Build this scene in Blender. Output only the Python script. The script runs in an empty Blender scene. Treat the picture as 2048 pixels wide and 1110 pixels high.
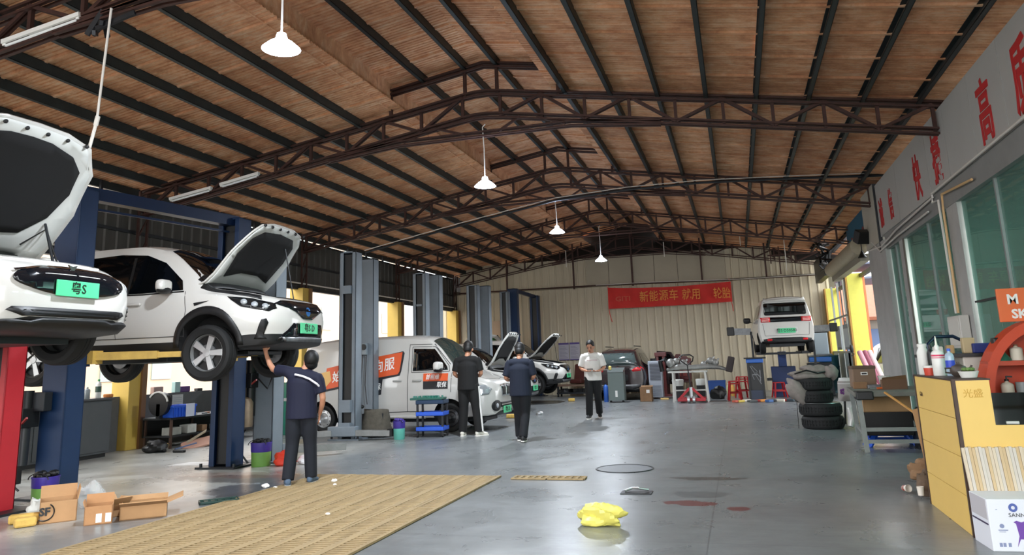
import bpy, bmesh, math, random
from mathutils import Vector, Matrix, Euler
from mathutils.bvhtree import BVHTree
random.seed(7)
D = bpy.data
SC = bpy.context.scene
COL = SC.collection
PI = math.pi

# ------------------------------------------------------------------ camera, world, exposure
CAM_H = 1.40
cam_data = D.cameras.new('camera')
cam_data.sensor_width = 36.0
cam_data.lens = 36.0 * 1515.0 / 2048.0
cam_data.shift_y = -140.0 / 2048.0
cam_data.clip_start = 0.05
cam_data.clip_end = 300
cam = D.objects.new('camera', cam_data)
COL.objects.link(cam)
def cam_matrix(yaw, pitch, roll):
    cy, sy, cp, sp = math.cos(yaw), math.sin(yaw), math.cos(pitch), math.sin(pitch)
    fw = Vector((-sy * cp, cy * cp, sp)); r0 = Vector((cy, sy, 0)); u0 = r0.cross(fw)
    r = r0 * math.cos(roll) + u0 * math.sin(roll); u = -r0 * math.sin(roll) + u0 * math.cos(roll)
    m = Matrix((r, u, -fw)).transposed().to_4x4()
    m.translation = Vector((0, 0, CAM_H))
    return m
cam.matrix_world = cam_matrix(0.2793, 0.1989, -0.0347)
SC.camera = cam

world = D.worlds.new('overcast_sky')
SC.world = world
world.use_nodes = True
_bg = world.node_tree.nodes['Background']
_bg.inputs[0].default_value = (0.96, 0.98, 1.0, 1)
_bg.inputs[1].default_value = 1.0
SC.view_settings.view_transform = 'Standard'
SC.view_settings.look = 'None'
SC.view_settings.gamma = 1.0
SC.view_settings.use_curve_mapping = False
SC.view_settings.exposure = 2.6
try:
    SC.cycles.use_denoising = True
    SC.cycles.max_bounces = 8
    SC.cycles.diffuse_bounces = 5
    SC.cycles.caustics_reflective = False
    SC.cycles.caustics_refractive = False
    SC.cycles.sample_clamp_indirect = 6.0
except Exception:
    pass

# ------------------------------------------------------------------ materials
def srgb(h):
    if isinstance(h, str):
        h = h.lstrip('#'); v = [int(h[i:i + 2], 16) / 255 for i in (0, 2, 4)]
    else:
        v = h
    return tuple((c / 12.92 if c <= 0.04045 else ((c + 0.055) / 1.055) ** 2.4) for c in v) + (1.0,)
MATS = {}
def mat(name, col, rough=0.5, metal=0.0, var=0.0, scale=6.0, bump=0.0, spec=0.5, emit=0.0, coat=0.0, col2=None, stretch=(1, 1, 1), alpha=None):
    if name in MATS:
        return MATS[name]
    m = D.materials.new(name); MATS[name] = m
    m.use_nodes = True
    nt = m.node_tree; b = nt.nodes['Principled BSDF']
    c = srgb(col)
    b.inputs['Base Color'].default_value = c
    b.inputs['Roughness'].default_value = rough
    b.inputs['Metallic'].default_value = metal
    b.inputs['Specular IOR Level'].default_value = spec
    if coat: b.inputs['Coat Weight'].default_value = coat; b.inputs['Coat Roughness'].default_value = 0.05
    if emit:
        b.inputs['Emission Color'].default_value = c; b.inputs['Emission Strength'].default_value = emit
    if alpha is not None: b.inputs['Alpha'].default_value = alpha
    m.diffuse_color = c
    if var or bump or col2:
        tc = nt.nodes.new('ShaderNodeTexCoord'); mp = nt.nodes.new('ShaderNodeMapping')
        mp.inputs['Scale'].default_value = stretch
        nz = nt.nodes.new('ShaderNodeTexNoise'); nz.inputs['Scale'].default_value = scale; nz.inputs['Detail'].default_value = 5; nz.inputs['Roughness'].default_value = 0.65
        nt.links.new(tc.outputs['Object'], mp.inputs[0]); nt.links.new(mp.outputs[0], nz.inputs['Vector'])
        if var or col2:
            rp = nt.nodes.new('ShaderNodeValToRGB')
            d = srgb(col2) if col2 else tuple(x * (1 - var) for x in c[:3]) + (1,)
            rp.color_ramp.elements[0].position = 0.35; rp.color_ramp.elements[1].position = 0.65
            rp.color_ramp.elements[0].color = d; rp.color_ramp.elements[1].color = c
            nt.links.new(nz.outputs['Fac'], rp.inputs[0]); nt.links.new(rp.outputs[0], b.inputs['Base Color'])
        if bump:
            bp = nt.nodes.new('ShaderNodeBump'); bp.inputs['Strength'].default_value = bump; bp.inputs['Distance'].default_value = 0.02
            nt.links.new(nz.outputs['Fac'], bp.inputs['Height']); nt.links.new(bp.outputs[0], b.inputs['Normal'])
    return m

# ------------------------------------------------------------------ mesh builder
def axes(d, up=None):
    d = Vector(d).normalized()
    up = Vector(up) if up is not None else Vector((0, 0, 1))
    if abs(d.dot(up.normalized())) > 0.98: up = Vector((1, 0, 0)) if abs(d.x) < 0.9 else Vector((0, 1, 0))
    s = d.cross(up).normalized(); u = s.cross(d).normalized()
    return d, s, u
class MB:
    def __init__(self):
        self.v = []; self.f = []; self.mi = []
    def add(self, vs, fs, mi=0):
        n = len(self.v); self.v += [tuple(p) for p in vs]
        for f in fs: self.f.append(tuple(i + n for i in f)); self.mi.append(mi)
        return self
    def box(self, c, s, rz=0.0, mi=0, rot=None):
        R = rot if rot is not None else Matrix.Rotation(rz, 3, 'Z'); c = Vector(c)
        vs = [c + R @ Vector((x * s[0] / 2, y * s[1] / 2, z * s[2] / 2)) for x in (-1, 1) for y in (-1, 1) for z in (-1, 1)]
        return self.add(vs, [(0, 1, 3, 2), (4, 6, 7, 5), (0, 4, 5, 1), (2, 3, 7, 6), (0, 2, 6, 4), (1, 5, 7, 3)], mi)
    def bx(self, x0, x1, y0, y1, z0, z1, mi=0):
        return self.box(((x0 + x1) / 2, (y0 + y1) / 2, (z0 + z1) / 2), (abs(x1 - x0), abs(y1 - y0), abs(z1 - z0)), mi=mi)
    def bar(self, a, b, w, h, up=None, mi=0):
        a, b = Vector(a), Vector(b); d, s, u = axes(b - a, up)
        vs = [p + s * x * w / 2 + u * z * h / 2 for p in (a, b) for x, z in ((-1, -1), (1, -1), (1, 1), (-1, 1))]
        return self.add(vs, [(3, 2, 1, 0), (4, 5, 6, 7), (0, 1, 5, 4), (1, 2, 6, 5), (2, 3, 7, 6), (3, 0, 4, 7)], mi)
    def tube(self, path, r, n=8, mi=0, closed=False):
        path = [Vector(p) for p in path]; N = len(path)
        rs = r if isinstance(r, (list, tuple)) else [r] * N
        vs, fs = [], []; pu = None
        for i, p in enumerate(path):
            t = (path[(i + 1) % N] - path[i - 1]) if closed else (path[min(i + 1, N - 1)] - path[max(i - 1, 0)])
            d, s, u = axes(t, pu); pu = u
            vs += [p + (s * math.cos(2 * PI * k / n) + u * math.sin(2 * PI * k / n)) * rs[i] for k in range(n)]
        for i in range(N if closed else N - 1):
            j = (i + 1) % N
            fs += [(i * n + k, i * n + (k + 1) % n, j * n + (k + 1) % n, j * n + k) for k in range(n)]
        if not closed: fs += [tuple(range(n))[::-1], tuple((N - 1) * n + k for k in range(n))]
        return self.add(vs, fs, mi)
    def cyl(self, a, b, r, n=16, mi=0, r2=None):
        return self.tube([a, b], [r, r if r2 is None else r2], n, mi)
    def lathe(self, prof, o=(0, 0, 0), ax=(0, 0, 1), n=24, mi=0, cap=False):
        d, s, u = axes(ax); o = Vector(o); vs, fs = [], []
        for r, h in prof: vs += [o + d * h + (s * math.cos(2 * PI * k / n) + u * math.sin(2 * PI * k / n)) * r for k in range(n)]
        m = len(prof)
        for i in range(m - 1): fs += [(i * n + k, i * n + (k + 1) % n, (i + 1) * n + (k + 1) % n, (i + 1) * n + k) for k in range(n)]
        if cap: fs += [tuple(range(n))[::-1], tuple((m - 1) * n + k for k in range(n))]
        return self.add(vs, fs, mi)
    def prism(self, poly, h, o=(0, 0, 0), X=(1, 0, 0), Y=(0, 1, 0), mi=0):
        o, X, Y = Vector(o), Vector(X).normalized(), Vector(Y).normalized(); Z = X.cross(Y); n = len(poly)
        vs = [o + X * a + Y * b + Z * z for z in (0, h) for a, b in poly]
        fs = [tuple(range(n))[::-1], tuple(range(n, 2 * n))] + [(k, (k + 1) % n, n + (k + 1) % n, n + k) for k in range(n)]
        return self.add(vs, fs, mi)
    def ball(self, c, r, n=12, m=8, mi=0):
        c = Vector(c); r = r if isinstance(r, (tuple, list)) else (r, r, r)
        vs = [c + Vector((0, 0, -r[2]))]; fs = []
        for i in range(1, m):
            t = -PI / 2 + PI * i / m
            vs += [c + Vector((r[0] * math.cos(t) * math.cos(2 * PI * k / n), r[1] * math.cos(t) * math.sin(2 * PI * k / n), r[2] * math.sin(t))) for k in range(n)]
        vs.append(c + Vector((0, 0, r[2])))
        fs += [(0, 1 + (k + 1) % n, 1 + k) for k in range(n)]
        for i in range(m - 2): fs += [(1 + i * n + k, 1 + i * n + (k + 1) % n, 1 + (i + 1) * n + (k + 1) % n, 1 + (i + 1) * n + k) for k in range(n)]
        fs += [(len(vs) - 1, 1 + (m - 2) * n + k, 1 + (m - 2) * n + (k + 1) % n) for k in range(n)]
        return self.add(vs, fs, mi)
    def xf(self, M):
        self.v = [tuple(M @ Vector(p)) for p in self.v]; return self
    def mesh(self, name, mats, smooth=False):
        me = D.meshes.new(name); me.from_pydata(self.v, [], self.f)
        for m in (mats if isinstance(mats, (list, tuple)) else [mats]): me.materials.append(m)
        if any(self.mi): me.polygons.foreach_set('material_index', self.mi)
        if smooth: me.polygons.foreach_set('use_smooth', [True] * len(me.polygons))
        me.update(); return me
    def build(self, name, mats, parent=None, smooth=False, bevel=0.0, fix=True):
        me = self.mesh(name, mats, False)
        if fix:
            bm = bmesh.new(); bm.from_mesh(me); bmesh.ops.recalc_face_normals(bm, faces=bm.faces); bm.to_mesh(me); bm.free()
        return link(name, me, parent, smooth, bevel)
def link(name, me, parent=None, smooth=False, bevel=0.0):
    o = D.objects.new(name, me); COL.objects.link(o)
    if parent is not None: o.parent = parent
    if smooth: shade(me, smooth if not isinstance(smooth, bool) else 40)
    if bevel:
        bv = o.modifiers.new('bevel', 'BEVEL'); bv.width = bevel; bv.segments = 2; bv.limit_method = 'ANGLE'; bv.angle_limit = math.radians(50)
    return o
def shade(me, ang=40):
    me.polygons.foreach_set('use_smooth', [True] * len(me.polygons))
    bm = bmesh.new(); bm.from_mesh(me); a = math.radians(ang)
    for e in bm.edges:
        if len(e.link_faces) == 2 and e.calc_face_angle(0) > a: e.smooth = False
    bm.to_mesh(me); bm.free()
def thing(name, label, cat, loc=(0, 0, 0), rz=0.0, group=None):
    o = D.objects.new(name, None); COL.objects.link(o); o.location = loc; o.rotation_euler = (0, 0, rz); o.empty_display_size = 0.2
    return tag(o, label, cat, group)
def tag(o, label, cat, group=None):
    o['label'] = label; o['category'] = cat
    if group: o['group'] = group
    return o
def struct(name, parent=None, mb=None, mats=None, **k):
    o = mb.build(name, mats, parent, **k) if mb else D.objects.new(name, None)
    if not mb:
        COL.objects.link(o)
        if parent: o.parent = parent
    if parent is None: o['kind'] = 'structure'
    return o
def dup(o, parent=None, loc=None, rz=None, label=None):
    c = o.copy(); COL.objects.link(c)
    if parent is not None: c.parent = parent
    if loc is not None: c.location = loc
    if rz is not None: c.rotation_euler = (0, 0, rz)
    if label: c['label'] = label
    for ch in list(o.children): dup(ch, c)
    return c
def text(body, size, m, name='lettering', parent=None, loc=(0, 0, 0), rot=None, depth=0.004, bold=0.0, sx=1.0, shear=0.0, M=None):
    cu = D.curves.new('lettering', 'FONT'); cu.body = body; cu.size = size; cu.align_x = 'CENTER'; cu.align_y = 'CENTER'
    cu.extrude = depth / 2; cu.offset = bold; cu.resolution_u = 2; cu.shear = shear
    t = D.objects.new('lettering', cu); COL.objects.link(t)
    dg = bpy.context.evaluated_depsgraph_get(); dg.update()
    me = D.meshes.new_from_object(t.evaluated_get(dg)); D.objects.remove(t, do_unlink=True); D.curves.remove(cu)
    me.materials.clear(); me.materials.append(m)
    T = Matrix.Translation(Vector(loc)) @ (rot.to_matrix().to_4x4() if rot is not None else Matrix()) @ Matrix.Diagonal((sx, 1, 1, 1))
    me.transform(M if M is not None else T)
    me.name = name
    return link(name, me, parent)
def grp_apply(o, smooth=None):
    """replace an object's mesh by its evaluated (modified) mesh"""
    dg = bpy.context.evaluated_depsgraph_get(); dg.update()
    me = D.meshes.new_from_object(o.evaluated_get(dg)); o.modifiers.clear(); o.data = me
    return o
# ------------------------------------------------------------------ shared materials
M_steel_brown = mat('rusty_brown_steel', '#4a2f28', 0.6, 0.3, 0.35, 9)
M_purlin = mat('grey_green_steel', '#323a3b', 0.5, 0.4, 0.25, 4)
M_black = mat('black_plastic', '#0d0e0f', 0.45)
M_rubber = mat('black_rubber', '#0f1011', 0.75, var=0.3, scale=20)
M_white = mat('white_plastic', '#e8e8e4', 0.4)
M_pipe = mat('white_conduit', '#dcd8d0', 0.45)
M_alu = mat('aluminium', '#b9bcbe', 0.35, 0.8)
M_darksteel = mat('dark_steel', '#2b2d30', 0.45, 0.5)
M_glassd = mat('dark_car_glass', '#06080a', 0.04, 0.0, spec=0.8)
M_card = mat('brown_cardboard', '#b98d62', 0.85, var=0.18, scale=5)
M_cardd = mat('dull_cardboard', '#8a6a4c', 0.85, var=0.2, scale=5)

def wood_roof():
    m = D.materials.new('stained_roof_board'); m.use_nodes = True; nt = m.node_tree; b = nt.nodes['Principled BSDF']
    N = nt.nodes.new; L = nt.links.new
    tc = N('ShaderNodeTexCoord')
    def nz(st, sc, det, ro, dist=0):
        mp = N('ShaderNodeMapping'); mp.inputs['Scale'].default_value = st; n = N('ShaderNodeTexNoise'); n.inputs['Scale'].default_value = sc; n.inputs['Detail'].default_value = det; n.inputs['Roughness'].default_value = ro; n.inputs['Distortion'].default_value = dist
        oi = N('ShaderNodeObjectInfo'); ad = N('ShaderNodeVectorMath'); ad.operation = 'ADD'; L(tc.outputs['Object'], ad.inputs[0]); L(oi.outputs['Location'], ad.inputs[1]); L(ad.outputs[0], mp.inputs[0]); L(mp.outputs[0], n.inputs['Vector']); return n.outputs['Fac']
    def ramp(f, *st):
        r = N('ShaderNodeValToRGB'); e = r.color_ramp.elements; e[0].position, e[0].color = st[0]; e[1].position, e[1].color = st[-1]
        for p, c in st[1:-1]: k = e.new(p); k.color = c
        L(f, r.inputs[0]); return r.outputs[0]
    def mul(x, y, f=1.0):
        mx = N('ShaderNodeMix'); mx.data_type = 'RGBA'; mx.blend_type = 'MULTIPLY'; mx.inputs[0].default_value = f; L(x, mx.inputs[6]); L(y, mx.inputs[7]); return mx.outputs[2]
    base = ramp(nz((1, 1.6, 1), 2.6, 8, .72, .4), (.3, srgb('#cc9068')), (.5, srgb('#efb88c')), (.7, srgb('#fddcb8')))
    grain = ramp(nz((.5, 5, 1), 2.0, 6, .7), (.38, (.80, .76, .74, 1)), (.62, (1, 1, 1, 1)))
    blot = ramp(nz((1, 1, 1), .45, 5, .6), (.35, (.72, .64, .61, 1)), (.65, (1, 1, 1, 1)))
    spot = ramp(nz((1, 1, 1), 7, 4, .6), (.3, (.86, .83, .81, 1)), (.5, (1, 1, 1, 1)))
    L(mul(mul(mul(base, grain, .8), blot), spot, .8), b.inputs['Base Color'])
    b.inputs['Roughness'].default_value = 0.75
    return m
M_roof = wood_roof()

def floor_mat():
    m = D.materials.new('sealed_concrete'); m.use_nodes = True; nt = m.node_tree; b = nt.nodes['Principled BSDF']
    N = nt.nodes.new; L = nt.links.new
    tc = N('ShaderNodeTexCoord'); sp = N('ShaderNodeSeparateXYZ'); L(tc.outputs['Object'], sp.inputs[0])
    def noise(scale, detail=5, rough=0.6, st=None, w=0.0):
        n = N('ShaderNodeTexNoise'); n.inputs['Scale'].default_value = scale; n.inputs['Detail'].default_value = detail; n.inputs['Roughness'].default_value = rough
        n.inputs['Distortion'].default_value = w
        if st:
            mp = N('ShaderNodeMapping'); mp.inputs['Scale'].default_value = st; L(tc.outputs['Object'], mp.inputs[0]); L(mp.outputs[0], n.inputs['Vector'])
        else: L(tc.outputs['Object'], n.inputs['Vector'])
        return n.outputs['Fac']
    def ramp(f, p0, c0, p1, c1):
        r = N('ShaderNodeValToRGB'); e = r.color_ramp.elements
        e[0].position = p0; e[0].color = c0; e[1].position = p1; e[1].color = c1; L(f, r.inputs[0]); return r.outputs[0]
    def math_(op, a, bb):
        n = N('ShaderNodeMath'); n.operation = op
        for i, x in enumerate((a, bb)):
            if isinstance(x, (int, float)): n.inputs[i].default_value = x
            else: L(x, n.inputs[i])
        return n.outputs[0]
    def mix(f, a, c, mode='MIX'):
        n = N('ShaderNodeMix'); n.data_type = 'RGBA'; n.blend_type = mode
        for i, x in ((0, f), (6, a), (7, c)):
            if isinstance(x, (int, float, tuple)): n.inputs[i].default_value = x
            else: L(x, n.inputs[i])
        return n.outputs[2]
    aisle = mix(0.45, ramp(noise(0.9, 6, 0.65, (1, 0.6, 1), 0.6), 0.3, srgb('#646869'), 0.7, srgb('#7f8385')), ramp(noise(5, 8, 0.75, (.5, 1.4, 1)), 0.3, srgb('#5c6062'), 0.7, srgb('#888c8e')))
    bay = ramp(noise(1.3, 6, 0.7), 0.3, srgb('#85857f'), 0.7, srgb('#b3b3ad'))
    edge = math_('ADD', sp.outputs['X'], math_('MULTIPLY', noise(0.8, 3), 0.8))
    fb = ramp(math_('ADD', math_('MULTIPLY', edge, -1.0), -5.6), 0.0, (0, 0, 0, 1), 0.5, (1, 1, 1, 1))
    near = ramp(math_('MULTIPLY', sp.outputs['Y'], 1 / 14.0), 0.85, (1, 1, 1, 1), 1.0, (0, 0, 0, 1))
    col = mix(math_('MULTIPLY', fb, near), aisle, bay)
    # worn dark oil stains
    col = mix(math_('MULTIPLY', ramp(noise(0.45, 6, 0.7, None, 1.2), 0.56, (0, 0, 0, 1), 0.66, (1, 1, 1, 1)), 0.3), col, srgb('#44474a'))
    col = mix(math_('MULTIPLY', ramp(noise(7, 6, 0.7, (0.35, 1.2, 1)), 0.58, (0, 0, 0, 1), 0.7, (1, 1, 1, 1)), 0.22), col, srgb('#46484b'))
    # worn patches of red primer, plus dark, grey and brown patches
    def blob(cx, cy, rx, ry):
        dx = math_('MULTIPLY', math_('SUBTRACT', sp.outputs['X'], cx), 1 / rx); dy = math_('MULTIPLY', math_('SUBTRACT', sp.outputs['Y'], cy), 1 / ry)
        d = math_('ADD', math_('MULTIPLY', dx, dx), math_('MULTIPLY', dy, dy))
        d = math_('ADD', d, math_('MULTIPLY', math_('SUBTRACT', noise(6, 6, .7), 0.5), 3.2))
        return ramp(d, 0.9, (1, 1, 1, 1), 1.0, (0, 0, 0, 1))
    for args, c, s in (((-0.57, 7.83, .26, .13), '#6a3f3f', .9), ((-0.13, 7.6, .1, .1), '#6a3f3f', .9), ((-0.45, 9.35, .4, .12), '#3e3b37', .7), ((-0.5, 8.3, .3, .2), '#54585a', .6),
                       ((-5.9, 9.0, 1.6, .35), '#3c3836', .75), ((-6.6, 9.3, .9, .3), '#6b4a3d', .5), ((-5.6, 8.2, .7, .5), '#34353a', .8)):
        col = mix(math_('MULTIPLY', blob(*args), s), col, srgb(c))
    # saw-cut joints
    for ax, per, off in (('X', 3.05, 1.87), ('Y', 6.0, 2.75)):
        u = math_('FRACT', math_('MULTIPLY', math_('ADD', sp.outputs[ax], off + 30 * per), 1 / per), 0)
        ln = math_('LESS_THAN', math_('ABSOLUTE', math_('SUBTRACT', u, 0.5), 0), 0.006 / per)
        col = mix(math_('MULTIPLY', ln, 0.35), col, srgb('#2e2f31'))
    L(col, b.inputs['Base Color'])
    rr = ramp(noise(1.6, 6, 0.65, (1, 0.7, 1), 0.8), 0.3, (0.25, 0.25, 0.25, 1), 0.7, (0.36, 0.36, 0.36, 1))
    L(rr, b.inputs['Roughness']); b.inputs['Specular IOR Level'].default_value = 0.55
    bp = N('ShaderNodeBump'); bp.inputs['Strength'].default_value = 0.05; bp.inputs['Distance'].default_value = 0.01
    L(noise(14, 6), bp.inputs['Height']); L(bp.outputs[0], b.inputs['Normal'])
    return m
M_floor = floor_mat()

# ------------------------------------------------------------------ floor and roof
fl = struct('floor', None, MB().bx(-11.6, 4.2, -4, 30.3, -0.1, 0), M_floor)
ground = struct('ground', None, MB().bx(-60, 60, -30, 90, -0.3, -0.12), mat('outdoor_asphalt', '#8d8c88', 0.9, var=.2, scale=1))

RIDGE_X, ROOF_Z, SLOPE = -4.0, 6.27, 0.163
def rz_(x): return ROOF_Z - SLOPE * abs(x - RIDGE_X)
ceil_ = struct('ceiling')
def roof_sheet_mesh(x0, x1, zoff, w, n=10):
    """one corrugated sheet lying across the slope, with a raised overlap lip at its far edge"""
    mb = MB(); prof = []
    for k in range(n):
        y = w * k / n
        prof += [(y, 0.0), (y + w * 0.62 / n, 0.0), (y + w * 0.70 / n, 0.018), (y + w * 0.92 / n, 0.018)]
    prof += [(w, 0.0), (w, -0.028), (w + 0.045, -0.028), (w + 0.045, -0.004)]
    vs = [(x, y, zoff + rz_(x) + dz) for x in (x0, x1) for y, dz in prof]; m = len(prof)
    mb.add(vs, [(i, i + 1, m + i + 1, m + i) for i in range(m - 1)])
    return mb.mesh('roof_sheet', M_roof)
WSH = 0.82
for (a, b, dz) in ((-11.5, -8.6, 0), (-8.62, -5.55, 0.004), (-5.95, -4.0, 0.5), (-4.0, -2.35, 0.5), (-2.75, 0.6, 0.004), (0.58, 4.0, 0)):
    me = roof_sheet_mesh(a, b, dz, WSH)
    for i in range(-4, 38):
        y = i * WSH + 0.03
        if y > 30.6: continue
        o = link('roof_sheet', me, ceil_); o.location = (0, y, random.uniform(-.004, .004))
for x in (-5.75, -2.55):      # upright strips that close the raised ridge bay
    MB().bx(x - .01, x + .01, -3.2, 30.6, rz_(x) - .02, rz_(x) + .52).build('ridge_curb', M_roof, ceil_)
MB().bx(-4.12, -3.88, -3.2, 30.6, ROOF_Z + .515, ROOF_Z + .53).build('ridge_cap', M_roof, ceil_)
def purlin(x, dz=0.0):
    z = rz_(x) - 0.075 + dz; mb = MB()
    mb.bx(x - .035, x + .035, -3.2, 30.4, z - .085, z - .079).bx(x - .035, x + .035, -3.2, 30.4, z + .059, z + .065).bx(x + .029, x + .035, -3.2, 30.4, z - .085, z + .065)
    mb.bx(x - .035, x - .031, -3.2, 30.4, z - .085, z - .06)
    mb.build('purlin', M_purlin, ceil_)
for x in (-11.42, -10.76, -10.03, -9.3, -8.57, -7.84, -7.11, -6.38, -2.47, -1.7, -0.92, -0.15, 0.62, 1.39, 2.16, 2.93, 3.6): purlin(x)
for x in (-5.85, -5.1, -4.3, -3.7, -2.9): purlin(x, 0.5)

# ------------------------------------------------------------------ trusses
def truss(Y, label, twin=True):
    t = thing('roof_truss', label, 'roof truss', (0, Y, 0)); M = M_steel_brown
    def zt(x): return rz_(x) - 0.17
    L, R, H = -11.2, 4.0, 0.42
    def ch(name, pts, s=.05, dy=.045, m=None):
        mb = MB()
        for a, b in zip(pts, pts[1:]):
            for sy in ((-1, 1) if twin else (0,)):
                for dz in (.038, -.038): mb.bar((a[0], sy * dy, a[1] + dz), (b[0], sy * dy, b[1] + dz), .045, s * .62)
        mb.build(name, m or M, t)
    def rnd(f, off): return [(L, f(L) - off), (-4.35, f(-4.35) - off), (-4.12, f(-4.3) - off + .02), (-3.88, f(-4.3) - off + .02), (-3.65, f(-3.65) - off), (R, f(R) - off)]
    ch('top_chord', rnd(zt, 0)); ch('bottom_chord', rnd(zt, H))
    xs = [-11.1, -10.4, -9.65, -8.9, -8.15, -7.4, -6.65, -5.9, -5.15, -4.35, -3.65, -2.9, -2.15, -1.4, -0.65, 0.1, 0.85, 1.6, 2.35, 3.1]
    for i, x in enumerate(xs):
        MB().bar((x, 0, zt(x) - H), (x, 0, zt(x)), .05, .05).build('post', M, t)
        if i + 1 < len(xs) and i != 9:
            x2 = xs[i + 1]; a, b = ((x, zt(x) - H), (x2, zt(x2))) if i % 2 == 0 else ((x, zt(x)), (x2, zt(x2) - H))
            MB().bar((a[0], -.03, a[1]), (b[0], -.03, b[1]), .03, .045).bar((a[0], .03, a[1]), (b[0], .03, b[1]), .03, .045).build('diagonal', M, t)
    # lower tie under the ridge
    zt0 = zt(-4) - H
    ch('tie_beam', [(-7.0, zt(-7.0) - H - .02), (-5.6, zt0 - .36), (-2.4, zt0 - .36), (-0.9, zt(-0.9) - H - .02)], .045)
    for a, b in (((-5.5, zt0 - .34), (-4.9, zt(-4.9) - H)), ((-4.9, zt(-4.9) - H), (-4.3, zt0 - .34)), ((-3.7, zt0 - .34), (-3.3, zt(-3.3) - H)), ((-3.0, zt(-3) - H), (-2.5, zt0 - .34))):
        MB().bar((a[0], 0, a[1]), (b[0], 0, b[1]), .04, .04).build('tie_strut', M, t)
    # raised ridge frame
    ch('ridge_frame', [(-6.0, rz_(-6.0) + .33), (-4.2, rz_(-4.2) + .33), (-3.95, rz_(-4.0) + .34), (-2.75, rz_(-2.75) + .34)], .05)
    for x in (-5.75, -4.3, -3.7, -2.6): MB().bar((x, 0, zt(x)), (x, 0, rz_(x) + .34), .055, .055).build('ridge_post', M, t)
    return t
truss(6.2, 'brown steel roof truss nearest the camera, its left end at the top left')
truss(12.2, 'brown steel roof truss in front, spanning the hall with the largest raised ridge frame')
truss(18.15, 'second brown steel roof truss, behind the pale cable run across the hall')
truss(24.15, 'third brown steel roof truss, just in front of the farthest pendant lamp')
truss(30.0, 'farthest brown steel roof truss, in the gloom above the cream back wall', False)

# ------------------------------------------------------------------ back wall
M_cream = mat('cream_siding', '#c3b89f', 0.55, 0.0, 0.12, 1.2, stretch=(6, 1, .5))
M_cream2 = mat('cream_panel', '#aca28d', 0.55, 0.0, 0.1, .8)
wb = struct('wall_back')
def sheet(w, h, pitch=0.3, d=0.035):
    prof = []; k = 0.0
    while k < w - 1e-6:
        prof += [(k, 0), (k + pitch * .60, 0), (k + pitch * .68, -d), (k + pitch * .82, -d), (k + pitch * .9, 0)]; k += pitch
    prof.append((w, 0)); n = len(prof)
    return MB().add([(x, y, z) for z in (0, h) for x, y in prof], [(i, i + 1, n + i + 1, n + i) for i in range(n - 1)])
m_low = sheet(.9, 4.15).mesh('siding_sheet', M_cream)
for i in range(17):
    o = link('siding_sheet', m_low, wb); o.location = (-11.9 + i * .9, 30.05 - .012 * (i % 2), 0)
def up_sheet(x0, x1, z0, z1, n=1):
    w = (x1 - x0) / n
    for k in range(n): MB().bx(x0 + k * w + .008, x0 + (k + 1) * w - .008, 30.02, 30.06, z0, z1).build('upper_panel', M_cream2, wb)
m_up = sheet(.9, 1.15).mesh('siding_sheet_upper', M_cream)
for i in range(6):
    o = link('siding_sheet_upper', m_up, wb); o.location = (-11.0 + i * .9, 30.05, 4.17)
up_sheet(-5.6, -.2, 4.16, 5.33, 6)
for i in range(2):
    o = link('siding_sheet_upper', m_up, wb); o.location = (-.2 + i * .8, 30.04 - .01 * i, 4.17)
m_up2 = sheet(.9, .72).mesh('siding_sheet_step', M_cream)
for i in range(1): o = link('siding_sheet_step', m_up2, wb); o.location = (1.42, 30.05, 4.17)
m_up3 = sheet(.9, .5).mesh('siding_sheet_step', M_cream)
for i in range(1): o = link('siding_sheet_step', m_up3, wb); o.location = (2.3, 30.05, 4.17)
MB().bx(-11.9, 3.6, 30.1, 30.2, 0, 4.3).build('backing', mat('wall_backing', '#6a6557', .8), wb)
for x in (-8.9, -6.1, -3.75, -1.1, 1.25):
    struct('trim_1' if x == -8.9 else 'trim_post', None, MB().bar((x, 29.9, 4.1), (x, 29.9, rz_(x) + .0), .06, .06), M_steel_brown)
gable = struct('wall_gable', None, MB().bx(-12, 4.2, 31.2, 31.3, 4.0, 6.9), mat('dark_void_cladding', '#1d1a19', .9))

# ------------------------------------------------------------------ left wall: columns, dark siding high up, grey parapet below
M_yel = mat('yellow_column_paint', '#cfae52', 0.55, var=.1, scale=2)
M_siding = mat('dull_grey_siding', '#494641', 0.6, 0.1, 0.25, 2, stretch=(1, 4, .5))
wl = struct('wall_left')
msd = sheet(.9, 1.29, .3, .03)
msd.xf(Matrix.Rotation(PI / 2, 4, 'Z')); me_sd = msd.mesh('siding_sheet', M_siding)
for i in range(35):
    o = link('siding_sheet', me_sd, wl); o.location = (-11.3, -1.4 + i * .9, 3.52)
MB().bx(-11.32, -11.2, -1.4, 30, 3.46, 3.54).build('siding_rail', M_darksteel, wl)
MB().bx(-11.3, -11.24, -1.4, 30, 4.1, 4.16).build('siding_rail', M_darksteel, wl)
MB().bx(-11.3, -11.25, -1.4, 30, 4.78, 4.82).build('top_rail', M_darksteel, wl)
for k in range(26): MB().bx(-11.3, -11.25, -.8 + k * 1.2, -.75 + k * 1.2, 4.8, 5.0).build('eave_bracket', M_darksteel, wl)
MB().tube([(-11.17, -1, 3.62), (-11.17, 13, 3.63), (-11.17, 30, 3.62)], .02).build('conduit', M_pipe, wl)
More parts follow.
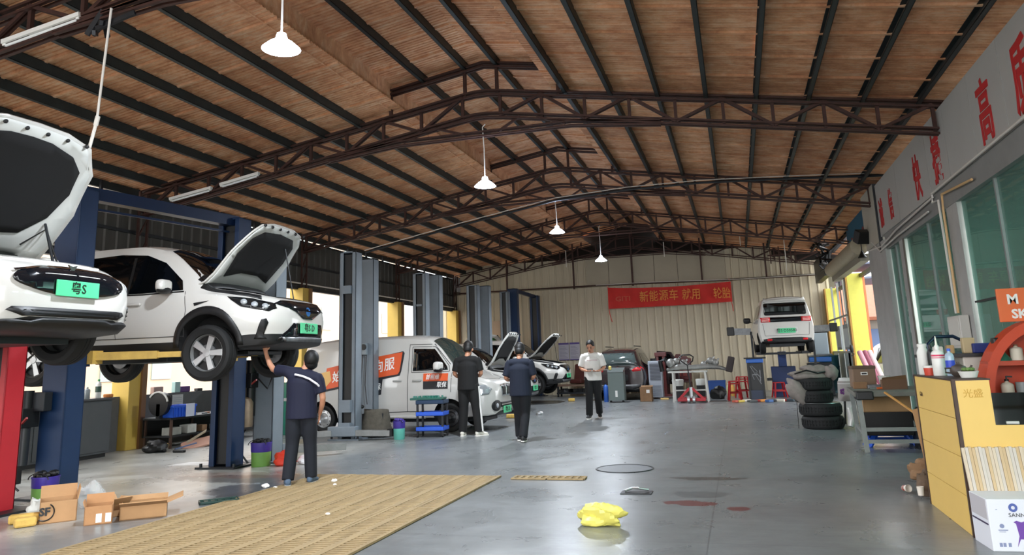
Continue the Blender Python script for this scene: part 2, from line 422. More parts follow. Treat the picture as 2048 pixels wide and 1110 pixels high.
for i, y in enumerate((6.2, 12.2, 18.15, 24.15, 29.8)):
    c = struct('wall_column' if i else 'trim_2', None, MB().bx(-11.45, -11.05, y - .2, y + .2, 0, 3.5), M_yel, bevel=.01)
    MB().bx(-11.05, -11.0, y + .08, y + .2, 0, 3.5).build('edge_strip', mat('brown_strip', '#7a5838', .6), c)
    lat = MB()
    for sx in (-.12, .12): lat.bar((-11.15 , y + sx, 3.5), (-11.15, y + sx, 4.95), .04, .04)
    for k in range(3): lat.bar((-11.15, y - .12, 3.55 + k * .46), (-11.15, y + .12, 3.98 + k * .46), .025, .025)
    lat.build('lattice', M_steel_brown, c)
par = struct('wall_parapet', None, MB().bx(-11.42, -11.25, -1.4, 30, 0, .98), mat('grey_parapet', '#5b5c5d', .7, var=.15))
# daylight outside: a pale block of flats across the yard
ab = thing('apartment_building', 'pale peach apartment block seen through the open left side of the hall', 'building', (-27, 20, -.12), 0)
MB().bx(-4, 0, -30, 40, 0, 12).build('wall', mat('peach_render', '#cfae92', .85, var=.08, scale=.6), ab)
wn = MB().bx(-.02, .06, -.65, .65, 0, 1.5).mesh('window', mat('teal_window', '#8f9c96', .2))
for r in range(4):
    for k in range(22):
        o = link('window', wn, ab); o.location = (0, -29 + k * 3.1, 1.2 + r * 2.8)
# ------------------------------------------------------------------ right wall: glazed office front with a sign fascia
M_fascia = mat('grey_fascia_panel', '#bdbdb9', 0.5, 0.1, 0.08, .7)
M_frame = mat('grey_window_frame', '#8f9492', 0.45, 0.3)
M_pillar = mat('pale_grey_render', '#b6b6b3', 0.75, 0, .15, 2)
M_red_letter = mat('red_vinyl', '#c22a2c', 0.5)
def glass_mat():
    m = D.materials.new('teal_tinted_glass'); m.use_nodes = True; nt = m.node_tree; N = nt.nodes.new; L = nt.links.new
    for n in list(nt.nodes):
        if n.type == 'BSDF_PRINCIPLED': nt.nodes.remove(n)
    out = [n for n in nt.nodes if n.type == 'OUTPUT_MATERIAL'][0]
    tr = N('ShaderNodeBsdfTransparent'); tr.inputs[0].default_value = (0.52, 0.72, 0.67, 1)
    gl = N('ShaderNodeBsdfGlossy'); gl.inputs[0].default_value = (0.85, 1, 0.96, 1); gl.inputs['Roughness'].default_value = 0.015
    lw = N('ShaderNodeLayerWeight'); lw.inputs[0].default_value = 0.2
    mx = N('ShaderNodeMixShader'); L(lw.outputs['Fresnel'], mx.inputs[0]); L(tr.outputs[0], mx.inputs[1]); L(gl.outputs[0], mx.inputs[2]); df = N('ShaderNodeBsdfDiffuse'); df.inputs[0].default_value = (.20, .25, .235, 1); m2 = N('ShaderNodeMixShader'); m2.inputs[0].default_value = .33; L(mx.outputs[0], m2.inputs[1]); L(df.outputs[0], m2.inputs[2]); L(m2.outputs[0], out.inputs[0])  # even diffuse teal-grey mixed in so the dim panes look lighter
    return m
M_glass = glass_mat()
WX = 3.2
wr = struct('wall_right')
ys = [3.2, 4.35, 5.6, 6.9, 8.2, 9.45, 10.66, 11.94, 13.12, 15.53, 17.65]
for a, b in zip(ys, ys[1:]):
    MB().bx(WX - .06, WX + .02, a + .006, b - .006, 3.72, 4.84).build('fascia_panel', M_fascia, wr)
MB().bx(WX - .05, WX + .25, 3.2, 17.3, 3.4, 3.715).build('lintel', mat('grey_lintel', '#8e8f8d', .6, 0, .15, 2), wr)
MB().bx(WX + .02, WX + .35, 3.2, 17.6, 3.72, 4.8).build('fascia_backing', mat('fascia_back', '#5f605e', .8), wr)
MB().bx(WX - .03, WX + .3, 3.2, 17.2, 0, .12).build('sill', M_frame, wr)
MB().bx(WX - .08, WX + .4, 17.25, 19.3, 0, 3.62).build('pillar', M_pillar, wr)
MB().bx(WX - .10, WX + .4, 17.75, 19.34, 3.62, 4.9).build('pillar_head', mat('pale_board', '#b5b0a2', .7), wr)
MB().bx(WX - .09, WX - .02, 17.7, 17.76, 3.4, 4.9).build('sign_edge', M_darksteel, wr)
for (a, b) in ((11.95, 12.52), (15.72, 16.05)): MB().bx(WX - .04, WX + .14, a, b, .1, 3.42).build('window_post', M_pillar, wr)
MB().bx(WX - .05, WX - .03, 15.62, 15.70, .1, 3.42).build('brown_strip', mat('grey_brown_strip', '#6b625a', .6), wr)
for y in (4.6, 6.05, 7.5, 8.95, 10.4, 13.9, 16.6): MB().bx(WX - .01, WX + .04, y - .025, y + .025, .12, 3.4).build('mullion', M_frame, wr)
MB().bx(WX - .012, WX + .03, 10.6, 11.9, 1.96, 1.985).build('door_rail', M_darksteel, wr)
k = 1
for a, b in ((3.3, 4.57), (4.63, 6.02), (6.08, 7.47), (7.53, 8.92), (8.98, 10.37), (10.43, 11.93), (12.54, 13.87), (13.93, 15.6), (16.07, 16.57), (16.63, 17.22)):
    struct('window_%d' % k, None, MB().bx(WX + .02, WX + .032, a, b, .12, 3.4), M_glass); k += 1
# the office behind the glass
M_off = mat('office_wall', '#c9d6d0', .8)
MB().bx(6.4, 6.5, 3.2, 19, 0, 3.6).build('office_back', M_off, wr)
MB().bx(3.3, 6.5, 17.3, 17.4, 0, 3.6).build('office_end', M_off, wr)
MB().bx(3.3, 6.5, 3.1, 3.2, 0, 3.6).build('office_end', M_off, wr)
MB().bx(3.25, 6.5, 3.1, 17.4, 3.5, 3.6).build('office_ceiling', mat('office_ceiling', '#cfd6d2', .8), wr)
MB().bx(3.3, 6.5, 3.1, 17.4, -.02, .01).build('office_floor', mat('office_floor', '#8d9491', .4), wr)
for y in (6.5, 10.0, 13.5): MB().bx(4.6, 6.38, y, y + .06, 0, 2.2).build('office_partition', mat('office_partition', '#98a8a4', .6), wr)
for y in (5.5, 8.5, 11.5, 14.7):
    ld = D.lights.new('office_lamp', 'AREA'); ld.shape = 'RECTANGLE'; ld.size = .5; ld.size_y = 1.2; ld.energy = 45; ld.color = (.93, 1, .97)
    lo = D.objects.new('office_lamp', ld); COL.objects.link(lo); lo.location = (4.9, y, 3.46)
R_SIGN = Matrix(((0, 0, -1), (-1, 0, 0), (0, 1, 0)))
sg = thing('sign_lettering', 'red Chinese lettering along the grey fascia above the glass front', 'sign', (WX - .062, 12.5, 4.15))
for chx, y, s in (('诚', 17.25, .62), ('信', 16.2, .62), ('快', 13.85, .78), ('捷', 12.53, .8), ('高', 10.12, .84), ('质', 8.85, .86), ('量', 7.6, .86)):
    M = Matrix.Translation((-.004, y - 12.5, -.02)) @ R_SIGN.to_4x4() @ Matrix.Diagonal((.62, 1.0, 1, 1))
    text(chx, s, M_red_letter, 'character', sg, M=M, bold=.015, depth=.008)
# conduits on the office front
cd = thing('conduit_run', 'white conduit bent along the lintel and down the office window post', 'pipe', (WX - .1, 0, 0))
MB().tube([(0, 3.3, 3.74), (0, 12.92, 3.72), (0, 12.96, 3.58), (0, 12.62, 3.56), (0, 12.56, 1.85)], .018).build('conduit', M_pipe, cd)
MB().tube([(0, 10.9, 3.5), (0, 12.38, 3.6), (0, 12.42, 3.4), (0, 12.44, 1.85)], .018).build('conduit', mat('cream_conduit', '#d8b27c', .5), cd)
MB().tube([(0, 12.92, 3.66), (0, 15.9, 3.6), (0, 17.5, 3.5), (0.02, 19.25, 3.62), (.1, 19.3, 4.86)], .016).build('conduit', M_pipe, cd)
MB().tube([(0, 13.3, 3.5), (0, 15.9, 3.48), (0, 17.7, 3.42), (0, 18.6, 3.75)], .016).build('conduit', M_pipe, cd)
bx_ = thing('switch_box', 'off-white electrical box at the foot of the window post conduits', 'electrical box', (WX - .1, 12.45, 1.35))
MB().bx(-.08, .05, -.32, .32, 0, .46).build('box', mat('off_white_box', '#cfccc4', .5), bx_, bevel=.012)
MB().bx(-.09, -.08, -.28, .28, .04, .42).build('cover', mat('off_white_cover', '#d6d3cb', .5), bx_, bevel=.004)

# ------------------------------------------------------------------ open side beyond the pillar
M_ylg = mat('daylit_yellow_column', '#d9d35f', .6, var=.08)  # daylight from outside put into a brighter yellow
for i, y in enumerate((24.15, 29.75)):
    c = struct('wall_column', None, MB().bx(3.2, 3.62, y - .2, y + .2, 0, 3.55), M_ylg, bevel=.01)
    MB().bx(3.16, 3.2, y - .2, y + .2, 0, 3.55).build('edge_strip', mat('ochre_inner_face', '#b98a3e', .6), c)  # inner face put in darker ochre, turned away from the daylight
    MB().bx(3.62, 3.68, y - .2, y - .1, 0, 3.5).build('edge_strip', mat('orange_strip', '#c9784a', .6), c)
shb = thing('shutter_barrel', 'beige roller shutter barrel above the right hand doorway', 'shutter', (2.97, 22, 3.78))
MB().cyl((0, -2.55, 0), (0, 3.1, 0), .21, 20).build('barrel', mat('beige_shutter', '#a79e86', .5, var=.1), shb, smooth=True)
MB().bx(-.02, .18, -2.55, 3.1, -.36, -.19).build('guide_box', mat('grey_shutter_box', '#8d8a7c', .6), shb)
bs = thing('fascia_sign', 'dark blue fascia sign with red letters above the shutter barrel', 'sign', (3.42, 21.9, 4.55))
MB().bx(0, .05, -2.5, 2.6, -.45, .42).build('board', mat('blue_board', '#1f5f7d', .6), bs)
for i, ch_ in enumerate('汽车维修'):
    text(ch_, .34, mat('dull_red_letter', '#8e3b3b', .6), 'character', bs, M=Matrix.Translation((-.006, 1.6 - i * 1.0, -.2)) @ R_SIGN.to_4x4(), bold=.008)
for z in (3.42, 4.84): struct('trim_beam', None, MB().bx(3.55, 3.65, 19.4, 29.5, z, z + .1), M_darksteel)
fd = thing('floodlight', 'black floodlight bracketed to the pillar beside the shutter barrel', 'lamp', (2.98, 18.9, 3.92), .4)
MB().box((0, 0, 0), (.34, .22, .3), rot=Euler((.5, 0, 0)).to_matrix()).build('housing', M_black, fd, bevel=.02)
MB().bar((.1, .1, .05), (.3, .2, .2), .04, .03).build('bracket', M_darksteel, fd)
hs = thing('horn_loudspeaker', 'small dark horn loudspeaker hanging below the floodlight', 'speaker', (3.0, 19.4, 3.5))
MB().lathe([(.02, .16), (.04, .1), (.1, 0), (.11, -.01)], cap=True).build('horn', M_black, hs, smooth=True)
MB().bar((0, 0, .16), (0, 0, .32), .02, .02).build('hanger', M_darksteel, hs)
cbn = thing('cable_bundle', 'tangled black cable bundle drooping from the corner beam by the shutter', 'cables', (2.95, 25.9, 4.3))
for k in range(7):
    r = random.Random(k); pts = [(r.uniform(-.3, .2), r.uniform(-.4, .6), .5 - .16 * j + r.uniform(-.1, .1)) for j in range(7)]
    MB().tube(pts, r.uniform(.02, .05), 6).build('cable', M_black, cbn, smooth=True)
MB().bx(-.05, .15, .6, 3.6, -.55, .2).build('duct', M_black, cbn); MB().bar((.05, .9, .1), (.6, .9, .56), .05, .05).bar((.05, 3.2, .1), (.6, 3.2, .56), .05, .05).build('bracket', M_darksteel, cbn)
# glazed lean-to frames and notices between the corner and the yellow column
sc = struct('wall_screen')
for y in (25.2, 26.7, 28.2): MB().bx(3.22, 3.28, y - .03, y + .03, 0, 3.5).build('screen_post', M_frame, sc)
for z in (1.3, 2.4): MB().bx(3.22, 3.27, 24.4, 29.6, z - .025, z + .025).build('screen_rail', M_frame, sc)
for a in (24.4, 25.23, 26.73, 28.23): MB().bx(3.24, 3.25, a, a + 1.4, .1, 1.27).build('screen_panel', mat('pale_screen', '#c3cfc6', .5), sc)
for i, (y, w, lab) in enumerate(((27.2, 1.1, 'left one of two pale framed notice boards on the right hand screen'), (25.3, 1.1, 'right one of two pale framed notice boards beside the yellow column'))):
    nb = thing('notice_board', lab, 'notice board', (3.2, y, 1.75), 0, 'notice boards on the screen')
    MB().bx(-.02, .01, -w / 2, w / 2, -.38, .38).build('board', mat('grey_board', '#8d9299', .5), nb)
    MB().bx(-.025, -.02, -w / 2 + .06, w / 2 - .06, -.3, .25).build('sheet', mat('notice_sheet', '#c9d0d2', .6), nb)
# what lies outside on the right
ob = thing('market_shed', 'orange roofed shed outside the right hand doorway', 'building', (4.2, 40, -.12))
MB().bx(0, 11, 0, 8, 0, 2.9).build('wall', mat('shed_wall', '#9c948c', .8), ob)
MB().prism([(-.8, 2.8), (-.8, 2.95), (4, 4.9), (8.8, 2.95), (8.8, 2.8)], 13, (-1, 0, 0), (0, 1, 0), (0, 0, 1)).build('roof', mat('orange_roof', '#8f5238', .7, var=.2), ob)
for x in (.4, 3.2, 6.0): MB().bx(x, x + 2.4, -.06, 0, .3, 2.4).build('shutter', mat('blue_grey_shutter', '#5f7196', .6), ob)
cn = thing('canopy', 'grey steel canopy frame in front of the orange roofed shed', 'canopy', (5.4, 35.5, -.12))
for x in (-1.2, 1.2):
    for y in (-1.5, 1.5): MB().bx(x, x + .08, y, y + .08, 0, 4.9).build('post', M_darksteel, cn)
for k, z in enumerate((4.3, 4.9)): MB().bx(-1.6, 1.8, -1.8, 1.8, z, z + .08).build('roof_panel' if k else 'lower_panel', mat('grey_canopy', '#5b6276', .5), cn)

# ------------------------------------------------------------------ floor grating and manhole
M_grate = mat('tan_grating', '#a68f67', 0.8, 0, .35, 2.2, stretch=(4, .5, 1))
gs = thing('floor_grating', 'long tan slotted floor grating strip running up the aisle', 'grating', (-5.45, -2, 0))
MB().bx(0, 2.52, 0, 11.32, .001, .003).build('pit_shade_sheet', mat('pit_shade', '#2a251c', .9), gs)  # flat dark sheet stands for the shaded pit below the slots
mb = MB(); PW, PL = .252, 1.02
mb.bx(0, .04, 0, PL, .003, .02).bx(PW - .04, PW, 0, PL, .003, .02)
n = 17
for k in range(n): mb.bx(.04, PW - .04, k * PL / n + .013, (k + 1) * PL / n - .013, .003, .018)
mgp = mb.mesh('grating_panel', M_grate)
for i in range(10):
    for j in range(11):
        o = link('grating_panel', mgp, gs); o.location = (i * PW, j * PL + .1 + (0.006 if (i + j) % 2 else 0), random.uniform(-.001, .002))
for i, x in enumerate((-2.75, -2.3)):
    g2 = thing('drain_cover', ('left' if i == 0 else 'right') + ' one of two tan slotted drain covers past the end of the grating strip', 'drain cover', (x, 9.12, 0), 0, 'drain covers')
    m2 = MB().bx(0, .43, 0, .2, .001, .004, mi=1).bx(0, .43, 0, .03, .004, .02).bx(0, .43, .19, .22, .004, .02)
    for k in range(6): m2.bx(k * .082, k * .082 + .035, .03, .19, .004, .02)
    m2.bx(.035, .41, .1, .12, .004, .018)
    m2.build('grille', [M_grate, M_black], g2)
mh = thing('manhole_cover', 'round concrete manhole cover with a dark rim in the aisle floor', 'manhole cover', (-1.52, 10.08, 0))
MB().lathe([(0, .004), (.34, .004), (.345, .001)], n=40).build('lid', mat('manhole_lid', '#6b6e72', .5, var=.2), mh)
MB().lathe([(.342, .001), (.345, .009), (.365, .009), (.37, .001)], n=40).build('rim', M_darksteel, mh)
fd2 = thing('sunken_box', 'broken dark floor box with scraps of wire near the manhole', 'floor box', (-1.15, 8.35, 0))
MB().bx(-.16, .16, -.1, .1, .001, .008).build('plate', M_darksteel, fd2)
MB().tube([(-.12, 0, .02), (-.05, .05, .04), (.03, -.02, .05), (.12, .03, .03)], .012, 6).build('wire', M_alu, fd2)

# ------------------------------------------------------------------ pendant lamps, tubes and cables
M_shade = mat('glowing_lamp_shade', '#d6e4ff', .4, emit=8)  # shade itself made to glow, adding bluish light to the roof
M_bulb = mat('lit_bulb', '#f4faff', .5, emit=40)
M_cord = mat('pale_cord', '#d9d4cc', .5)
LAMP_POS = [(-4.12, 6.2, 4.53, 5.9, 'largest and nearest of the four lit white pendant lamps'), (-3.97, 12.2, 4.38, 5.5, 'second nearest lit white pendant lamp, hanging below the first ridge truss'),
            (-4.06, 18.15, 4.47, 5.3, 'third lit white pendant lamp, hung from the long cable pipe'), (-4.0, 24.15, 4.45, 5.6, 'smallest and farthest lit pendant lamp, before the cream back wall')]
for x, y, z, zt_, lab in LAMP_POS:
    t = thing('pendant_lamp', lab, 'pendant lamp', (x, y, z), 0, 'pendant lamps along the ridge')
    MB().lathe([(.02, .17), (.045, .16), (.06, .1), (.12, .06), (.185, 0), (.19, -.006), (.18, -.002), (.115, .052), (.05, .09)], n=28).build('shade', M_shade, t, smooth=True)
    MB().ball((0, 0, .03), (.085, .085, .06)).build('bulb', M_bulb, t, smooth=True)
    MB().tube([(0, 0, .17), (0.0, 0, (zt_ - z) * .6), (-.02, 0, zt_ - z - .05), (.03, 0, zt_ - z)], .011, 6).build('cord', M_cord, t)
    ld = D.lights.new('pendant_light', 'SPOT'); ld.energy = 140; ld.color = (.86, .93, 1); ld.shadow_soft_size = .09; ld.spot_size = math.radians(165); ld.spot_blend = .6
    lo = D.objects.new('pendant_light', ld); COL.objects.link(lo); lo.location = (x, y, z - .05)
def tube_light(a, b, lab):
    t = thing('tube_light', lab, 'tube light', a); d = Vector(b) - Vector(a)
    MB().bar((0, 0, .05), d + Vector((0, 0, .05)), .07, .05).build('batten', M_white, t)
    u = d.normalized(); MB().cyl(u * .05, d - u * .05, .018, 10).build('tube', mat('unlit_tube', '#e6e9ea', .3), t)
    for p in (u * .03, d - u * .03): MB().bar(p, p + Vector((0, 0, .06)), .04, .04).build('end_cap', M_white, t)
tube_light((-7.7, 6.14, 5.08), (-6.62, 6.14, 5.24), 'white fluorescent batten under the nearest truss, top left corner')
tube_light((-10.45, 12.1, 4.68), (-9.5, 12.1, 4.82), 'lower white fluorescent batten on the left leg of the front truss')
tube_light((-9.3, 12.1, 4.86), (-8.45, 12.1, 5.0), 'upper white fluorescent batten on the left leg of the front truss')
hc = thing('hanging_conduit', 'thin white conduit hanging straight down from the top left truss', 'pipe', (-6.25, 6.1, 3.6))
MB().tube([(-.1, 0, 0), (0, 0, .4)], .017, 8).build('lower_pipe', M_pipe, hc)
MB().tube([(0, 0, .4), (.1, -.02, 1.66)], .013, 8).build('upper_pipe', M_pipe, hc)
MB().cyl((-.01, 0, .36), (.012, 0, .46), .024, 10).build('coupling', M_pipe, hc)
rr = thing('rubbish_snag', 'tangle of cable and brackets caught on the nearest truss', 'bracket', (-6.3, 6.15, 5.1))
for k in range(6):
    r = random.Random(k + 40); MB().bar((r.uniform(-.2, .2), r.uniform(-.1, .1), r.uniform(-.1, .25)), (r.uniform(-.3, .45), r.uniform(-.1, .1), r.uniform(-.1, .2)), .035, .05).build('bracket', M_darksteel, rr)
lc = thing('long_cable_pipe', 'long dark pipe with pale cable crossing the hall below the second truss', 'pipe', (0, 17.6, 0))
pp = [(-9.04, 0, 4.26), (-6.5, 0, 4.74), (-3.96, 0, 5.17), (-2.2, 0, 5.27), (-.5, 0, 5.27), (1.5, 0, 5.17), (3.37, 0, 5.05)]
MB().tube(pp, .03, 8).build('pipe', M_darksteel, lc)
MB().tube([(x, -.04, z + .05) for x, y, z in pp], .01, 6).build('cable', M_cord, lc)
bp_ = thing('back_pipe', 'thin horizontal pipe across the back wall carrying the red banner', 'pipe', (0, 29.83, 0))
MB().tube([(-11, 0, 4.2), (-4.6, 0, 4.19), (0, 0, 4.1), (3.3, 0, 4.1)], .028, 8).build('pipe', M_steel_brown, bp_)
MB().tube([(-5.2, -.05, 4.2), (-3, -.05, 4.19), (.2, -.05, 4.1), (3.3, -.05, 4.12)], .013, 6).build('cable', M_cord, bp_)
for i, (x, z0, z1, lab) in enumerate(((-2.35, 5.0, 5.55, 'short'), (1.9, 4.2, 5.35, 'long'), (-6.1, 4.85, 5.5, 'thin'), (.4, 5.2, 5.58, 'small'))):
    tag(MB().tube([(x, 28.6, z0), (x, 28.6, z1)], .016, 6).build('hanging_conduit', M_pipe), lab + ' white conduit hanging above the back wall, ' + ('left of', 'right of', 'far left of', 'just right of')[i] + ' the banner centre', 'pipe')
bk = thing('pipe_bracket', 'dark pipe bracket with hanging hooks at the right of the back wall top', 'bracket', (1.6, 28.8, 4.6))
MB().bar((-.3, 0, .2), (1.5, 0, .2), .05, .05).bar((-.2, 0, -.1), (-.2, 0, .5), .04, .04).bar((.1, 0, -.5), (.1, 0, .5), .04, .04).bar((.5, 0, -.1), (.5, 0, .5), .04, .04).build('frame', M_steel_brown, bk)
ban = thing('banner', 'red cloth banner with yellow Chinese lettering on the back wall', 'banner', (-2.4, 29.77, 3.68))
mb = MB(); vs, fs = [], []; nx, nz = 48, 8
for i in range(nx + 1):
    u = i / nx; sag = -.1 * math.sin(PI * u) ** .8
    for j in range(nz + 1):
        v = j / nz
        x = -2.34 + 4.68 * u; z0 = -.40 - .03 * (1 - u) + sag * .2; z1 = .40 - .06 * u * 0 + sag * (1 - .2 * u) - .04 * u
        vs.append((x, .03 * math.sin(u * 37 + v * 3) + .02 * math.sin(u * 13 - v * 5), z0 + (z1 - z0) * v))
for i in range(nx):
    for j in range(nz): a = i * (nz + 1) + j; fs.append((a, a + nz + 1, a + nz + 2, a + 1))
M_ban = mat('red_banner_cloth', '#cf2a22', .7, var=.1, scale=3)
mb.add(vs, fs).build('cloth', M_ban, ban, smooth=True, fix=False)
R_F = Euler((PI / 2, 0, 0))
M_gold = mat('gold_letter', '#e08a3a', .6)
for body, x, s, sx, mm in (('GITI', -1.75, .26, 1.25, mat('faded_gold', '#c9553a', .6)), ('新', -.93, .44, .82, M_gold), ('能', -.56, .44, .82, M_gold), ('源', -.18, .44, .82, M_gold), ('车', .2, .44, .82, M_gold), ('就', .68, .44, .8, M_gold), ('用', 1.04, .44, .8, M_gold), ('轮', 1.83, .44, .72, M_gold), ('胎', 2.15, .44, .72, M_gold)):
    text(body, s, mm, 'character' if len(body) == 1 else 'lettering', ban, (x, -.06, -.05 - .02 * abs(x)), R_F, bold=.004, sx=sx)
for x, L_ in ((-2.33, .55), (2.3, .36)):
    MB().bar((x, 0, .4), (x - .02, .0, .48), .03, .02).build('tie', mat('pink_tie', '#e08b80', .7), ban)
    MB().tube([(x, 0, -.4), (x + .03, 0, -.4 - L_ * .5), (x + .1 * (1 if x < 0 else .4), 0, -.4 - L_)], .014, 6).build('streamer', M_ban, ban)

# ------------------------------------------------------------------ vehicle lifts
M_blue = mat('blue_lift_paint', '#0b2a4e', .45, .1, .12, 3)
M_blue2 = mat('dark_blue_lift_paint', '#091f40', .45, .1, .12, 3)
M_grey = mat('grey_lift_paint', '#79838c', .5, .1, .12, 3)
M_red = mat('red_lift_paint', '#b0202b', .45, .05, .1, 3)
M_yarm = mat('yellow_arm_paint', '#c9a552', .55, 0, .25, 5)
def lift_post(par, x, y, face, M, h=3.7, w=.36, d=.27, carriage=1.0):
    """C-section column; the open slot looks along face*Y"""
    mb = MB(); f = face; t = .02
    mb.bx(x - w / 2, x + w / 2, y - f * d / 2, y - f * (d / 2 - t), 0, h)
    for s in (-1, 1):
        mb.bx(x + s * w / 2, x + s * (w / 2 - t), y - d / 2, y + d / 2, 0, h)
        mb.bx(x + s * w / 2, x + s * (w / 2 - .085), y + f * d / 2, y + f * (d / 2 - t), 0, h)
    mb.bx(x - w / 2, x + w / 2, y - d / 2, y + d / 2, h - .03, h)
    p = mb.build('post', M, par, bevel=.006)
    MB().bx(x - w / 2 + .09, x + w / 2 - .09, y - .09, y + .09, .05, h - .06).build('slot_lining', M_black, p)
    MB().bx(x - .33, x + .33, y - .27, y + .27, 0, .025).build('base_plate', M_grey if M is M_grey else M_darksteel, par)
    for sx in (-.28, .28): MB().cyl((x + sx, y + f * .2, .02), (x + sx, y + f * .2, .07), .022, 8).build('anchor_bolt', M_darksteel, par)
    return p
def carriage(par, x, y, face, M, z, arms, Ma):
    f = face
    MB().bx(x - .15, x + .15, y + f * .10, y + f * .20, z - .12, z + .45).build('carriage', M, par)
    MB().bx(x - .24, x + .24, y + f * .14, y + f * .30, z - .09, z + .07).build('arm_bracket', Ma, par)
    for (ex, ey) in arms:
        s = 1 if ex > x else -1
        a = Vector((x + s * .18, y + f * .22, z)); b = Vector((ex, ey, z)); m_ = a.lerp(b, .58)
        ar = MB().bar(a, m_, .12, .10).build('lift_arm', Ma, par, bevel=.006)
        MB().bar(a.lerp(b, .5), b, .085, .07).build('arm_extension', Ma, ar)
        MB().cyl(b + Vector((0, 0, -.03)), b + Vector((0, 0, .07)), .06, 14).build('lift_pad', M_rubber, ar)
LA = thing('two_post_lift', 'blue two post lift with top beam holding the white crossover car', 'car lift', (0, 0, 0))
lift_post(LA, -7.87, 7.5, 1, M_blue, 3.72, .36, .28); lift_post(LA, -7.42, 10.05, -1, M_blue, 3.72, .38, .3)
MB().bar((-7.85, 7.5, 3.68), (-7.42, 10.05, 3.68), .16, .16).build('top_beam', M_blue2, LA)
MB().bar((-7.85, 7.68, 3.5), (-7.42, 9.9, 3.5), .03, .03).build('top_cable_tray', M_blue2, LA)
carriage(LA, -7.85, 7.5, 1, M_blue, 1.62, ((-6.55, 8.33), (-9.0, 8.36)), M_yarm)
carriage(LA, -7.42, 10.05, -1, M_blue, 1.62, ((-6.6, 9.5), (-8.9, 9.5)), M_yarm)
def power_unit(par, x, y, z, tank, rz=0):
    u = MB().bx(x - .1, x + .1, y - .12, y + .12, z, z + .22).build('motor_block', M_black, par, bevel=.01)
    MB().cyl((x, y, z + .2), (x, y, z + .42), .085, 16).build('motor', M_black, u, smooth=True)
    MB().cyl((x, y, z), (x, y, z - .42), .08, 16).build('oil_tank', tank, u, smooth=True)
    MB().bar((x + .08, y - .1, z + .05), (x + .22, y - .16, z + .12), .02, .02).build('lever', mat('red_lever', '#a03030', .5), u)
    return u
power_unit(LA, -8.1, 7.2, .82, mat('black_tank', '#26282b', .35))
MB().bx(-8.05, -7.85, 7.22, 7.34, 1.0, 1.22).build('switch_box', M_darksteel, LA, bevel=.01)
MB().tube([(-8.2, 7.25, .9), (-8.42, 7.2, .7), (-8.4, 7.2, .3), (-8.2, 7.3, .1)], .012, 6).build('hose', M_black, LA)
MB().tube([(-8.15, 7.22, 1.2), (-8.3, 7.15, 1.45), (-8.1, 7.3, 1.7), (-7.95, 7.4, 1.9)], .012, 6).build('hose', M_black, LA)
MB().bx(-8.4, -8.22, 7.1, 7.2, .5, .68).build('rag', mat('tan_rag', '#9d8465', .9), LA)
MB().bx(-8.55, -8.4, 7.2, 7.5, .15, 1.15).build('panel', M_black, LA)

LB = thing('two_post_lift', 'empty grey two post lift with cream oil tank, arms resting on the floor', 'car lift')
lift_post(LB, -7.12, 10.65, 1, M_grey, 3.2, .34, .3); lift_post(LB, -7.43, 13.85, -1, M_grey, 3.68, .37, .27)
u = power_unit(LB, -7.32, 10.44, 1.12, M_black)
MB().lathe([(.0, .0), (.115, .0), (.125, .03), (.125, .36), (.1, .42), (.06, .44)], (-7.36, 10.38, .54), cap=True).build('fluid_bottle', mat('grimy_cream_plastic', '#a8917a', .5, var=.25, scale=8), LB, smooth=True)
MB().tube([(-7.2, 10.4, 1.3), (-7.0, 10.42, 1.1), (-6.95, 10.45, 1.25), (-7.0, 10.5, 1.6)], .012, 6).build('hose', M_black, LB)
MB().tube([(-7.35, 10.4, .5), (-7.45, 10.3, .3), (-7.3, 10.25, .15), (-7.2, 10.3, .0)], .014, 6).build('hose', M_black, LB)
MB().bx(-7.52, -7.34, 13.66, 13.72, 2.82, 2.98).build('stop_plate', M_grey, LB)
MB().bx(-7.55, -7.31, 13.62, 13.72, .52, .75).build('carriage', M_grey, LB)
MB().bx(-7.55, -7.31, 13.62, 13.72, .08, .32).build('carriage', M_grey, LB)
MB().bx(-7.72, -7.14, 13.5, 13.68, .08, .26).build('arm_bracket', M_grey, LB, bevel=.01)
for a, b in (((-7.2, 13.58, .14), (-6.5, 13.72, .12)), ((-7.66, 13.55, .14), (-8.35, 13.2, .12))):
    ar = MB().bar(a, b, .13, .11).build('lift_arm', mat('worn_steel_arm', '#8b8c8a', .45, .4, .2), LB, bevel=.006)
    MB().cyl((b[0], b[1], .06), (b[0], b[1], .2), .06, 14).build('lift_pad', M_rubber, ar)
for a, b in (((-7.0, 10.95, .14), (-6.3, 11.6, .12)), ((-7.3, 10.95, .14), (-7.9, 11.7, .12))):
    MB().bar(a, b, .13, .11).build('lift_arm', mat('worn_steel_arm', '#8b8c8a', .45, .4, .2), LB, bevel=.006)
MB().bx(-7.3, -6.95, 10.8, 10.95, .06, .24).build('arm_bracket', M_grey, LB)

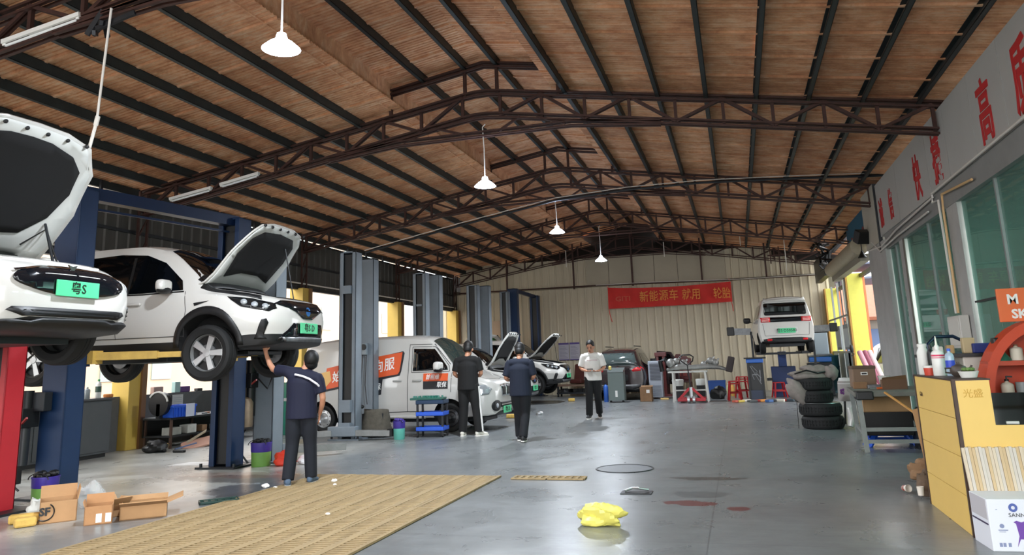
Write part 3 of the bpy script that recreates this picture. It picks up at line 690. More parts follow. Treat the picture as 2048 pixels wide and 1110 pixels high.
LC = thing('two_post_lift', 'grey two post lift around the white van, switch box on its near post', 'car lift')
lift_post(LC, -7.6, 14.98, 1, M_grey, 3.68, .35, .25); lift_post(LC, -7.83, 18.4, -1, M_grey, 3.72, .36, .27)
MB().bx(-7.88, -7.55, 14.76, 14.84, 1.62, 1.86).build('switch_box', mat('grey_box', '#8d979d', .5), LC, bevel=.01)
MB().cyl((-7.6, 14.76, 1.78), (-7.6, 14.72, 1.78), .06, 16).build('dial', M_black, LC)
for dx in (-.06, .03): MB().tube([(-7.6 + dx, 14.82, 1.62), (-7.62 + dx, 14.8, 1.0), (-7.6 + dx * 2, 14.8, .6)], .009, 6).build('cable', M_black, LC)
MB().bx(-7.9, -7.76, 18.24, 18.27, 2.85, 2.9).build('stop_plate', M_grey, LC)
LD = thing('two_post_lift', 'grey two post lift around the second white crossover car', 'car lift')
lift_post(LD, -7.72, 19.05, 1, M_grey, 3.73, .38, .27); lift_post(LD, -7.87, 22.65, -1, M_grey, 3.76, .36, .27)
LE = thing('two_post_lift', 'farthest grey two post lift, next to the small blue lift', 'car lift')
lift_post(LE, -7.72, 23.25, 1, M_grey, 3.78, .42, .27); lift_post(LE, -7.98, 26.45, -1, M_grey, 3.85, .32, .27)
LF = thing('two_post_lift', 'small blue two post lift with top beam by the back wall', 'car lift')
lift_post(LF, -7.85, 27.1, 1, M_blue, 4.0, .36, .27); lift_post(LF, -7.64, 29.45, -1, M_blue, 3.9, .36, .27)
MB().bar((-7.85, 27.1, 3.96), (-7.64, 29.4, 3.86), .12, .12).build('top_beam', M_blue2, LF)
LR = thing('two_post_lift', 'red lift column at the left edge under the nearest white car', 'car lift')
lift_post(LR, -7.72, 6.6, -1, M_red, 2.15, .26, .24); lift_post(LR, -7.5, 4.05, 1, M_red, 2.15, .26, .24)
for k in range(7): MB().cyl((-7.86, 6.55, .3 + k * .22), (-7.83, 6.55, .3 + k * .22), .03, 8).build('hole', M_black, LR)
# ------------------------------------------------------------------ vehicles
M_paint = mat('white_car_paint', '#c6c4bf', .22, 0, coat=.6)
M_trim = mat('car_black_trim', '#101113', .5)
M_well = mat('wheel_well', '#0b0b0c', .9)
M_chrome = mat('chrome', '#cfd2d4', .12, 1.0)
M_rimd = mat('dark_rim', '#3d3e40', .35, .6)
M_rims = mat('silver_rim', '#b7b8b8', .35, .7)
M_lens = mat('headlamp_lens', '#aeb4b8', .06, .3)
M_red_lens = mat('tail_lamp', '#c8242a', .15)
M_plate = mat('green_plate', '#52c98e', .4)
M_ink = mat('plate_ink', '#0e1a14', .5)
M_seam = mat('panel_gap', '#2c2c2c', .7)
M_engine = mat('engine_black', '#121315', .5, .2, .3, 12)
M_engine2 = mat('engine_grey', '#77797b', .4, .6, .3, 12)

def pchip(xs, ys, x):
    n = len(xs)
    if x <= xs[0]: return ys[0]
    if x >= xs[-1]: return ys[-1]
    h = [xs[i + 1] - xs[i] for i in range(n - 1)]; d = [(ys[i + 1] - ys[i]) / h[i] for i in range(n - 1)]
    m = [d[0]] + [0 if d[i - 1] * d[i] <= 0 else 2 * d[i - 1] * d[i] / (d[i - 1] + d[i]) for i in range(1, n - 1)] + [d[-1]]
    for i in range(n - 1):
        if x <= xs[i + 1]:
            t = (x - xs[i]) / h[i]; a = 2 * t ** 3 - 3 * t * t + 1; b = t ** 3 - 2 * t * t + t; c = -2 * t ** 3 + 3 * t * t; e = t ** 3 - t * t
            return a * ys[i] + b * h[i] * m[i] + c * ys[i + 1] + e * h[i] * m[i + 1]
def body_mesh(st, lower_black=2, nx=72):
    """st: stations (x, zbottom, zsill, w_sill, zmid, w_mid, zbelt, w_belt, zshoulder(roof edge), w_roof, zroof)"""
    xs = [s[0] for s in st]; cols = list(zip(*st)); mb = MB(); rings = []
    X = []
    for i in range(nx + 1):
        t = i / nx; t = .5 - .5 * math.cos(PI * t) if False else t
        X.append(xs[0] + (xs[-1] - xs[0]) * t)
    for s in xs[1:-1]:
        j = min(range(len(X)), key=lambda q: abs(X[q] - s)); X[j] = s
    for x in X:
        zb, zs, ws, zm, wm, zl, wl_, ze, we, zr = [pchip(xs, c, x) for c in cols[1:]]
        key = [(0, zb), (ws * .8, zb), (ws * .97, zb + .03), (ws, zs), ((ws + wm) / 2 + .012, (zs + zm) / 2), (wm, zm), ((wm + wl_) / 2 + .008, (zm + zl) / 2), (wl_, zl), ((wl_ + we) / 2, (zl + ze) / 2), (we, ze), (we * .86, ze + (zr - ze) * .62), (we * .5, ze + (zr - ze) * .92), (0, zr)]
        half = []
        for k in range(len(key) - 1):
            p0, p1, p2, p3 = key[max(k - 1, 0)], key[k], key[k + 1], key[min(k + 2, len(key) - 1)]
            half.append(p1)
            half.append(tuple((-p0[i] + 9 * p1[i] + 9 * p2[i] - p3[i]) / 16 for i in (0, 1)))
        half.append(key[-1])
        rings.append([(x, -y, z) for y, z in half] + [(x, y, z) for y, z in half[-2:0:-1]])
    n = len(rings[0]); vs = [p for r in rings for p in r]; fs = []; mi = []
    lb = lower_black * 2
    for i in range(len(rings) - 1):
        for k in range(n):
            fs.append((i * n + k, (i + 1) * n + k, (i + 1) * n + (k + 1) % n, i * n + (k + 1) % n)); mi.append(1 if (k < lb or k >= n - lb) else 0)
    for base, rev in ((0, False), ((len(rings) - 1) * n, True)):
        for k in range(n // 2):
            f = tuple(dict.fromkeys((base + k, base + k + 1, base + n - k - 1, base + (n - k) % n)))
            if len(f) >= 3: fs.append(f if not rev else f[::-1]); mi.append(1 if k < lb else 0)
    mb.v = vs; mb.f = fs; mb.mi = mi
    return mb
def poly_grid(poly, step):
    bm = bmesh.new(); f = bm.faces.new([bm.verts.new((a, b, 0)) for a, b in poly])
    bmesh.ops.triangulate(bm, faces=[f])
    for ax in (0, 1):
        lo = min(p[ax] for p in poly); hi = max(p[ax] for p in poly); k = int(math.floor((hi - lo) / step))
        for i in range(1, k + 1):
            co = [0, 0, 0]; no = [0, 0, 0]; co[ax] = lo + (hi - lo) * i / (k + 1); no[ax] = 1
            bmesh.ops.bisect_plane(bm, geom=bm.verts[:] + bm.edges[:] + bm.faces[:], plane_co=co, plane_no=no)
    bmesh.ops.remove_doubles(bm, verts=bm.verts, dist=1e-5)
    bm.verts.index_update(); vs = [(v.co.x, v.co.y) for v in bm.verts]; fs = [tuple(v.index for v in f.verts) for f in bm.faces]; bm.free()
    return vs, fs
class Car:
    def __init__(s, root, st, lower_black=2, paint=None, black=None, nx=72):
        s.root = root; s.paint = paint or M_paint
        s.black = black or M_trim
        mb = body_mesh(st, lower_black, nx)
        s.body = mb.build('body', [s.paint, s.black, M_well], root)
        bm = bmesh.new(); bm.from_mesh(s.body.data); s.bvh = BVHTree.FromBMesh(bm); bm.free()
    def cut(s, mb):
        mb.mi = [2] * len(mb.f); c = mb.build('cutter', [s.paint, s.black, M_well], None)
        m = s.body.modifiers.new('cut', 'BOOLEAN'); m.operation = 'DIFFERENCE'; m.object = c; m.solver = 'FAST'; s.body.parent = None
        grp_apply(s.body); s.body.parent = s.root; D.objects.remove(c, do_unlink=True)
    def finish(s): shade(s.body.data, 32)
    def hit(s, ax, u, v):
        # ax: 'R' right side (-y), 'L' left side (+y) with (x,z); 'F' front with (y,z); 'B' rear; 'T' top with (x,y)
        o, d = {'R': ((u, -3, v), (0, 1, 0)), 'L': ((u, 3, v), (0, -1, 0)), 'F': ((6, u, v), (-1, 0, 0)), 'B': ((-6, u, v), (1, 0, 0)), 'T': ((u, v, 5), (0, 0, -1))}[ax]
        p, n, i, t = s.bvh.ray_cast(Vector(o), Vector(d))
        if p is None:
            p, n, i, t = s.bvh.find_nearest(Vector(o) + Vector(d) * {'R': 2.2, 'L': 2.2, 'F': 4, 'B': 4, 'T': 3.4}[ax])
        if n.dot(Vector(d)) > 0: n = -n
        return p, n
    def patch(s, name, ax, poly, m, off=.006, th=.012, step=.12, parent=None, xform=None, label=None):
        vs, fs = poly if isinstance(poly, tuple) else poly_grid(poly, step); P = []
        for u, v in vs:
            p, n = s.hit(ax, u, v); P.append(p + n * off)
        mb = MB().add(P, fs); o = mb.build(name, m, parent or s.root, fix=False)
        # face outward
        me = o.data; d = {'R': Vector((0, -1, 0)), 'L': Vector((0, 1, 0)), 'F': Vector((1, 0, 0)), 'B': Vector((-1, 0, 0)), 'T': Vector((0, 0, 1))}[ax]
        if sum(f.normal.dot(d) * f.area for f in me.polygons) < 0: me.flip_normals()
        shade(me, 40)
        if th:
            so = o.modifiers.new('thickness', 'SOLIDIFY'); so.thickness = th; so.offset = -1
        if xform is not None: me.transform(xform)
        if label: o['label'] = label
        return o
    def line(s, name, ax, pts, w=.008, m=None, off=.004):
        for a, b in zip(pts, pts[1:]):
            d = Vector((b[0] - a[0], b[1] - a[1])); L = d.length; d /= L; n = Vector((-d.y, d.x)) * w / 2
            s.patch(name, ax, [(a[0] - n.x, a[1] - n.y), (b[0] - n.x, b[1] - n.y), (b[0] + n.x, b[1] + n.y), (a[0] + n.x, a[1] + n.y)], m or M_seam, off, 0, .1)
    def both(s, name, poly, m, **k):
        for ax in 'RL': s.patch(name, ax, poly, m, **k)
def ellipse(cx, cy, rx, ry, n=24, a0=0, a1=2 * PI):
    return [(cx + rx * math.cos(a0 + (a1 - a0) * i / n), cy + ry * math.sin(a0 + (a1 - a0) * i / n)) for i in range(n + (0 if a1 - a0 > 6.28 else 1))]
def arch_ring(cx, cy, r0, r1, ry0, ry1, n=26):
    vs = []; fs = []
    for i in range(n + 1):
        a = PI * i / n
        for t in (0, .5, 1): vs.append((cx + (r0 + (r1 - r0) * t) * math.cos(a), cy + (ry0 + (ry1 - ry0) * t) * math.sin(a)))
    for i in range(n):
        for t in (0, 1): q = i * 3 + t; fs.append((q, q + 1, q + 4, q + 3))
    return vs, fs
def rrect(x0, x1, y0, y1, r, n=4):
    o = []
    for cx, cy, a in ((x1 - r, y1 - r, 0), (x0 + r, y1 - r, PI / 2), (x0 + r, y0 + r, PI), (x1 - r, y0 + r, 1.5 * PI)):
        o += [(cx + r * math.cos(a + PI / 2 * i / n), cy + r * math.sin(a + PI / 2 * i / n)) for i in range(n + 1)]
    return o
def wheel(root, x, y, z, r, w=.2, style='five', side=-1, steer=0.0):
    T = Matrix.Translation((x, y, z)) @ Matrix.Rotation(steer, 4, 'Z')
    ri = r * .68; h = w / 2
    prof = [(ri, -h * .8), (r * .86, -h), (r * .96, -h * .86), (r, -h * .6), (r, -h * .22), (r * .985, -h * .2), (r * .985, -h * .12), (r, -h * .1), (r, h * .1), (r * .985, h * .12), (r * .985, h * .2), (r, h * .22), (r, h * .6), (r * .96, h * .86), (r * .86, h), (ri, h * .8), (ri * .96, h * .5), (ri * .96, -h * .5), (ri, -h * .8)]
    t = MB().lathe(prof, ax=(0, 1, 0), n=36).xf(T).build('wheel', M_rubber, root, smooth=35)
    f = side * h * .55
    if style == 'five':
        MB().lathe([(ri, f), (ri * .94, f + side * .012), (ri * .9, f - side * .02), (ri * .9, -f)], ax=(0, 1, 0), n=36).xf(T).build('rim_ring', M_rims, t, smooth=30)
        MB().lathe([(0, f - side * .03), (ri * .92, f - side * .045)], ax=(0, 1, 0), n=30).xf(T).build('rim_back', M_black, t)
        sp = MB()
        for k in range(5):
            a = 2 * PI * k / 5 + .3; d = Vector((math.sin(a), 0, math.cos(a))); s_ = Vector((math.cos(a), 0, -math.sin(a)))
            vs = [Vector((0, f + side * q, 0)) + d * rr_ + s_ * ww for q in (-.03, .004) for rr_, ww in ((ri * .16, -.03), (ri * .9, -.042), (ri * .9, .042), (ri * .16, .03))]
            sp.add(vs, [(0, 1, 2, 3), (7, 6, 5, 4), (0, 4, 5, 1), (1, 5, 6, 2), (2, 6, 7, 3), (3, 7, 4, 0)])
        sp.lathe([(0, f + side * .012), (ri * .2, f + side * .01), (ri * .22, f - side * .03)], ax=(0, 1, 0), n=20)
        sp.xf(T).build('spokes', M_rims, t, bevel=.004)
        MB().lathe([(ri * .2, f), (ri * .45, f - side * .012), (ri * .45, f - side * .04)], ax=(0, 1, 0), n=24).xf(T).build('brake_disc', M_engine2, t)
    else:
        m_ = M_rims if style == 'steel' else M_rimd
        MB().lathe([(ri, f), (ri * .93, f + side * .01), (ri * .88, f - side * .02), (ri * .62, f - side * .005), (ri * .52, f - side * .03), (ri * .3, f - side * .01), (ri * .16, f + side * .015), (0, f + side * .015)], ax=(0, 1, 0), n=30).xf(T).build('rim', m_, t, smooth=40)
        ho = MB()
        for k in range(10):
            a = 2 * PI * k / 10; ho.lathe([(0, f - side * .012), (.016, f - side * .012)], o=(math.sin(a) * ri * .75, 0, math.cos(a) * ri * .75), ax=(0, 1, 0), n=8)
        ho.xf(T).build('rim_holes', M_black, t)
    # inner brake and hub
    MB().lathe([(0, -f * .6), (ri * .6, -f * .6), (ri * .6, -f * .9), (ri * .25, -f), (0, -f * 1.6)], ax=(0, 1, 0), n=20).xf(T).build('hub', M_engine2, t)
    return t
def mirror(c, x, y, z, side, m=None, s=1.0):
    o = MB().box((x, y + side * .14 * s, z), (.13 * s, .23 * s, .16 * s)).build('mirror', m or c.paint, c.root, smooth=60)
    bv = o.modifiers.new('bevel', 'BEVEL'); bv.width = .055 * s; bv.segments = 4
    MB().ball((0, 0, 0), (.08 * s, .115 * s, .05 * s), 12, 8).xf(Matrix.Translation((x, y + side * .14 * s, z - .055 * s))).build('mirror_base', M_trim, o, smooth=True)
    MB().bar((x, y, z - .07 * s), (x, y + side * .1 * s, z - .06 * s), .05, .03).build('mirror_arm', M_trim, o)
    return o
def plate(c, ax, y, z, body, m=None, w=.48, h=.14, tilt=0):
    p, n = c.hit(ax, y, z); s = 1 if ax == 'F' else -1
    ob = MB().bx(0, s * .012, -w / 2, w / 2, -h / 2, h / 2).build('number_plate', m or M_plate, c.root, bevel=.004)
    ob.location = p + Vector((s * .022, 0, 0)); ob.rotation_euler = (0, tilt * s, 0)
    R = Matrix(((0, 0, s), (s, 0, 0), (0, 1, 0))).to_4x4()
    text(body, .115, M_ink, 'plate_text', ob, M=Matrix.Translation((s * .014, 0, 0)) @ R, sx=1, bold=.0006, depth=.003)
    return ob
def hood(c, poly, hinge, ang, inner, m_in=None, th=.022, name='hood', scl=(1.13, 1.05)):
    """opened bonnet: outline poly (x,y) is lifted off the body and turned about the rear hinge (x,z)"""
    H = Matrix.Translation((hinge[0], 0, hinge[1])) @ Matrix.Rotation(-ang, 4, 'Y') @ Matrix.Diagonal((scl[0], scl[1], 1, 1)) @ Matrix.Translation((-hinge[0], 0, -hinge[1]))
    h = c.patch(name, 'T', poly, c.paint, .004, th, .14, None, H)
    cx = sum(p[0] for p in poly) / len(poly); cy = 0
    rim = c.patch('hood_frame', 'T', [(cx + (p[0] - cx) * .96, p[1] * .96) for p in poly], mat('grey_white_hood_frame', '#c9cac6', .4), -.02, .02, .14, h, H)
    c.patch('hood_lining', 'T', inner, m_in or mat('black_hood_lining', '#060607', .9), -.043, .012, .14, h, H)
    for k in range(6):
        y = -.5 + k * .2; x = max(p[0] for p in inner) + .05
        q, n = c.hit('T', x, y); q = H @ (q - Vector((0, 0, .045)))
        MB().ball(q, .022, 8, 6).build('hood_clip', M_trim, h)
    return h, H
def bay(c, x0, x1, w, z, seed=1, green=False):
    """things in an open engine bay"""
    r = random.Random(seed); e = MB(); g = MB()
    n = 0
    for i in range(14):
        x = r.uniform(x0 + .08, x1 - .1); y = r.uniform(-w + .2, w - .2); sx, sy, sz = r.uniform(.1, .26), r.uniform(.1, .3), r.uniform(.08, .2)
        (e if i % 3 else g).bx(x - sx / 2, x + sx / 2, y - sy / 2, y + sy / 2, z - .3, z - .26 + sz)
    e.build('motor_cover', M_engine, c.root, bevel=.015); g.build('inverter', M_engine2, c.root, bevel=.01)
    hs = MB()
    for i in range(5):
        a = [(r.uniform(x0 + .1, x1 - .1), r.uniform(-w + .1, w - .1), z - .1 + r.uniform(0, .08)) for _ in range(4)]
        hs.tube(a, .014, 6)
    hs.build('hoses', M_black, c.root, smooth=True)
def scale_poly(p, s, cx=None, cy=0):
    cx = cx if cx is not None else sum(a[0] for a in p) / len(p)
    return [(cx + (a - cx) * s, cy + (b - cy) * s) for a, b in p]

def crossover(label, loc, rz, droop=0.12, group=None, hood_ang=.75, plate_txt='粤S D', far=False, m_in=None, wheels=True, hood_open=True, group_open=False):
    """white compact crossover: origin on the ground line below mid wheelbase; droop = how far the wheels hang"""
    root = thing('car', label, 'car', loc, rz, group); d = droop; wb = 1.28
    # x, zb, zsill, wsill, zmid, wmid, zbelt, wbelt, zedge, wroof, zroof
    S = [(-2.06, .46, .55, .50, .70, .58, .92, .52, 1.10, .40, 1.14), (-2.02, .36, .48, .68, .70, .78, .95, .72, 1.22, .58, 1.27), (-1.88, .28, .45, .80, .70, .87, 1.0, .80, 1.40, .62, 1.52), (-1.5, .24, .40, .86, .68, .905, 1.0, .85, 1.54, .64, 1.65),
         (-.9, .22, .36, .87, .66, .91, .98, .86, 1.60, .64, 1.70), (0.0, .22, .36, .87, .64, .91, .96, .865, 1.61, .63, 1.715), (.45, .22, .36, .87, .64, .91, .95, .865, 1.53, .62, 1.65), (.95, .22, .36, .87, .64, .91, .95, .86, 1.22, .70, 1.33),
         (1.22, .23, .37, .87, .65, .91, .94, .86, 1.00, .76, 1.06), (1.6, .24, .40, .85, .65, .90, .88, .83, .94, .72, 1.0), (1.9, .26, .42, .78, .62, .83, .80, .76, .88, .62, .93), (2.08, .28, .42, .66, .60, .72, .76, .66, .83, .52, .87), (2.17, .32, .42, .46, .58, .54, .72, .50, .78, .40, .81), (2.2, .38, .44, .34, .56, .40, .68, .38, .73, .3, .75)]
    S = [(s[0],) + tuple(v + d if i in (0, 1, 3, 5, 7, 9) else v for i, v in enumerate(s[1:])) for s in S]
    c = Car(root, S, 3)
    zc = .35
    # patches first (they use the uncut body)
    z = lambda q: q + d
    win = [(-1.62, z(1.06)), (-1.35, z(1.38)), (-.9, z(1.52)), (-.2, z(1.56)), (.2, z(1.53)), (.5, z(1.41)), (.82, z(1.15)), (.88, z(1.02)), (.3, z(1.0)), (-.8, z(1.02))]
    c.both('side_window', win, M_glassd, off=.006, th=0, step=.15)
    for s_ in 'RL':
        c.patch('pillar', s_, [(.06, z(.99)), (.1, z(.99)), (.06, z(1.5)), (.02, z(1.5))], M_trim, .009, 0)
        c.patch('pillar', s_, [(-.88, z(1.0)), (-.8, z(1.0)), (-.8, z(1.5)), (-.88, z(1.48))], M_trim, .009, 0)
        c.line('door_gap', s_, [(.92, z(1.0)), (.98, z(.75)), (.96, z(.42))]); c.line('door_gap', s_, [(-.02, z(.98)), (-.03, z(.42))])
        c.line('door_gap', s_, [(-.86, z(.98)), (-.72, z(.62)), (-.7, z(.42))]); c.line('door_gap', s_, [(.96, z(.43)), (-.7, z(.43))])
        c.line('window_chrome', s_, [(-1.62, z(1.05)), (-.8, z(1.005)), (.3, z(.985)), (.9, z(1.0))], .018, M_trim)
        for x in (.12, -.7): c.patch('door_handle', s_, rrect(x, x + .2, z(.84), z(.875), .012), c.paint, .03, .03)
        c.patch('fender_vent', s_, [(1.08, z(.84)), (1.3, z(.86)), (1.1, z(.80))], M_trim, .008, 0)
    c.patch('windscreen', 'T', [(1.08, -.70), (1.06, 0), (1.08, .70), (.5, .56), (.46, 0), (.5, -.56)], M_glassd, .006, 0, .15)
    c.patch('rear_window', 'B', [(-.55, z(1.12)), (.55, z(1.12)), (.5, z(1.42)), (-.5, z(1.42))], M_glassd, .006, 0)
    for s_, ax in ((-1, 'R'), (1, 'L')):
        c.patch('headlamp', ax, [(1.52, z(.90)), (1.72, z(.77)), (2.04, z(.70)), (2.1, z(.74)), (2.06, z(.80)), (1.8, z(.87))], mat('headlamp_black', '#16181a', .08), .010, .02, .06)
        for x, zz in ((1.74, .825), (1.87, .79), (1.99, .765)):
            p, n = c.hit(ax, x, z(zz)); MB().ball(p, (.05, .03, .042), 12, 8).build('headlamp_lens', M_lens, root, smooth=True)
        c.patch('bumper_slot', ax, [(1.88, z(.36)), (1.98, z(.60)), (2.03, z(.61)), (2.05, z(.56)), (1.98, z(.40)), (2.02, z(.36))], M_trim, .012, .01, .06)
        c.patch('rear_lamp', ax, [(-2.0, z(.85)), (-1.7, z(.92)), (-1.72, z(1.02)), (-1.98, z(1.0))], M_red_lens, .01, .01, .1)
        # arch cladding
        for x in (wb, -wb):
            c.patch('arch_cladding', ax, arch_ring(x, zc + d * .6, .395, .47, .395, .47 + d * .2), M_trim, .012, .012, .1)
    c.patch('grille', 'F', [(-.62, z(.80)), (-.3, z(.70)), (-.12, z(.62)), (.12, z(.62)), (.3, z(.70)), (.62, z(.80)), (.5, z(.845)), (-.5, z(.845))], mat('gloss_black_grille', '#0d1015', .08), .012, .02, .07)
    c.patch('lower_grille', 'F', [(-.62, z(.34)), (-.38, z(.56)), (.38, z(.56)), (.62, z(.34))], mat('gloss_black_grille', '#0d1015', .08), .012, .02, .08)
    c.patch('skid_plate', 'F', [(-.5, z(.33)), (.5, z(.33)), (.55, z(.38)), (-.55, z(.38))], M_engine2, .02, .02, .08)
    p, n = c.hit('F', 0, z(.72)); MB().lathe([(0, .012), (.06, .012), (.065, 0)], p, (1, 0, .1), 20).build('badge', mat('blue_badge', '#3f7fc8', .2, .6), root)
    plate(c, 'F', 0, z(.50), plate_txt)
    # bonnet
    if hood_open:
        hp = [(1.08, -.72), (1.6, -.71), (1.88, -.62), (2.02, -.50), (2.07, -.25), (2.075, 0), (2.07, .25), (2.02, .50), (1.88, .62), (1.6, .71), (1.08, .72), (1.03, 0)]
        hi = [(1.28, -.5), (1.6, -.56), (1.84, -.5), (1.95, -.36), (1.98, 0), (1.95, .36), (1.84, .5), (1.6, .56), (1.28, .5), (1.36, .2), (1.36, -.2)]
        hg, HM = hood(c, hp, (1.08, z(1.06)), hood_ang, hi, m_in)
        q = HM @ c.hit('T', 1.85, .35)[0]; MB().tube([(1.75, .5, z(.82)), q - Vector((0, 0, .05))], .008, 6).build('hood_stay', M_darksteel, hg)
        c.cut(MB().prism([(1.58 + (a - 1.58) * .92, b * .83) for a, b in hp], .8, (0, 0, z(.58))))
        bay(c, 1.2, 2.0, .62, z(.90), 3); c.patch('cowl_panel', 'T', [(1.02, -.72), (1.22, -.70), (1.24, 0), (1.22, .70), (1.02, .72)], M_trim, .012, .02, .1)
        for sy in (-1, 1): c.patch('fender_seal', 'T', [(1.1, sy * .70), (1.6, sy * .68), (1.86, sy * .60), (1.9, sy * .66), (1.6, sy * .75), (1.1, sy * .78)], M_trim, .012, .02, .08)
    for x in (wb, -wb):
        for s_ in (-1, 1):
            c.cut(MB().cyl((x, s_ * .64, zc + d * .6), (x, s_ * 1.1, zc + d * .6), .40, 32))
    c.finish()
    for x in (wb, -wb):
        for s_ in (-1, 1): wheel(root, x, s_ * .80, zc, zc, .21, 'five', s_)
    mirror(c, .72, -.86, z(1.07), -1); mirror(c, .72, .86, z(1.07), 1)
    MB().bx(-1.5, 1.6, -.42, .42, z(.18), z(.23)).bx(-.6, .5, -.55, .55, z(.12), z(.2)).build('battery_pack', M_darksteel, root, bevel=.01)
    for x in (wb, -wb): MB().bar((x, -.72, zc), (x, .72, zc + .02), .06, .05).bar((x - .25, -.35, z(.2)), (x, -.72, zc - .05), .05, .04).bar((x - .25, .35, z(.2)), (x, .72, zc - .05), .05, .04).build('suspension', M_darksteel, root)
    return root
crossover('white crossover car raised high on the blue lift, bonnet open, spoked alloy wheels', (-7.73, 8.96, 1.27), .07, .14, hood_ang=1.02, plate_txt='粤S D')
def arches(c, xs, zc, r, d=0.0, w=.62):
    for x in xs:
        for s_ in (-1, 1): c.cut(MB().cyl((x, s_ * w, zc + d * .5), (x, s_ * 1.2, zc + d * .5), r, 32))

def sedan():
    root = thing('car', 'nearest white car at the left edge, lifted, with black oval nose and bonnet up', 'car', (-8.08, 5.4, 1.465), 0); d = .1; z = lambda q: q + d; fx = 1.48
    S = [(-2.45, .5, .6, .5, .72, .6, .9, .55, .98, .4, 1.02), (-2.38, .36, .5, .78, .7, .85, .95, .78, 1.04, .6, 1.08), (-2.1, .26, .42, .92, .68, .97, .98, .9, 1.1, .68, 1.16), (-1.3, .2, .36, .94, .66, .98, .96, .92, 1.28, .62, 1.36), (-.4, .18, .34, .94, .64, .98, .93, .93, 1.36, .6, 1.44),
         (.3, .18, .34, .94, .64, .98, .92, .93, 1.33, .6, 1.42), (.9, .18, .34, .94, .64, .98, .92, .92, 1.08, .72, 1.14), (1.15, .18, .34, .94, .64, .98, .90, .91, .97, .78, 1.02), (1.6, .2, .36, .93, .62, .97, .84, .90, .92, .76, .96), (2.0, .22, .36, .90, .60, .93, .78, .86, .85, .70, .89), (2.25, .24, .36, .80, .58, .82, .72, .76, .78, .6, .82), (2.38, .26, .36, .66, .56, .68, .68, .62, .73, .5, .76), (2.46, .3, .36, .46, .54, .48, .64, .44, .69, .36, .71)]
    S = [(s[0],) + tuple(v + d if i in (0, 1, 3, 5, 7, 9) else v for i, v in enumerate(s[1:])) for s in S]
    c = Car(root, S, 2); zc = .35
    c.both('side_window', [(-1.5, z(1.02)), (-1.0, z(1.24)), (-.3, z(1.31)), (.3, z(1.28)), (.85, z(1.06)), (.9, z(.97)), (0, z(.96))], M_glassd, th=0, step=.15)
    c.patch('windscreen', 'T', [(1.12, -.68), (1.16, 0), (1.12, .68), (.42, .54), (.38, 0), (.42, -.54)], M_glassd, .006, 0, .15)
    for s_ in 'RL':
        c.line('door_gap', s_, [(1.0, z(.9)), (1.02, z(.36))]); c.line('door_gap', s_, [(-.05, z(.95)), (-.06, z(.34))])
        c.patch('headlamp', s_, [(1.85, z(.79)), (2.1, z(.62)), (2.22, z(.58)), (2.3, z(.66)), (2.15, z(.75))], M_lens, .012, .01, .06)
        c.patch('bumper_vent', s_, [(2.12, z(.32)), (2.25, z(.34)), (2.3, z(.48)), (2.2, z(.47))], M_trim, .012, .01, .05)
        for k in range(3): c.line('vent_slat', s_, [(2.13, z(.35 + k * .04)), (2.27, z(.36 + k * .04))], .014, c.paint, .022)
    GB = mat('gloss_black_grille', '#0d1015', .08)
    c.patch('nose_panel', 'F', ellipse(0, z(.65), .58, .13, 32), GB, .016, .02, .06)
    c.patch('lower_grille', 'F', [(-.62, z(.38)), (-.5, z(.335)), (.5, z(.335)), (.62, z(.38)), (.58, z(.41)), (-.58, z(.41))], M_trim, .014, .01, .08)
    for k in range(2): c.line('grille_bar', 'F', [(-.5, z(.36 + k * .025)), (.5, z(.36 + k * .025))], .006, M_darksteel, .018)
    c.patch('front_lip', 'F', [(-.8, z(.19)), (.8, z(.19)), (.78, z(.30)), (-.78, z(.30))], M_trim, .03, .03, .1)
    p, n = c.hit('F', 0, z(.755))
    MB().prism([(-.05, .05), (0, .035), (.05, .05), (.02, .01), (0, -.07), (-.02, .01)], .012, p + Vector((.012, 0, 0)), (0, 1, 0), (0, 0, 1)).build('badge', M_chrome, root)
    c.line('nose_chrome', 'F', [(-.56, z(.705)), (-.3, z(.755)), (0, z(.76)), (.3, z(.755)), (.56, z(.705))], .014, M_chrome, .02)
    plate(c, 'F', 0, z(.585), '粤S', w=.46, h=.14)
    hp = [(.94, -.80), (1.5, -.83), (1.95, -.76), (2.2, -.58), (2.27, -.3), (2.28, 0), (2.27, .3), (2.2, .58), (1.95, .76), (1.5, .83), (.94, .80), (.88, 0)]
    hi = [(1.22, -.42), (1.42, -.60), (1.7, -.67), (1.95, -.62), (2.08, -.46), (2.15, -.2), (2.16, 0), (2.15, .2), (2.08, .46), (1.95, .62), (1.7, .67), (1.42, .60), (1.22, .42), (1.16, 0)]
    hg, HM = hood(c, hp, (.92, z(1.05)), 1.04, hi, scl=(1.09, 1.13))
    for y in (-.62, .62):
        q = HM @ (c.hit('T', 1.35, y)[0] - Vector((0, 0, .05))); MB().tube([(1.55, y, z(.82)), q], .014, 8).build('hood_strut', M_darksteel, hg)
    MB().tube([HM @ Vector((1.1, .5, z(.95))), HM @ Vector((1.3, .66, z(.93))), (1.5, .7, z(.9)), (1.45, .6, z(.8))], .01, 6).build('wire_loom', M_black, hg)
    c.cut(MB().prism([(1.6 + (a - 1.6) * .93, b * .78) for a, b in hp], .8, (0, 0, z(.55)))); arches(c, (fx, -fx), zc, .40, d, .66); c.finish()
    bay(c, 1.15, 2.15, .7, z(.78), 11); r = random.Random(5)
    g = MB()
    for i in range(10): g.bar((r.uniform(1.6, 2.2), r.uniform(-.6, .6), z(.8)), (r.uniform(1.6, 2.2), r.uniform(-.6, .6), z(.84)), .05, .02)
    g.build('front_brackets', M_trim, root)
    c.patch('front_crossmember', 'T', [(2.08, -.6), (2.2, -.5), (2.26, 0), (2.2, .5), (2.08, .6), (2.14, 0)], c.paint, .012, .02, .1)
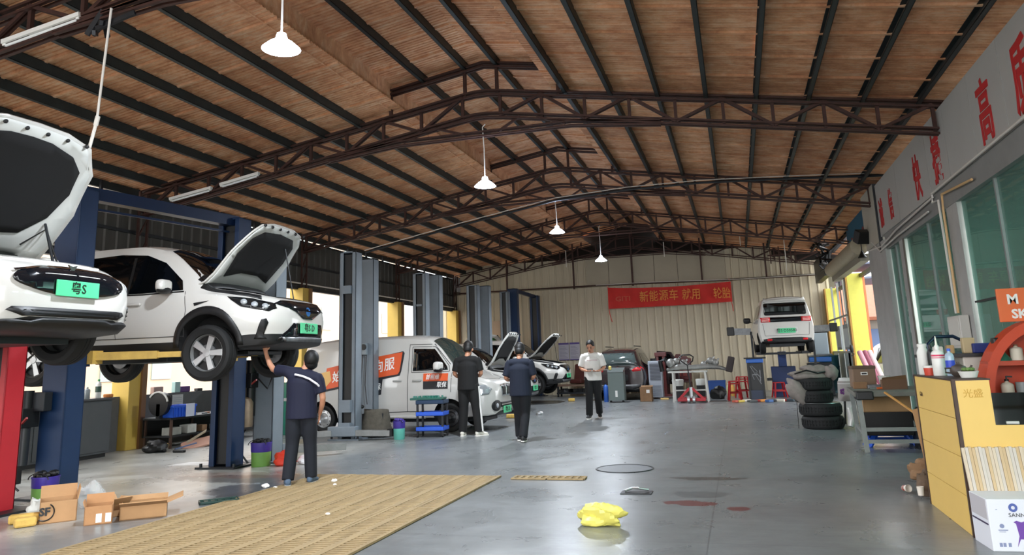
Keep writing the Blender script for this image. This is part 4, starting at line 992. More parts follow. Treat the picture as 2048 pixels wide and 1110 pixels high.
    for x in (fx, -fx):
        for s_ in (-1, 1): wheel(root, x, s_ * .83, zc + .04, zc, .24, 'five', s_)
        MB().bar((x, -.72, zc), (x, .72, zc), .07, .06).bar((x - .3, -.4, z(.2)), (x, -.75, zc - .08), .06, .05).bar((x - .3, .4, z(.2)), (x, .75, zc - .08), .06, .05).build('suspension', M_engine2, root)
    mirror(c, .95, -.92, z(1.02), -1); mirror(c, .95, .92, z(1.02), 1)
    MB().bx(-2, 1.9, -.5, .5, z(.13), z(.19)).build('under_tray', M_darksteel, root)
sedan()

def van():
    root = thing('van', 'white delivery van with orange and black side graphics in the grey lift bay', 'van', (-7.27, 15.94, 0), -.04)
    S = [(-2.08, .5, .6, .66, .9, .70, 1.2, .66, 1.72, .58, 1.78), (-2.04, .34, .46, .76, .8, .80, 1.15, .77, 1.76, .66, 1.88), (-1.95, .28, .38, .80, .75, .83, 1.12, .81, 1.82, .70, 1.97), (-1.0, .26, .36, .81, .72, .84, 1.1, .83, 1.86, .71, 2.02), (.4, .26, .36, .81, .72, .84, 1.1, .83, 1.86, .71, 2.02), (.9, .26, .36, .81, .72, .84, 1.1, .83, 1.82, .70, 1.97),
         (1.2, .26, .36, .81, .72, .84, 1.1, .83, 1.66, .70, 1.81), (1.58, .26, .36, .81, .72, .84, 1.1, .83, 1.26, .74, 1.39), (1.78, .26, .38, .81, .72, .84, 1.06, .82, 1.13, .74, 1.22), (2.08, .28, .38, .79, .68, .82, .98, .79, 1.03, .70, 1.11), (2.3, .28, .36, .70, .62, .73, .88, .71, .95, .60, 1.02), (2.40, .3, .36, .56, .58, .60, .80, .58, .88, .48, .94), (2.45, .36, .42, .40, .56, .44, .74, .42, .82, .36, .86)]
    c = Car(root, S, 2); zc = .29; A = (1.5, -1.5)
    M_van = c.paint
    ORG = mat('orange_vinyl', '#dd5a2b', .5); BLK = mat('black_vinyl', '#1e1f24', .5); WHT = mat('white_vinyl', '#f0efec', .5); TAN = mat('tan_vinyl', '#e2b56a', .5)
    for s_ in 'RL':
        c.patch('side_window', s_, [(.67, 1.25), (1.46, 1.25), (1.44, 1.32), (1.2, 1.62), (1.14, 1.69), (.67, 1.71)], M_glassd, .008, .01, .12)
        c.line('window_seal', s_, [(.64, 1.22), (1.5, 1.22), (1.48, 1.33), (1.2, 1.68), (1.14, 1.74), (.64, 1.75), (.64, 1.22)], .012)
        for pts in ([(.57, 1.80), (.55, .42)], [(.55, .42), (1.12, .42)], [(1.54, .8), (1.56, 1.2)], [(-.5, 1.80), (-.5, .4)], [(-.5, .4), (.55, .42)], [(.57, 1.8), (1.12, 1.79), (1.5, 1.36)], [(-1.9, .98), (-.5, .98)]):
            c.line('door_gap', s_, pts, .012)
        c.line('slide_rail', s_, [(-1.9, 1.0), (-.54, 1.0)], .02, mat('rail_grey', '#9b9b98', .4), .006)
        for x in (.22, .68): c.patch('door_handle', s_, rrect(x, x + .2, 1.03, 1.07, .015), mat('handle_grey', '#a9a9a5', .4), .025, .02)
        c.patch('side_trim', s_, [(-1.0, .28), (.95, .28), (.95, .34), (-1.0, .34)], M_van, .012, .01, .2)

    c.patch('graphic_shadow', 'R', [(-1.44, .86), (.37, 1.16), (.40, 1.25), (.455, 1.63), (.42, 1.67), (-1.43, 1.35)], BLK, .006, 0, .15)
    c.patch('graphic_panel', 'R', [(-1.40, .91), (-.23, 1.12), (.32, 1.19), (.36, 1.25), (.405, 1.65), (-.23, 1.57), (-1.1, 1.42), (-1.43, 1.36)], ORG, .010, 0, .15)
    c.patch('graphic_fade', 'R', [(-1.62, .98), (-1.45, .92), (-1.28, 1.1), (-1.34, 1.3), (-1.58, 1.26)], TAN, .012, 0, .1)
    c.patch('slogan_panel', 'R', [(-.69, .68), (-.06, .78), (-.03, 1.10), (-.66, 1.03)], BLK, .005, 0, .12)
    c.patch('door_panel_orange', 'R', [(.92, 1.03), (1.48, 1.03), (1.48, 1.18), (.92, 1.19)], ORG, .008, 0, .12)
    c.patch('door_panel_black', 'R', [(.92, .87), (1.48, .87), (1.48, 1.03), (.92, 1.03)], BLK, .008, 0, .12)
    RS = Matrix(((1, 0, 0), (0, 0, -1), (0, 1, 0))).to_4x4()
    for body, x, z, s, sx, rot, par in (('始', -1.16, 1.16, .25, .9, .16, WHT), ('终', -.9, 1.21, .25, .9, .16, WHT), ('一', -.62, 1.26, .28, .9, .16, WHT), ('心', -.38, 1.30, .28, .8, .16, WHT), ('向', -.14, 1.345, .28, .72, .16, WHT), ('服', .10, 1.39, .28, .9, .16, WHT), ('联', -.28, .885, .15, .8, .13, WHT), ('保', -.13, .93, .15, .8, .13, WHT), ('真', -.6, .84, .15, .8, .13, WHT), ('首租维', 1.13, 1.105, .115, .9, 0, WHT), ('联保', 1.34, .95, .12, .9, 0, WHT)):
        p, n = c.hit('R', x, z); a = math.atan2(n.z, -n.y)
        M = Matrix.Translation(p + n * .014) @ Matrix.Rotation(-a * .9, 4, 'X') @ RS @ Matrix.Rotation(rot, 4, 'Z') @ Matrix.Diagonal((sx, 1, 1, 1))
        text(body, s, par, 'lettering', root, M=M, bold=.012 * s, shear=.15, depth=.004)
    # front
    c.patch('windscreen', 'T', [(1.58, -.68), (1.66, 0), (1.58, .68), (1.06, .58), (1.0, 0), (1.06, -.58)], mat('green_grey_screen', '#2b3836', .05, spec=.8), .008, 0, .15)
    for ax in 'RL': c.patch('headlamp', ax, [(1.98, .78), (2.2, .72), (2.32, .74), (2.36, .84), (2.25, .92), (2.05, .94)], M_lens, .014, .02, .06)
    for s_ in (-1, 1):
        c.patch('grille', 'F', [(s_ * .05, .70), (s_ * .22, .70), (s_ * .26, .88), (s_ * .05, .90)], M_trim, .02, .02, .06)
        c.patch('grille_surround', 'F', [(s_ * .03, .68), (s_ * .24, .68), (s_ * .29, .90), (s_ * .03, .92)], M_chrome, .012, .02, .06)
        c.patch('fog_surround', 'F', ellipse(s_ * .52, .50, .13, .11), M_trim, .02, .02, .06)
        p, n = c.hit('F', s_ * .52, .5); MB().ball(p + Vector((.02, 0, 0)), (.03, .05, .05), 12, 8).build('fog_lamp', M_lens, root, smooth=True)
    c.patch('lower_grille', 'F', [(-.34, .46), (.34, .46), (.36, .56), (-.36, .56)], M_trim, .012, .02, .08)
    c.line('grille_bar', 'F', [(-.33, .51), (.33, .51)], .016, c.paint, .024)
    plate(c, 'F', 0, .40, '粤S D')
    c.line('hood_gap', 'T', [(1.52, -.68), (2.2, -.52), (2.3, 0), (2.2, .52), (1.52, .68)], .01)
    arches(c, A, zc, .36, .04); c.finish()
    for x in A:
        for s_ in (-1, 1): wheel(root, x, s_ * .73, zc, zc, .17, 'steel' if x < 0 else 'dark', s_)
    mirror(c, 1.34, -.84, 1.33, -1, None, 1.2); mirror(c, 1.34, .84, 1.33, 1, None, 1.2)
    for ax in 'B': c.patch('rear_window', 'B', [(-.6, 1.15), (.6, 1.15), (.55, 1.6), (-.55, 1.6)], M_glassd, .006, 0)
    MB().bx(-1.9, 2.1, -.4, .4, .18, .28).build('chassis', M_darksteel, root)
van()

crossover('second white crossover car, bonnet open, in the bay just behind the white van', (-7.68, 20.75, .14), .0, 0, hood_ang=1.2, plate_txt='粤S D')
crossover('third white crossover car, bonnet steeply open, nose near the notices on the back wall', (-7.6, 24.82, .26), -.02, .1, hood_ang=.95, plate_txt='粤S F')
crossover('white car in the farthest bay, raised bonnet with a dark green lining', (-9.25, 27.93, .22), -1.3, 0.1, hood_ang=1.2, plate_txt='粤S', m_in=mat('green_hood_lining', '#2f5a26', .7))

def mini_ev():
    root = thing('car', 'small white hatchback seen from behind, raised high on the far right lift', 'car', (1.33, 25.6, 1.33), PI / 2 + .06); d = .06; z = lambda q: q + d
    S = [(-1.5, .34, .42, .62, .66, .66, .92, .64, 1.44, .56, 1.52), (-1.47, .28, .38, .72, .66, .755, .92, .72, 1.47, .60, 1.58), (-1.36, .24, .34, .76, .64, .79, .92, .765, 1.48, .62, 1.61), (-.6, .2, .32, .77, .62, .80, .92, .775, 1.49, .62, 1.64), (.3, .2, .32, .77, .62, .80, .92, .775, 1.46, .62, 1.61), (.75, .2, .32, .77, .62, .80, .92, .77, 1.26, .64, 1.38), (1.1, .2, .32, .76, .6, .79, .88, .75, .95, .68, 1.02), (1.4, .24, .34, .7, .58, .73, .78, .68, .84, .58, .9), (1.5, .3, .38, .5, .56, .54, .7, .5, .76, .4, .8)]
    S = [(s[0],) + tuple(v + d if i in (0, 1, 3, 5, 7, 9) else v for i, v in enumerate(s[1:])) for s in S]
    c = Car(root, S, 2, nx=48); zc = .28
    c.patch('rear_window', 'B', rrect(-.6, .6, z(1.06), z(1.42), .05), M_glassd, .012, .01)
    c.patch('lamp_bar', 'B', [(-.68, z(.86)), (.68, z(.86)), (.68, z(1.0)), (-.68, z(1.0))], mat('gloss_black_grille', '#0d1015', .08), .012, .01)
    for s_ in (-1, 1):
        c.patch('tail_lamp', 'B', [(s_ * .44, z(.86)), (s_ * .71, z(.86)), (s_ * .71, z(1.0)), (s_ * .44, z(1.0))], M_red_lens, .022, .02)
        for k in range(3): c.line('lamp_strip', 'B', [(s_ * .48, z(.89 + k * .04)), (s_ * .68, z(.89 + k * .04))], .012, mat('lamp_white', '#f0d5d0', .3), .03)
        c.patch('reflector', 'B', rrect(s_ * .5 - .07, s_ * .5 + .07, z(.31), z(.37), .02), M_red_lens, .02, .01)
    c.patch('rear_bumper', 'B', [(-.66, z(.22)), (.66, z(.22)), (.68, z(.36)), (.4, z(.40)), (-.4, z(.40)), (-.68, z(.36))], M_trim, .012, .01)
    c.patch('plate_recess', 'B', rrect(-.32, .32, z(.52), z(.70), .03), mat('recess_grey', '#c6c6c2', .4), .006, 0)
    plate(c, 'B', 0, z(.60), '粤S·D50580', w=.5, h=.14)
    c.line('tailgate_gap', 'B', [(-.66, z(.82)), (-.62, z(.46)), (.62, z(.46)), (.66, z(.82))], .01)
    c.both('side_window', [(-1.2, z(1.0)), (.6, z(1.0)), (.4, z(1.38)), (-1.1, z(1.42))], M_glassd, th=0)
    c.patch('spoiler', 'B', [(-.6, z(1.46)), (.6, z(1.46)), (.56, z(1.54)), (-.56, z(1.54))], c.paint, .05, .04)
    MB().bar((-.8, 0, z(1.62)), (-.95, 0, z(1.86)), .012, .012).build('aerial', M_black, root)
    arches(c, (.97, -.97), zc, .33, d, .55); c.finish()
    for x in (.97, -.97):
        for s_ in (-1, 1): wheel(root, x, s_ * .68, zc, zc, .16, 'dark', s_)
    mirror(c, .75, -.80, z(1.02), -1, M_trim); mirror(c, .75, .80, z(1.02), 1, M_trim)
    MB().bx(-1.3, 1.3, -.5, .5, z(.14), z(.22)).build('under_tray', M_darksteel, root)
mini_ev()

def dark_hatch():
    P = mat('dark_maroon_paint', '#2a2022', .18, 0, coat=.8)
    root = thing('car', 'dark maroon hatchback seen from behind against the back wall, side door open', 'car', (-3.85, 27.3, 0), PI / 2)
    S = [(-2.1, .44, .52, .6, .74, .7, .98, .66, 1.14, .5, 1.2), (-2.06, .34, .44, .76, .74, .82, .98, .78, 1.2, .56, 1.3), (-1.85, .28, .4, .84, .72, .88, .98, .83, 1.42, .60, 1.52), (-1.5, .24, .36, .86, .7, .89, .98, .85, 1.54, .6, 1.63), (-.5, .22, .34, .87, .68, .89, .97, .86, 1.6, .6, 1.7), (.4, .22, .34, .87, .68, .89, .97, .86, 1.56, .6, 1.66), (1.0, .22, .34, .87, .66, .89, .95, .86, 1.18, .7, 1.28), (1.3, .24, .36, .86, .64, .88, .92, .84, 1.0, .72, 1.06), (1.9, .28, .38, .74, .6, .78, .82, .7, .88, .6, .92), (2.1, .34, .42, .5, .58, .55, .7, .5, .78, .4, .8)]
    c = Car(root, S, 2, P, nx=48); zc = .33
    c.patch('rear_window', 'B', [(-.66, 1.1), (.66, 1.1), (.54, 1.5), (-.54, 1.5)], mat('grey_car_glass', '#3f4a4a', .05, spec=.9), .012, .01)
    for s_ in (-1, 1):
        c.patch('tail_lamp', 'B', [(s_ * .46, .96), (s_ * .5, .90), (s_ * .82, .94), (s_ * .84, 1.06), (s_ * .6, 1.04)], M_red_lens, .02, .02)
    c.line('chrome_strip', 'B', [(-.5, .99), (.5, .99)], .02, M_chrome, .02)
    p, n = c.hit('B', 0, 1.0); MB().lathe([(0, .02), (.06, .02), (.065, .01)], p, (-1, 0, 0), 16).build('badge', M_chrome, root)
    c.patch('plate_recess', 'B', rrect(-.34, .34, .62, .82, .03), M_trim, .008, 0)
    c.patch('rear_bumper', 'B', [(-.78, .3), (.78, .3), (.8, .5), (-.8, .5)], M_trim, .02, .02)
    c.both('side_window', [(-1.6, 1.05), (.8, 1.02), (.4, 1.5), (-1.3, 1.5)], M_glassd, th=0)
    arches(c, (1.3, -1.3), zc, .38); c.finish()
    for x in (1.3, -1.3):
        for s_ in (-1, 1): wheel(root, x, s_ * .77, zc, zc, .2, 'dark', s_)
    MB().bx(-1.2, .5, -.5, -.47, 1.72, 1.75).bx(-1.2, .5, .47, .5, 1.72, 1.75).build('roof_rail', M_trim, root)
    dr = MB().prism([(0, .35), (1.0, .35), (1.05, .95), (.75, 1.45), (.2, 1.5), (0, 1.0)], .06, (0, 0, 0), (0, -1, 0), (0, 0, 1)).build('open_door', P, root, bevel=.01)
    dr.location = (.6, -.9, .05); dr.rotation_euler = (0, 0, -.45)
    MB().tube([(-.02, -.08, 1.0), (-.02, -.22, 1.46), (-.02, -.74, 1.42), (-.02, -1.0, .98)], .035, 8).build('window_frame', M_trim, dr)
    MB().prism([(.12, 1.0), (.94, 1.0), (.7, 1.38), (.26, 1.42)], .07, (-.005, 0, 0), (0, -1, 0), (0, 0, 1)).build('door_glass', M_glassd, dr)
dark_hatch()
# a car parked outside the right hand doorway
crossover('maroon car parked outside the right hand doorway', (5.3, 29.2, -.12), 1.9, 0, hood_open=False)
D.objects['car.006' if 'car.006' in D.objects else 'car'].children[0].data.materials[0] = mat('maroon_paint', '#6a2f38', .25, coat=.5)
# ------------------------------------------------------------------ people
M_skin = mat('skin', '#b98468', .55, var=.08, scale=9)
M_hair = mat('black_hair', '#080707', .6, var=.4, scale=40)
M_eye = mat('eye', '#1a1514', .3)
M_lip = mat('lip', '#8f4f48', .5)
def limb(mb, pts, rad, side=(1, 0, 0), n=14, sub=3, cap=(.5, .5)):
    """elliptic loft through pts; rad = list of (r_side, r_depth)"""
    P = [Vector(p) for p in pts]; R = [r if isinstance(r, tuple) else (r, r) for r in rad]
    Q, S = [], []
    for i in range(len(P) - 1):
        p0, p1, p2, p3 = P[max(i - 1, 0)], P[i], P[i + 1], P[min(i + 2, len(P) - 1)]
        for k in range(sub):
            t = k / sub
            Q.append(.5 * ((2 * p1) + (p2 - p0) * t + (2 * p0 - 5 * p1 + 4 * p2 - p3) * t * t + (3 * p1 - p0 - 3 * p2 + p3) * t ** 3))
            e = t * t * (3 - 2 * t); S.append(tuple(R[i][j] * (1 - e) + R[i + 1][j] * e for j in (0, 1)))
    Q.append(P[-1]); S.append(R[-1])
    # rounded ends
    a = (Q[0] - Q[1]).normalized(); b = (Q[-1] - Q[-2]).normalized()
    q0, s0, q1, s1 = Q[0], S[0], Q[-1], S[-1]
    c0, c1 = cap; Q = [q0 + a * min(s0) * c0] + Q + [q1 + b * min(s1) * c1]; f0 = .6 if c0 > .2 else .97; f1 = .6 if c1 > .2 else .97; S = [(s0[0] * f0, s0[1] * f0)] + S + [(s1[0] * f1, s1[1] * f1)]
    side = Vector(side); vs, fs = [], []; N = len(Q)
    for i, q in enumerate(Q):
        d = (Q[min(i + 1, N - 1)] - Q[max(i - 1, 0)]).normalized()
        s = side - d * side.dot(d); s = s.normalized() if s.length > 1e-4 else axes(d)[1]; u = s.cross(d)
        vs += [q + s * math.cos(2 * PI * k / n) * S[i][0] + u * math.sin(2 * PI * k / n) * S[i][1] for k in range(n)]
    for i in range(N - 1): fs += [(i * n + k, i * n + (k + 1) % n, (i + 1) * n + (k + 1) % n, (i + 1) * n + k) for k in range(n)]
    fs += [tuple(range(n))[::-1], tuple((N - 1) * n + k for k in range(n))]
    mb.add(vs, fs)
def remesh(mb, name, m, parent, voxel=.014, smooth=4, extra=None):
    o = mb.build(name, m, None)
    r = o.modifiers.new('remesh', 'REMESH'); r.mode = 'VOXEL'; r.voxel_size = voxel
    if smooth: s = o.modifiers.new('smooth', 'SMOOTH'); s.factor = .5; s.iterations = smooth
    grp_apply(o)
    if extra is not None:
        b = bmesh.new(); b.from_mesh(o.data); me = extra.mesh('extra', m); b.from_mesh(me); b.to_mesh(o.data); b.free(); D.meshes.remove(me)
    o.data.materials.clear(); o.data.materials.append(m)
    o.data.polygons.foreach_set('use_smooth', [True] * len(o.data.polygons)); o.parent = parent
    return o
def hand(mb, fx, wrist, direc, palm_n, s=1, curl=.5):
    """palm joins the forearm; five separate curled fingers; s = which side the thumb leaves"""
    d = Vector(direc).normalized(); n_ = Vector(palm_n); n_ = (n_ - d * n_.dot(d)).normalized(); w = d.cross(n_) * s
    wr = Vector(wrist)
    limb(mb, [wr - d * .02, wr + d * .03, wr + d * .085], [(.026, .02), (.036, .016), (.04, .014)], w, 10, 2)
    for k, L in enumerate((.068, .078, .073, .058)):
        b = wr + d * .082 + w * (.030 - .020 * k); p = [b]; dd = d.copy(); 
        for j, f in enumerate((.45, .32, .23)):
            ang = curl * (.5 + j * .5); dd = (dd * math.cos(ang * .6) + n_ * math.sin(ang * .6)).normalized(); p.append(p[-1] + dd * L * f)
        fx.tube([b - d * .02] + p, [.009, .009, .0088, .008, .0065], 7)
    t0 = wr + d * .03 + w * .03; fx.tube([t0 - w * .015, t0 + d * .02 + w * .018, t0 + d * .045 + w * .026 + n_ * .012, t0 + d * .065 + w * .02 + n_ * .024], [.011, .011, .0095, .007], 7)
def person(label, loc, rz, J, shirt, trousers, shoe, hgt=1.72, sleeve=.85, tuck=False, stripe=None, extra=None, face=True, shirt_len=-.10):
    """J: joint positions in local axes (x right hand side, y the way the person faces, z up) for a 1.72 m figure"""
    root = thing('person', label, 'person', loc, rz); root.scale = (hgt / 1.72,) * 3
    j = dict(pel=(0, 0, .94), wai=(0, 0, 1.08), che=(0, 0, 1.28), nec=(0, -.01, 1.44), hea=(0, .02, 1.60), sR=(.185, 0, 1.39), sL=(-.185, 0, 1.39), eR=(.24, -.03, 1.12), eL=(-.24, -.03, 1.12), wR=(.25, .05, .88), wL=(-.25, .05, .88),
             hR=(.09, 0, .90), hL=(-.09, 0, .90), kR=(.10, .02, .49), kL=(-.10, .02, .49), aR=(.11, -.02, .09), aL=(-.11, -.02, .09), dR=None, dL=None, nR=(0, 1, 0), nL=(0, 1, 0), fR=(0.06, 1, 0), fL=(-.06, 1, 0), face=(0, 1, -.05))
    j.update(J); V = {k: (Vector(v) if v is not None else None) for k, v in j.items()}
    F = V['face'].normalized(); Xs = F.cross(Vector((0, 0, 1))).normalized(); U = Xs.cross(F)
    mb = MB(); fx = MB()
    limb(mb, [V['pel'], V['wai'], V['che'], V['nec'] - Vector((0, 0, .06))], [(.145, .10), (.135, .095), (.155, .105), (.09, .075)])
    limb(mb, [V['nec'] - Vector((0, 0, .06)), V['nec'] + Vector((0, 0, .02)), V['hea'] - U * .05], [(.065, .06), (.052, .055), (.05, .055)])
    hc = V['hea']
    HM = Matrix((Xs, F, U)).transposed().to_4x4(); HM.translation = hc; HM = HM @ Matrix.Scale(1.14, 4)
    hd = MB().ball((0, 0, .03), (.076, .095, .098), 20, 14).ball((0, .02, -.05), (.056, .068, .068), 16, 10)
    hd.ball((0, .098, -.018), (.012, .018, .02), 8, 6).ball((0, .085, .005), (.009, .014, .028), 8, 6)
    for s in (-1, 1): hd.ball((s * .077, -.005, -.01), (.012, .02, .032), 8, 6)
    hd.xf(HM); mb.add(hd.v, hd.f)
    for s, S, E, W in ((1, 'sR', 'eR', 'wR'), (-1, 'sL', 'eL', 'wL')):
        limb(mb, [V['che'] + Vector((s * .08, 0, .08)), V[S], V[E], V[W]], [.06, .056, .041, .027])
        d = V['d' + S[1]] if V['d' + S[1]] is not None else V[W] - V[E]
        hand(mb, fx, V[W], d, V['n' + S[1]], s, .55)
        limb(mb, [V['h' + S[1]], V['k' + S[1]], V['a' + S[1]]], [.085, .058, .04])
    body = remesh(mb, 'body', M_skin, root, .013, 3, fx)
    # clothes
    sb = MB(); low = V['pel'] + Vector((0, 0, shirt_len))
    limb(sb, [low, V['wai'], V['che'], V['nec'] - Vector((0, 0, .045))], [(.205, .15), (.195, .142), (.20, .14), (.095, .085)], n=20, cap=(.02, .3))
    limb(sb, [V['sL'] + Vector((.02, 0, -.005)), V['nec'] - Vector((0, 0, .05)), V['sR'] + Vector((-.02, 0, -.005))], [(.072, .08), (.085, .09), (.072, .08)], (0, 0, 1))
    for s, S, E in ((1, 'sR', 'eR'), (-1, 'sL', 'eL')):
        e = V[S].lerp(V[E], sleeve); limb(sb, [V['che'] + Vector((s * .1, 0, .06)), V[S], V[S].lerp(V[E], .5), e], [.075, .074, .074, .074], cap=(.5, .02))
    remesh(sb, 'shirt', shirt, root, .013, 2)
    tb = MB()
    limb(tb, [V['pel'] + Vector((0, 0, .06)), V['pel'] - Vector((0, 0, .06))], [(.155, .115), (.165, .125)])
    for s in 'RL':
        a = V['a' + s] + Vector((0, 0, -.015)); limb(tb, [V['h' + s] + Vector((0, 0, .03)), V['h' + s].lerp(V['k' + s], .5), V['k' + s], V['k' + s].lerp(a, .5), a], [.112, .104, .086, .082, .078], cap=(.5, .02))
    remesh(tb, 'trousers', trousers, root, .014, 2)
    if stripe:
        for s in 'R':
            h, k, a = V['h' + s], V['k' + s], V['a' + s]; ox = Vector((.1, -.02, 0)); P = [h + ox * 1.05, h.lerp(k, .5) + ox, k + ox * .82, k.lerp(a, .5) + ox * .76, a + ox * .66]
            m = MB()
            for p, q in zip(P, P[1:]): m.bar(p, q, .035, .05, (0, 1, 0))
            m.build('side_stripe', stripe, root)
    for s in 'RL':
        a, f = V['a' + s], V['f' + s].normalized(); sd = f.cross(Vector((0, 0, 1))).normalized()
        m = MB(); limb(m, [a - f * .06 + Vector((0, 0, -.03)), a + f * .03 + Vector((0, 0, -.032)), a + f * .12 + Vector((0, 0, -.05)), a + f * .19 + Vector((0, 0, -.058))], [(.04, .048), (.045, .05), (.048, .034), (.03, .022)], sd, 12)
        limb(m, [a + Vector((0, 0, .0)), a + Vector((0, 0, -.05))], [.042, .045], sd)
        so = remesh(m, 'shoe', shoe[0], root, .012, 2)
        z0 = a.z - .088; ol = [(-.085, -.03), (-.09, 0), (-.085, .03), (0, .044), (.12, .05), (.2, .03), (.215, 0), (.2, -.03), (.12, -.05), (0, -.044)]
        MB().prism([(x, y) for x, y in ol], .022, a + Vector((0, 0, -.09)), f, -sd).build('sole', shoe[1], so, bevel=.004)
    # hair and face
    hb = MB().ball((0, -.012, .048), (.086, .102, .098), 22, 14).ball((0, -.05, .0), (.075, .066, .08), 16, 10)
    v2 = [p for p in hb.v]; hb.v = [(x, y if y < .06 or z > .085 else min(y, .055 + max(0, z - .04) * .4), max(z, -.06 if y < -.02 else (.03 if y > .03 else -.005))) for x, y, z in v2]
    rr = random.Random(len(label)); hb.v = [(x * (1 + rr.uniform(-.035, .035)), y * (1 + rr.uniform(-.03, .03)), z + rr.uniform(-.004, .004)) for x, y, z in hb.v]; hb.xf(HM).build('hair', M_hair, root, smooth=80)
    if face:
        for s in (-1, 1):
            MB().ball((s * .032, .094, .012), (.013, .008, .007), 8, 6).xf(HM).build('eye', M_eye, body)
            MB().bar((s * .018, .102, .034), (s * .048, .092, .036), .006, .007).xf(HM).build('eyebrow', M_hair, body)
        MB().ball((0, .089, -.062), (.022, .008, .007), 8, 6).xf(HM).build('mouth', M_lip, body)
    if extra: extra(root, V, HM)
    return root
M_blackcloth = mat('black_cloth', '#060607', .85); M_navy = mat('navy_cotton', '#0a1529', .85, var=.12, scale=6); M_navypoly = mat('navy_polo', '#070c29', .8, var=.1, scale=6)
M_dknavy = mat('dark_navy_trousers', '#090f1b', .85, var=.15, scale=7); M_whitetee = mat('white_cotton', '#d9d6d0', .85, var=.06, scale=8); M_phone = mat('phone_black', '#0c0c0e', .15)
def phone(at, name='phone', label=None, rot=(0.5, 0, 0)): pass
SHOE_W = (mat('pale_trainer', '#d8d4c8', .6), mat('white_sole', '#e2dfd8', .6)); SHOE_B = (mat('black_trainer', '#17181a', .6), mat('white_sole', '#e2dfd8', .6)); SHOE_G = (mat('blue_grey_trainer', '#4a5d72', .7), mat('grey_sole', '#a9adb0', .6))
# man in black by the white van, back to the camera, looking at something in his hands
person('man in black t-shirt and black trousers with a white side stripe, by the white van', (-5.1, 14.25, 0), .12,
       dict(hea=(.01, .05, 1.585), face=(.05, 1, -.35), eL=(-.25, .0, 1.13), wL=(-.13, .20, 1.06), eR=(.25, .02, 1.13), wR=(.12, .22, 1.08), dL=(.5, 1, .3), dR=(-.5, 1, .3), nL=(.3, .2, 1), nR=(-.3, .2, 1), hR=(.10, 0, .9), kR=(.15, .0, .49), aR=(.20, -.03, .09), kL=(-.09, .01, .49), aL=(-.12, 0, .09), fR=(.6, .7, 0), fL=(-.05, 1, 0)),
       M_blackcloth, mat('black_trousers', '#070708', .85), SHOE_W, 1.78, .8, stripe=mat('white_stripe', '#d0cfcb', .8), face=False)
# man in navy t-shirt walking away
person('man in navy t-shirt and dark trousers walking away down the middle of the aisle', (-3.76, 13.25, 0), .10,
       dict(hea=(.0, .06, 1.585), face=(0, 1, -.35), eL=(-.26, -.02, 1.12), wL=(-.19, .18, 1.08), eR=(.25, .02, 1.13), wR=(.12, .22, 1.10), dL=(.4, 1, .2), dR=(-.5, 1, .2), nL=(.3, .2, 1), nR=(-.3, .2, 1), kL=(-.07, .10, .50), aL=(-.06, .10, .10), kR=(.07, .02, .49), aR=(.04, -.12, .10), fR=(0, 1, -.05), fL=(0, 1, 0)),
       M_navy, mat('black_navy_trousers', '#090c13', .85), SHOE_B, 1.68, .9, face=False, shirt_len=-.14)
# man in white t-shirt facing the camera
def tee_print(root, V, HM):
    m = MB()
    for k in range(9): m.bx(-.12 + k * .027, -.10 + k * .027, .132, .137, 1.285, 1.30)
    m.build('chest_print', mat('pink_grey_print', '#b98a90', .8), root)
person('man in white t-shirt and black trousers walking toward the camera holding a phone', (-3.36, 18.15, 0), PI + .15,
       dict(hea=(.02, .06, 1.59), face=(.22, 1, -.38), eR=(.27, .0, 1.13), wR=(.12, .23, 1.06), eL=(-.27, .0, 1.13), wL=(-.13, .20, 1.05), dR=(-.6, .8, -.1), dL=(.7, .7, -.05), nR=(0, .2, 1), nL=(.1, .1, 1), kR=(.10, .10, .49), aR=(.12, .06, .09), kL=(-.09, -.02, .49), aL=(-.10, -.25, .12), fL=(-.1, 1, -.2), fR=(.2, 1, 0)),
       M_whitetee, mat('black_jeans', '#08090c', .85), SHOE_B, 1.78, .9, extra=tee_print)
t = tag(MB().box((0, 0, 0), (.15, .075, .010)).build('phone', M_phone, bevel=.004), 'dark phone held flat in the hands of the man in white', 'phone'); t.location = (-3.37, 17.86, 1.135); t.rotation_euler = (.25, 0, .3)
# mechanic reaching up under the lifted car
def yoke(root, V, HM):
    MB().tube([(-.08, -.125, 1.385), (.02, -.137, 1.36), (.11, -.137, 1.32), (.2, -.115, 1.255), (.245, -.06, 1.2)], .014, 6).build('white_yoke_stripe', mat('white_stripe_cloth', '#e3e3ea', .8), root)
person('mechanic in navy polo reaching up under the lifted white car, back to the camera', (-5.28, 8.6, 0), .42,
       dict(hea=(.10, .06, 1.55), nec=(.03, .02, 1.43), face=(-.2, .75, .6), sL=(-.19, .04, 1.42), eL=(-.40, .16, 1.46), wL=(-.52, .26, 1.68), dL=(-.15, .2, 1), nL=(.2, .8, .1), sR=(.2, -.02, 1.33), eR=(.27, -.02, 1.07), wR=(.22, .10, .86), dR=(-.1, .3, -1), nR=(-1, 0, 0), che=(.0, 0, 1.27), kR=(.11, .05, .49), aR=(.13, .06, .09), kL=(-.11, .0, .49), aL=(-.14, -.10, .09), fL=(-.2, 1, 0), fR=(.3, 1, 0)),
       M_navypoly, M_dknavy, SHOE_G, 1.64, .75, face=False, extra=yoke, shirt_len=-.12)
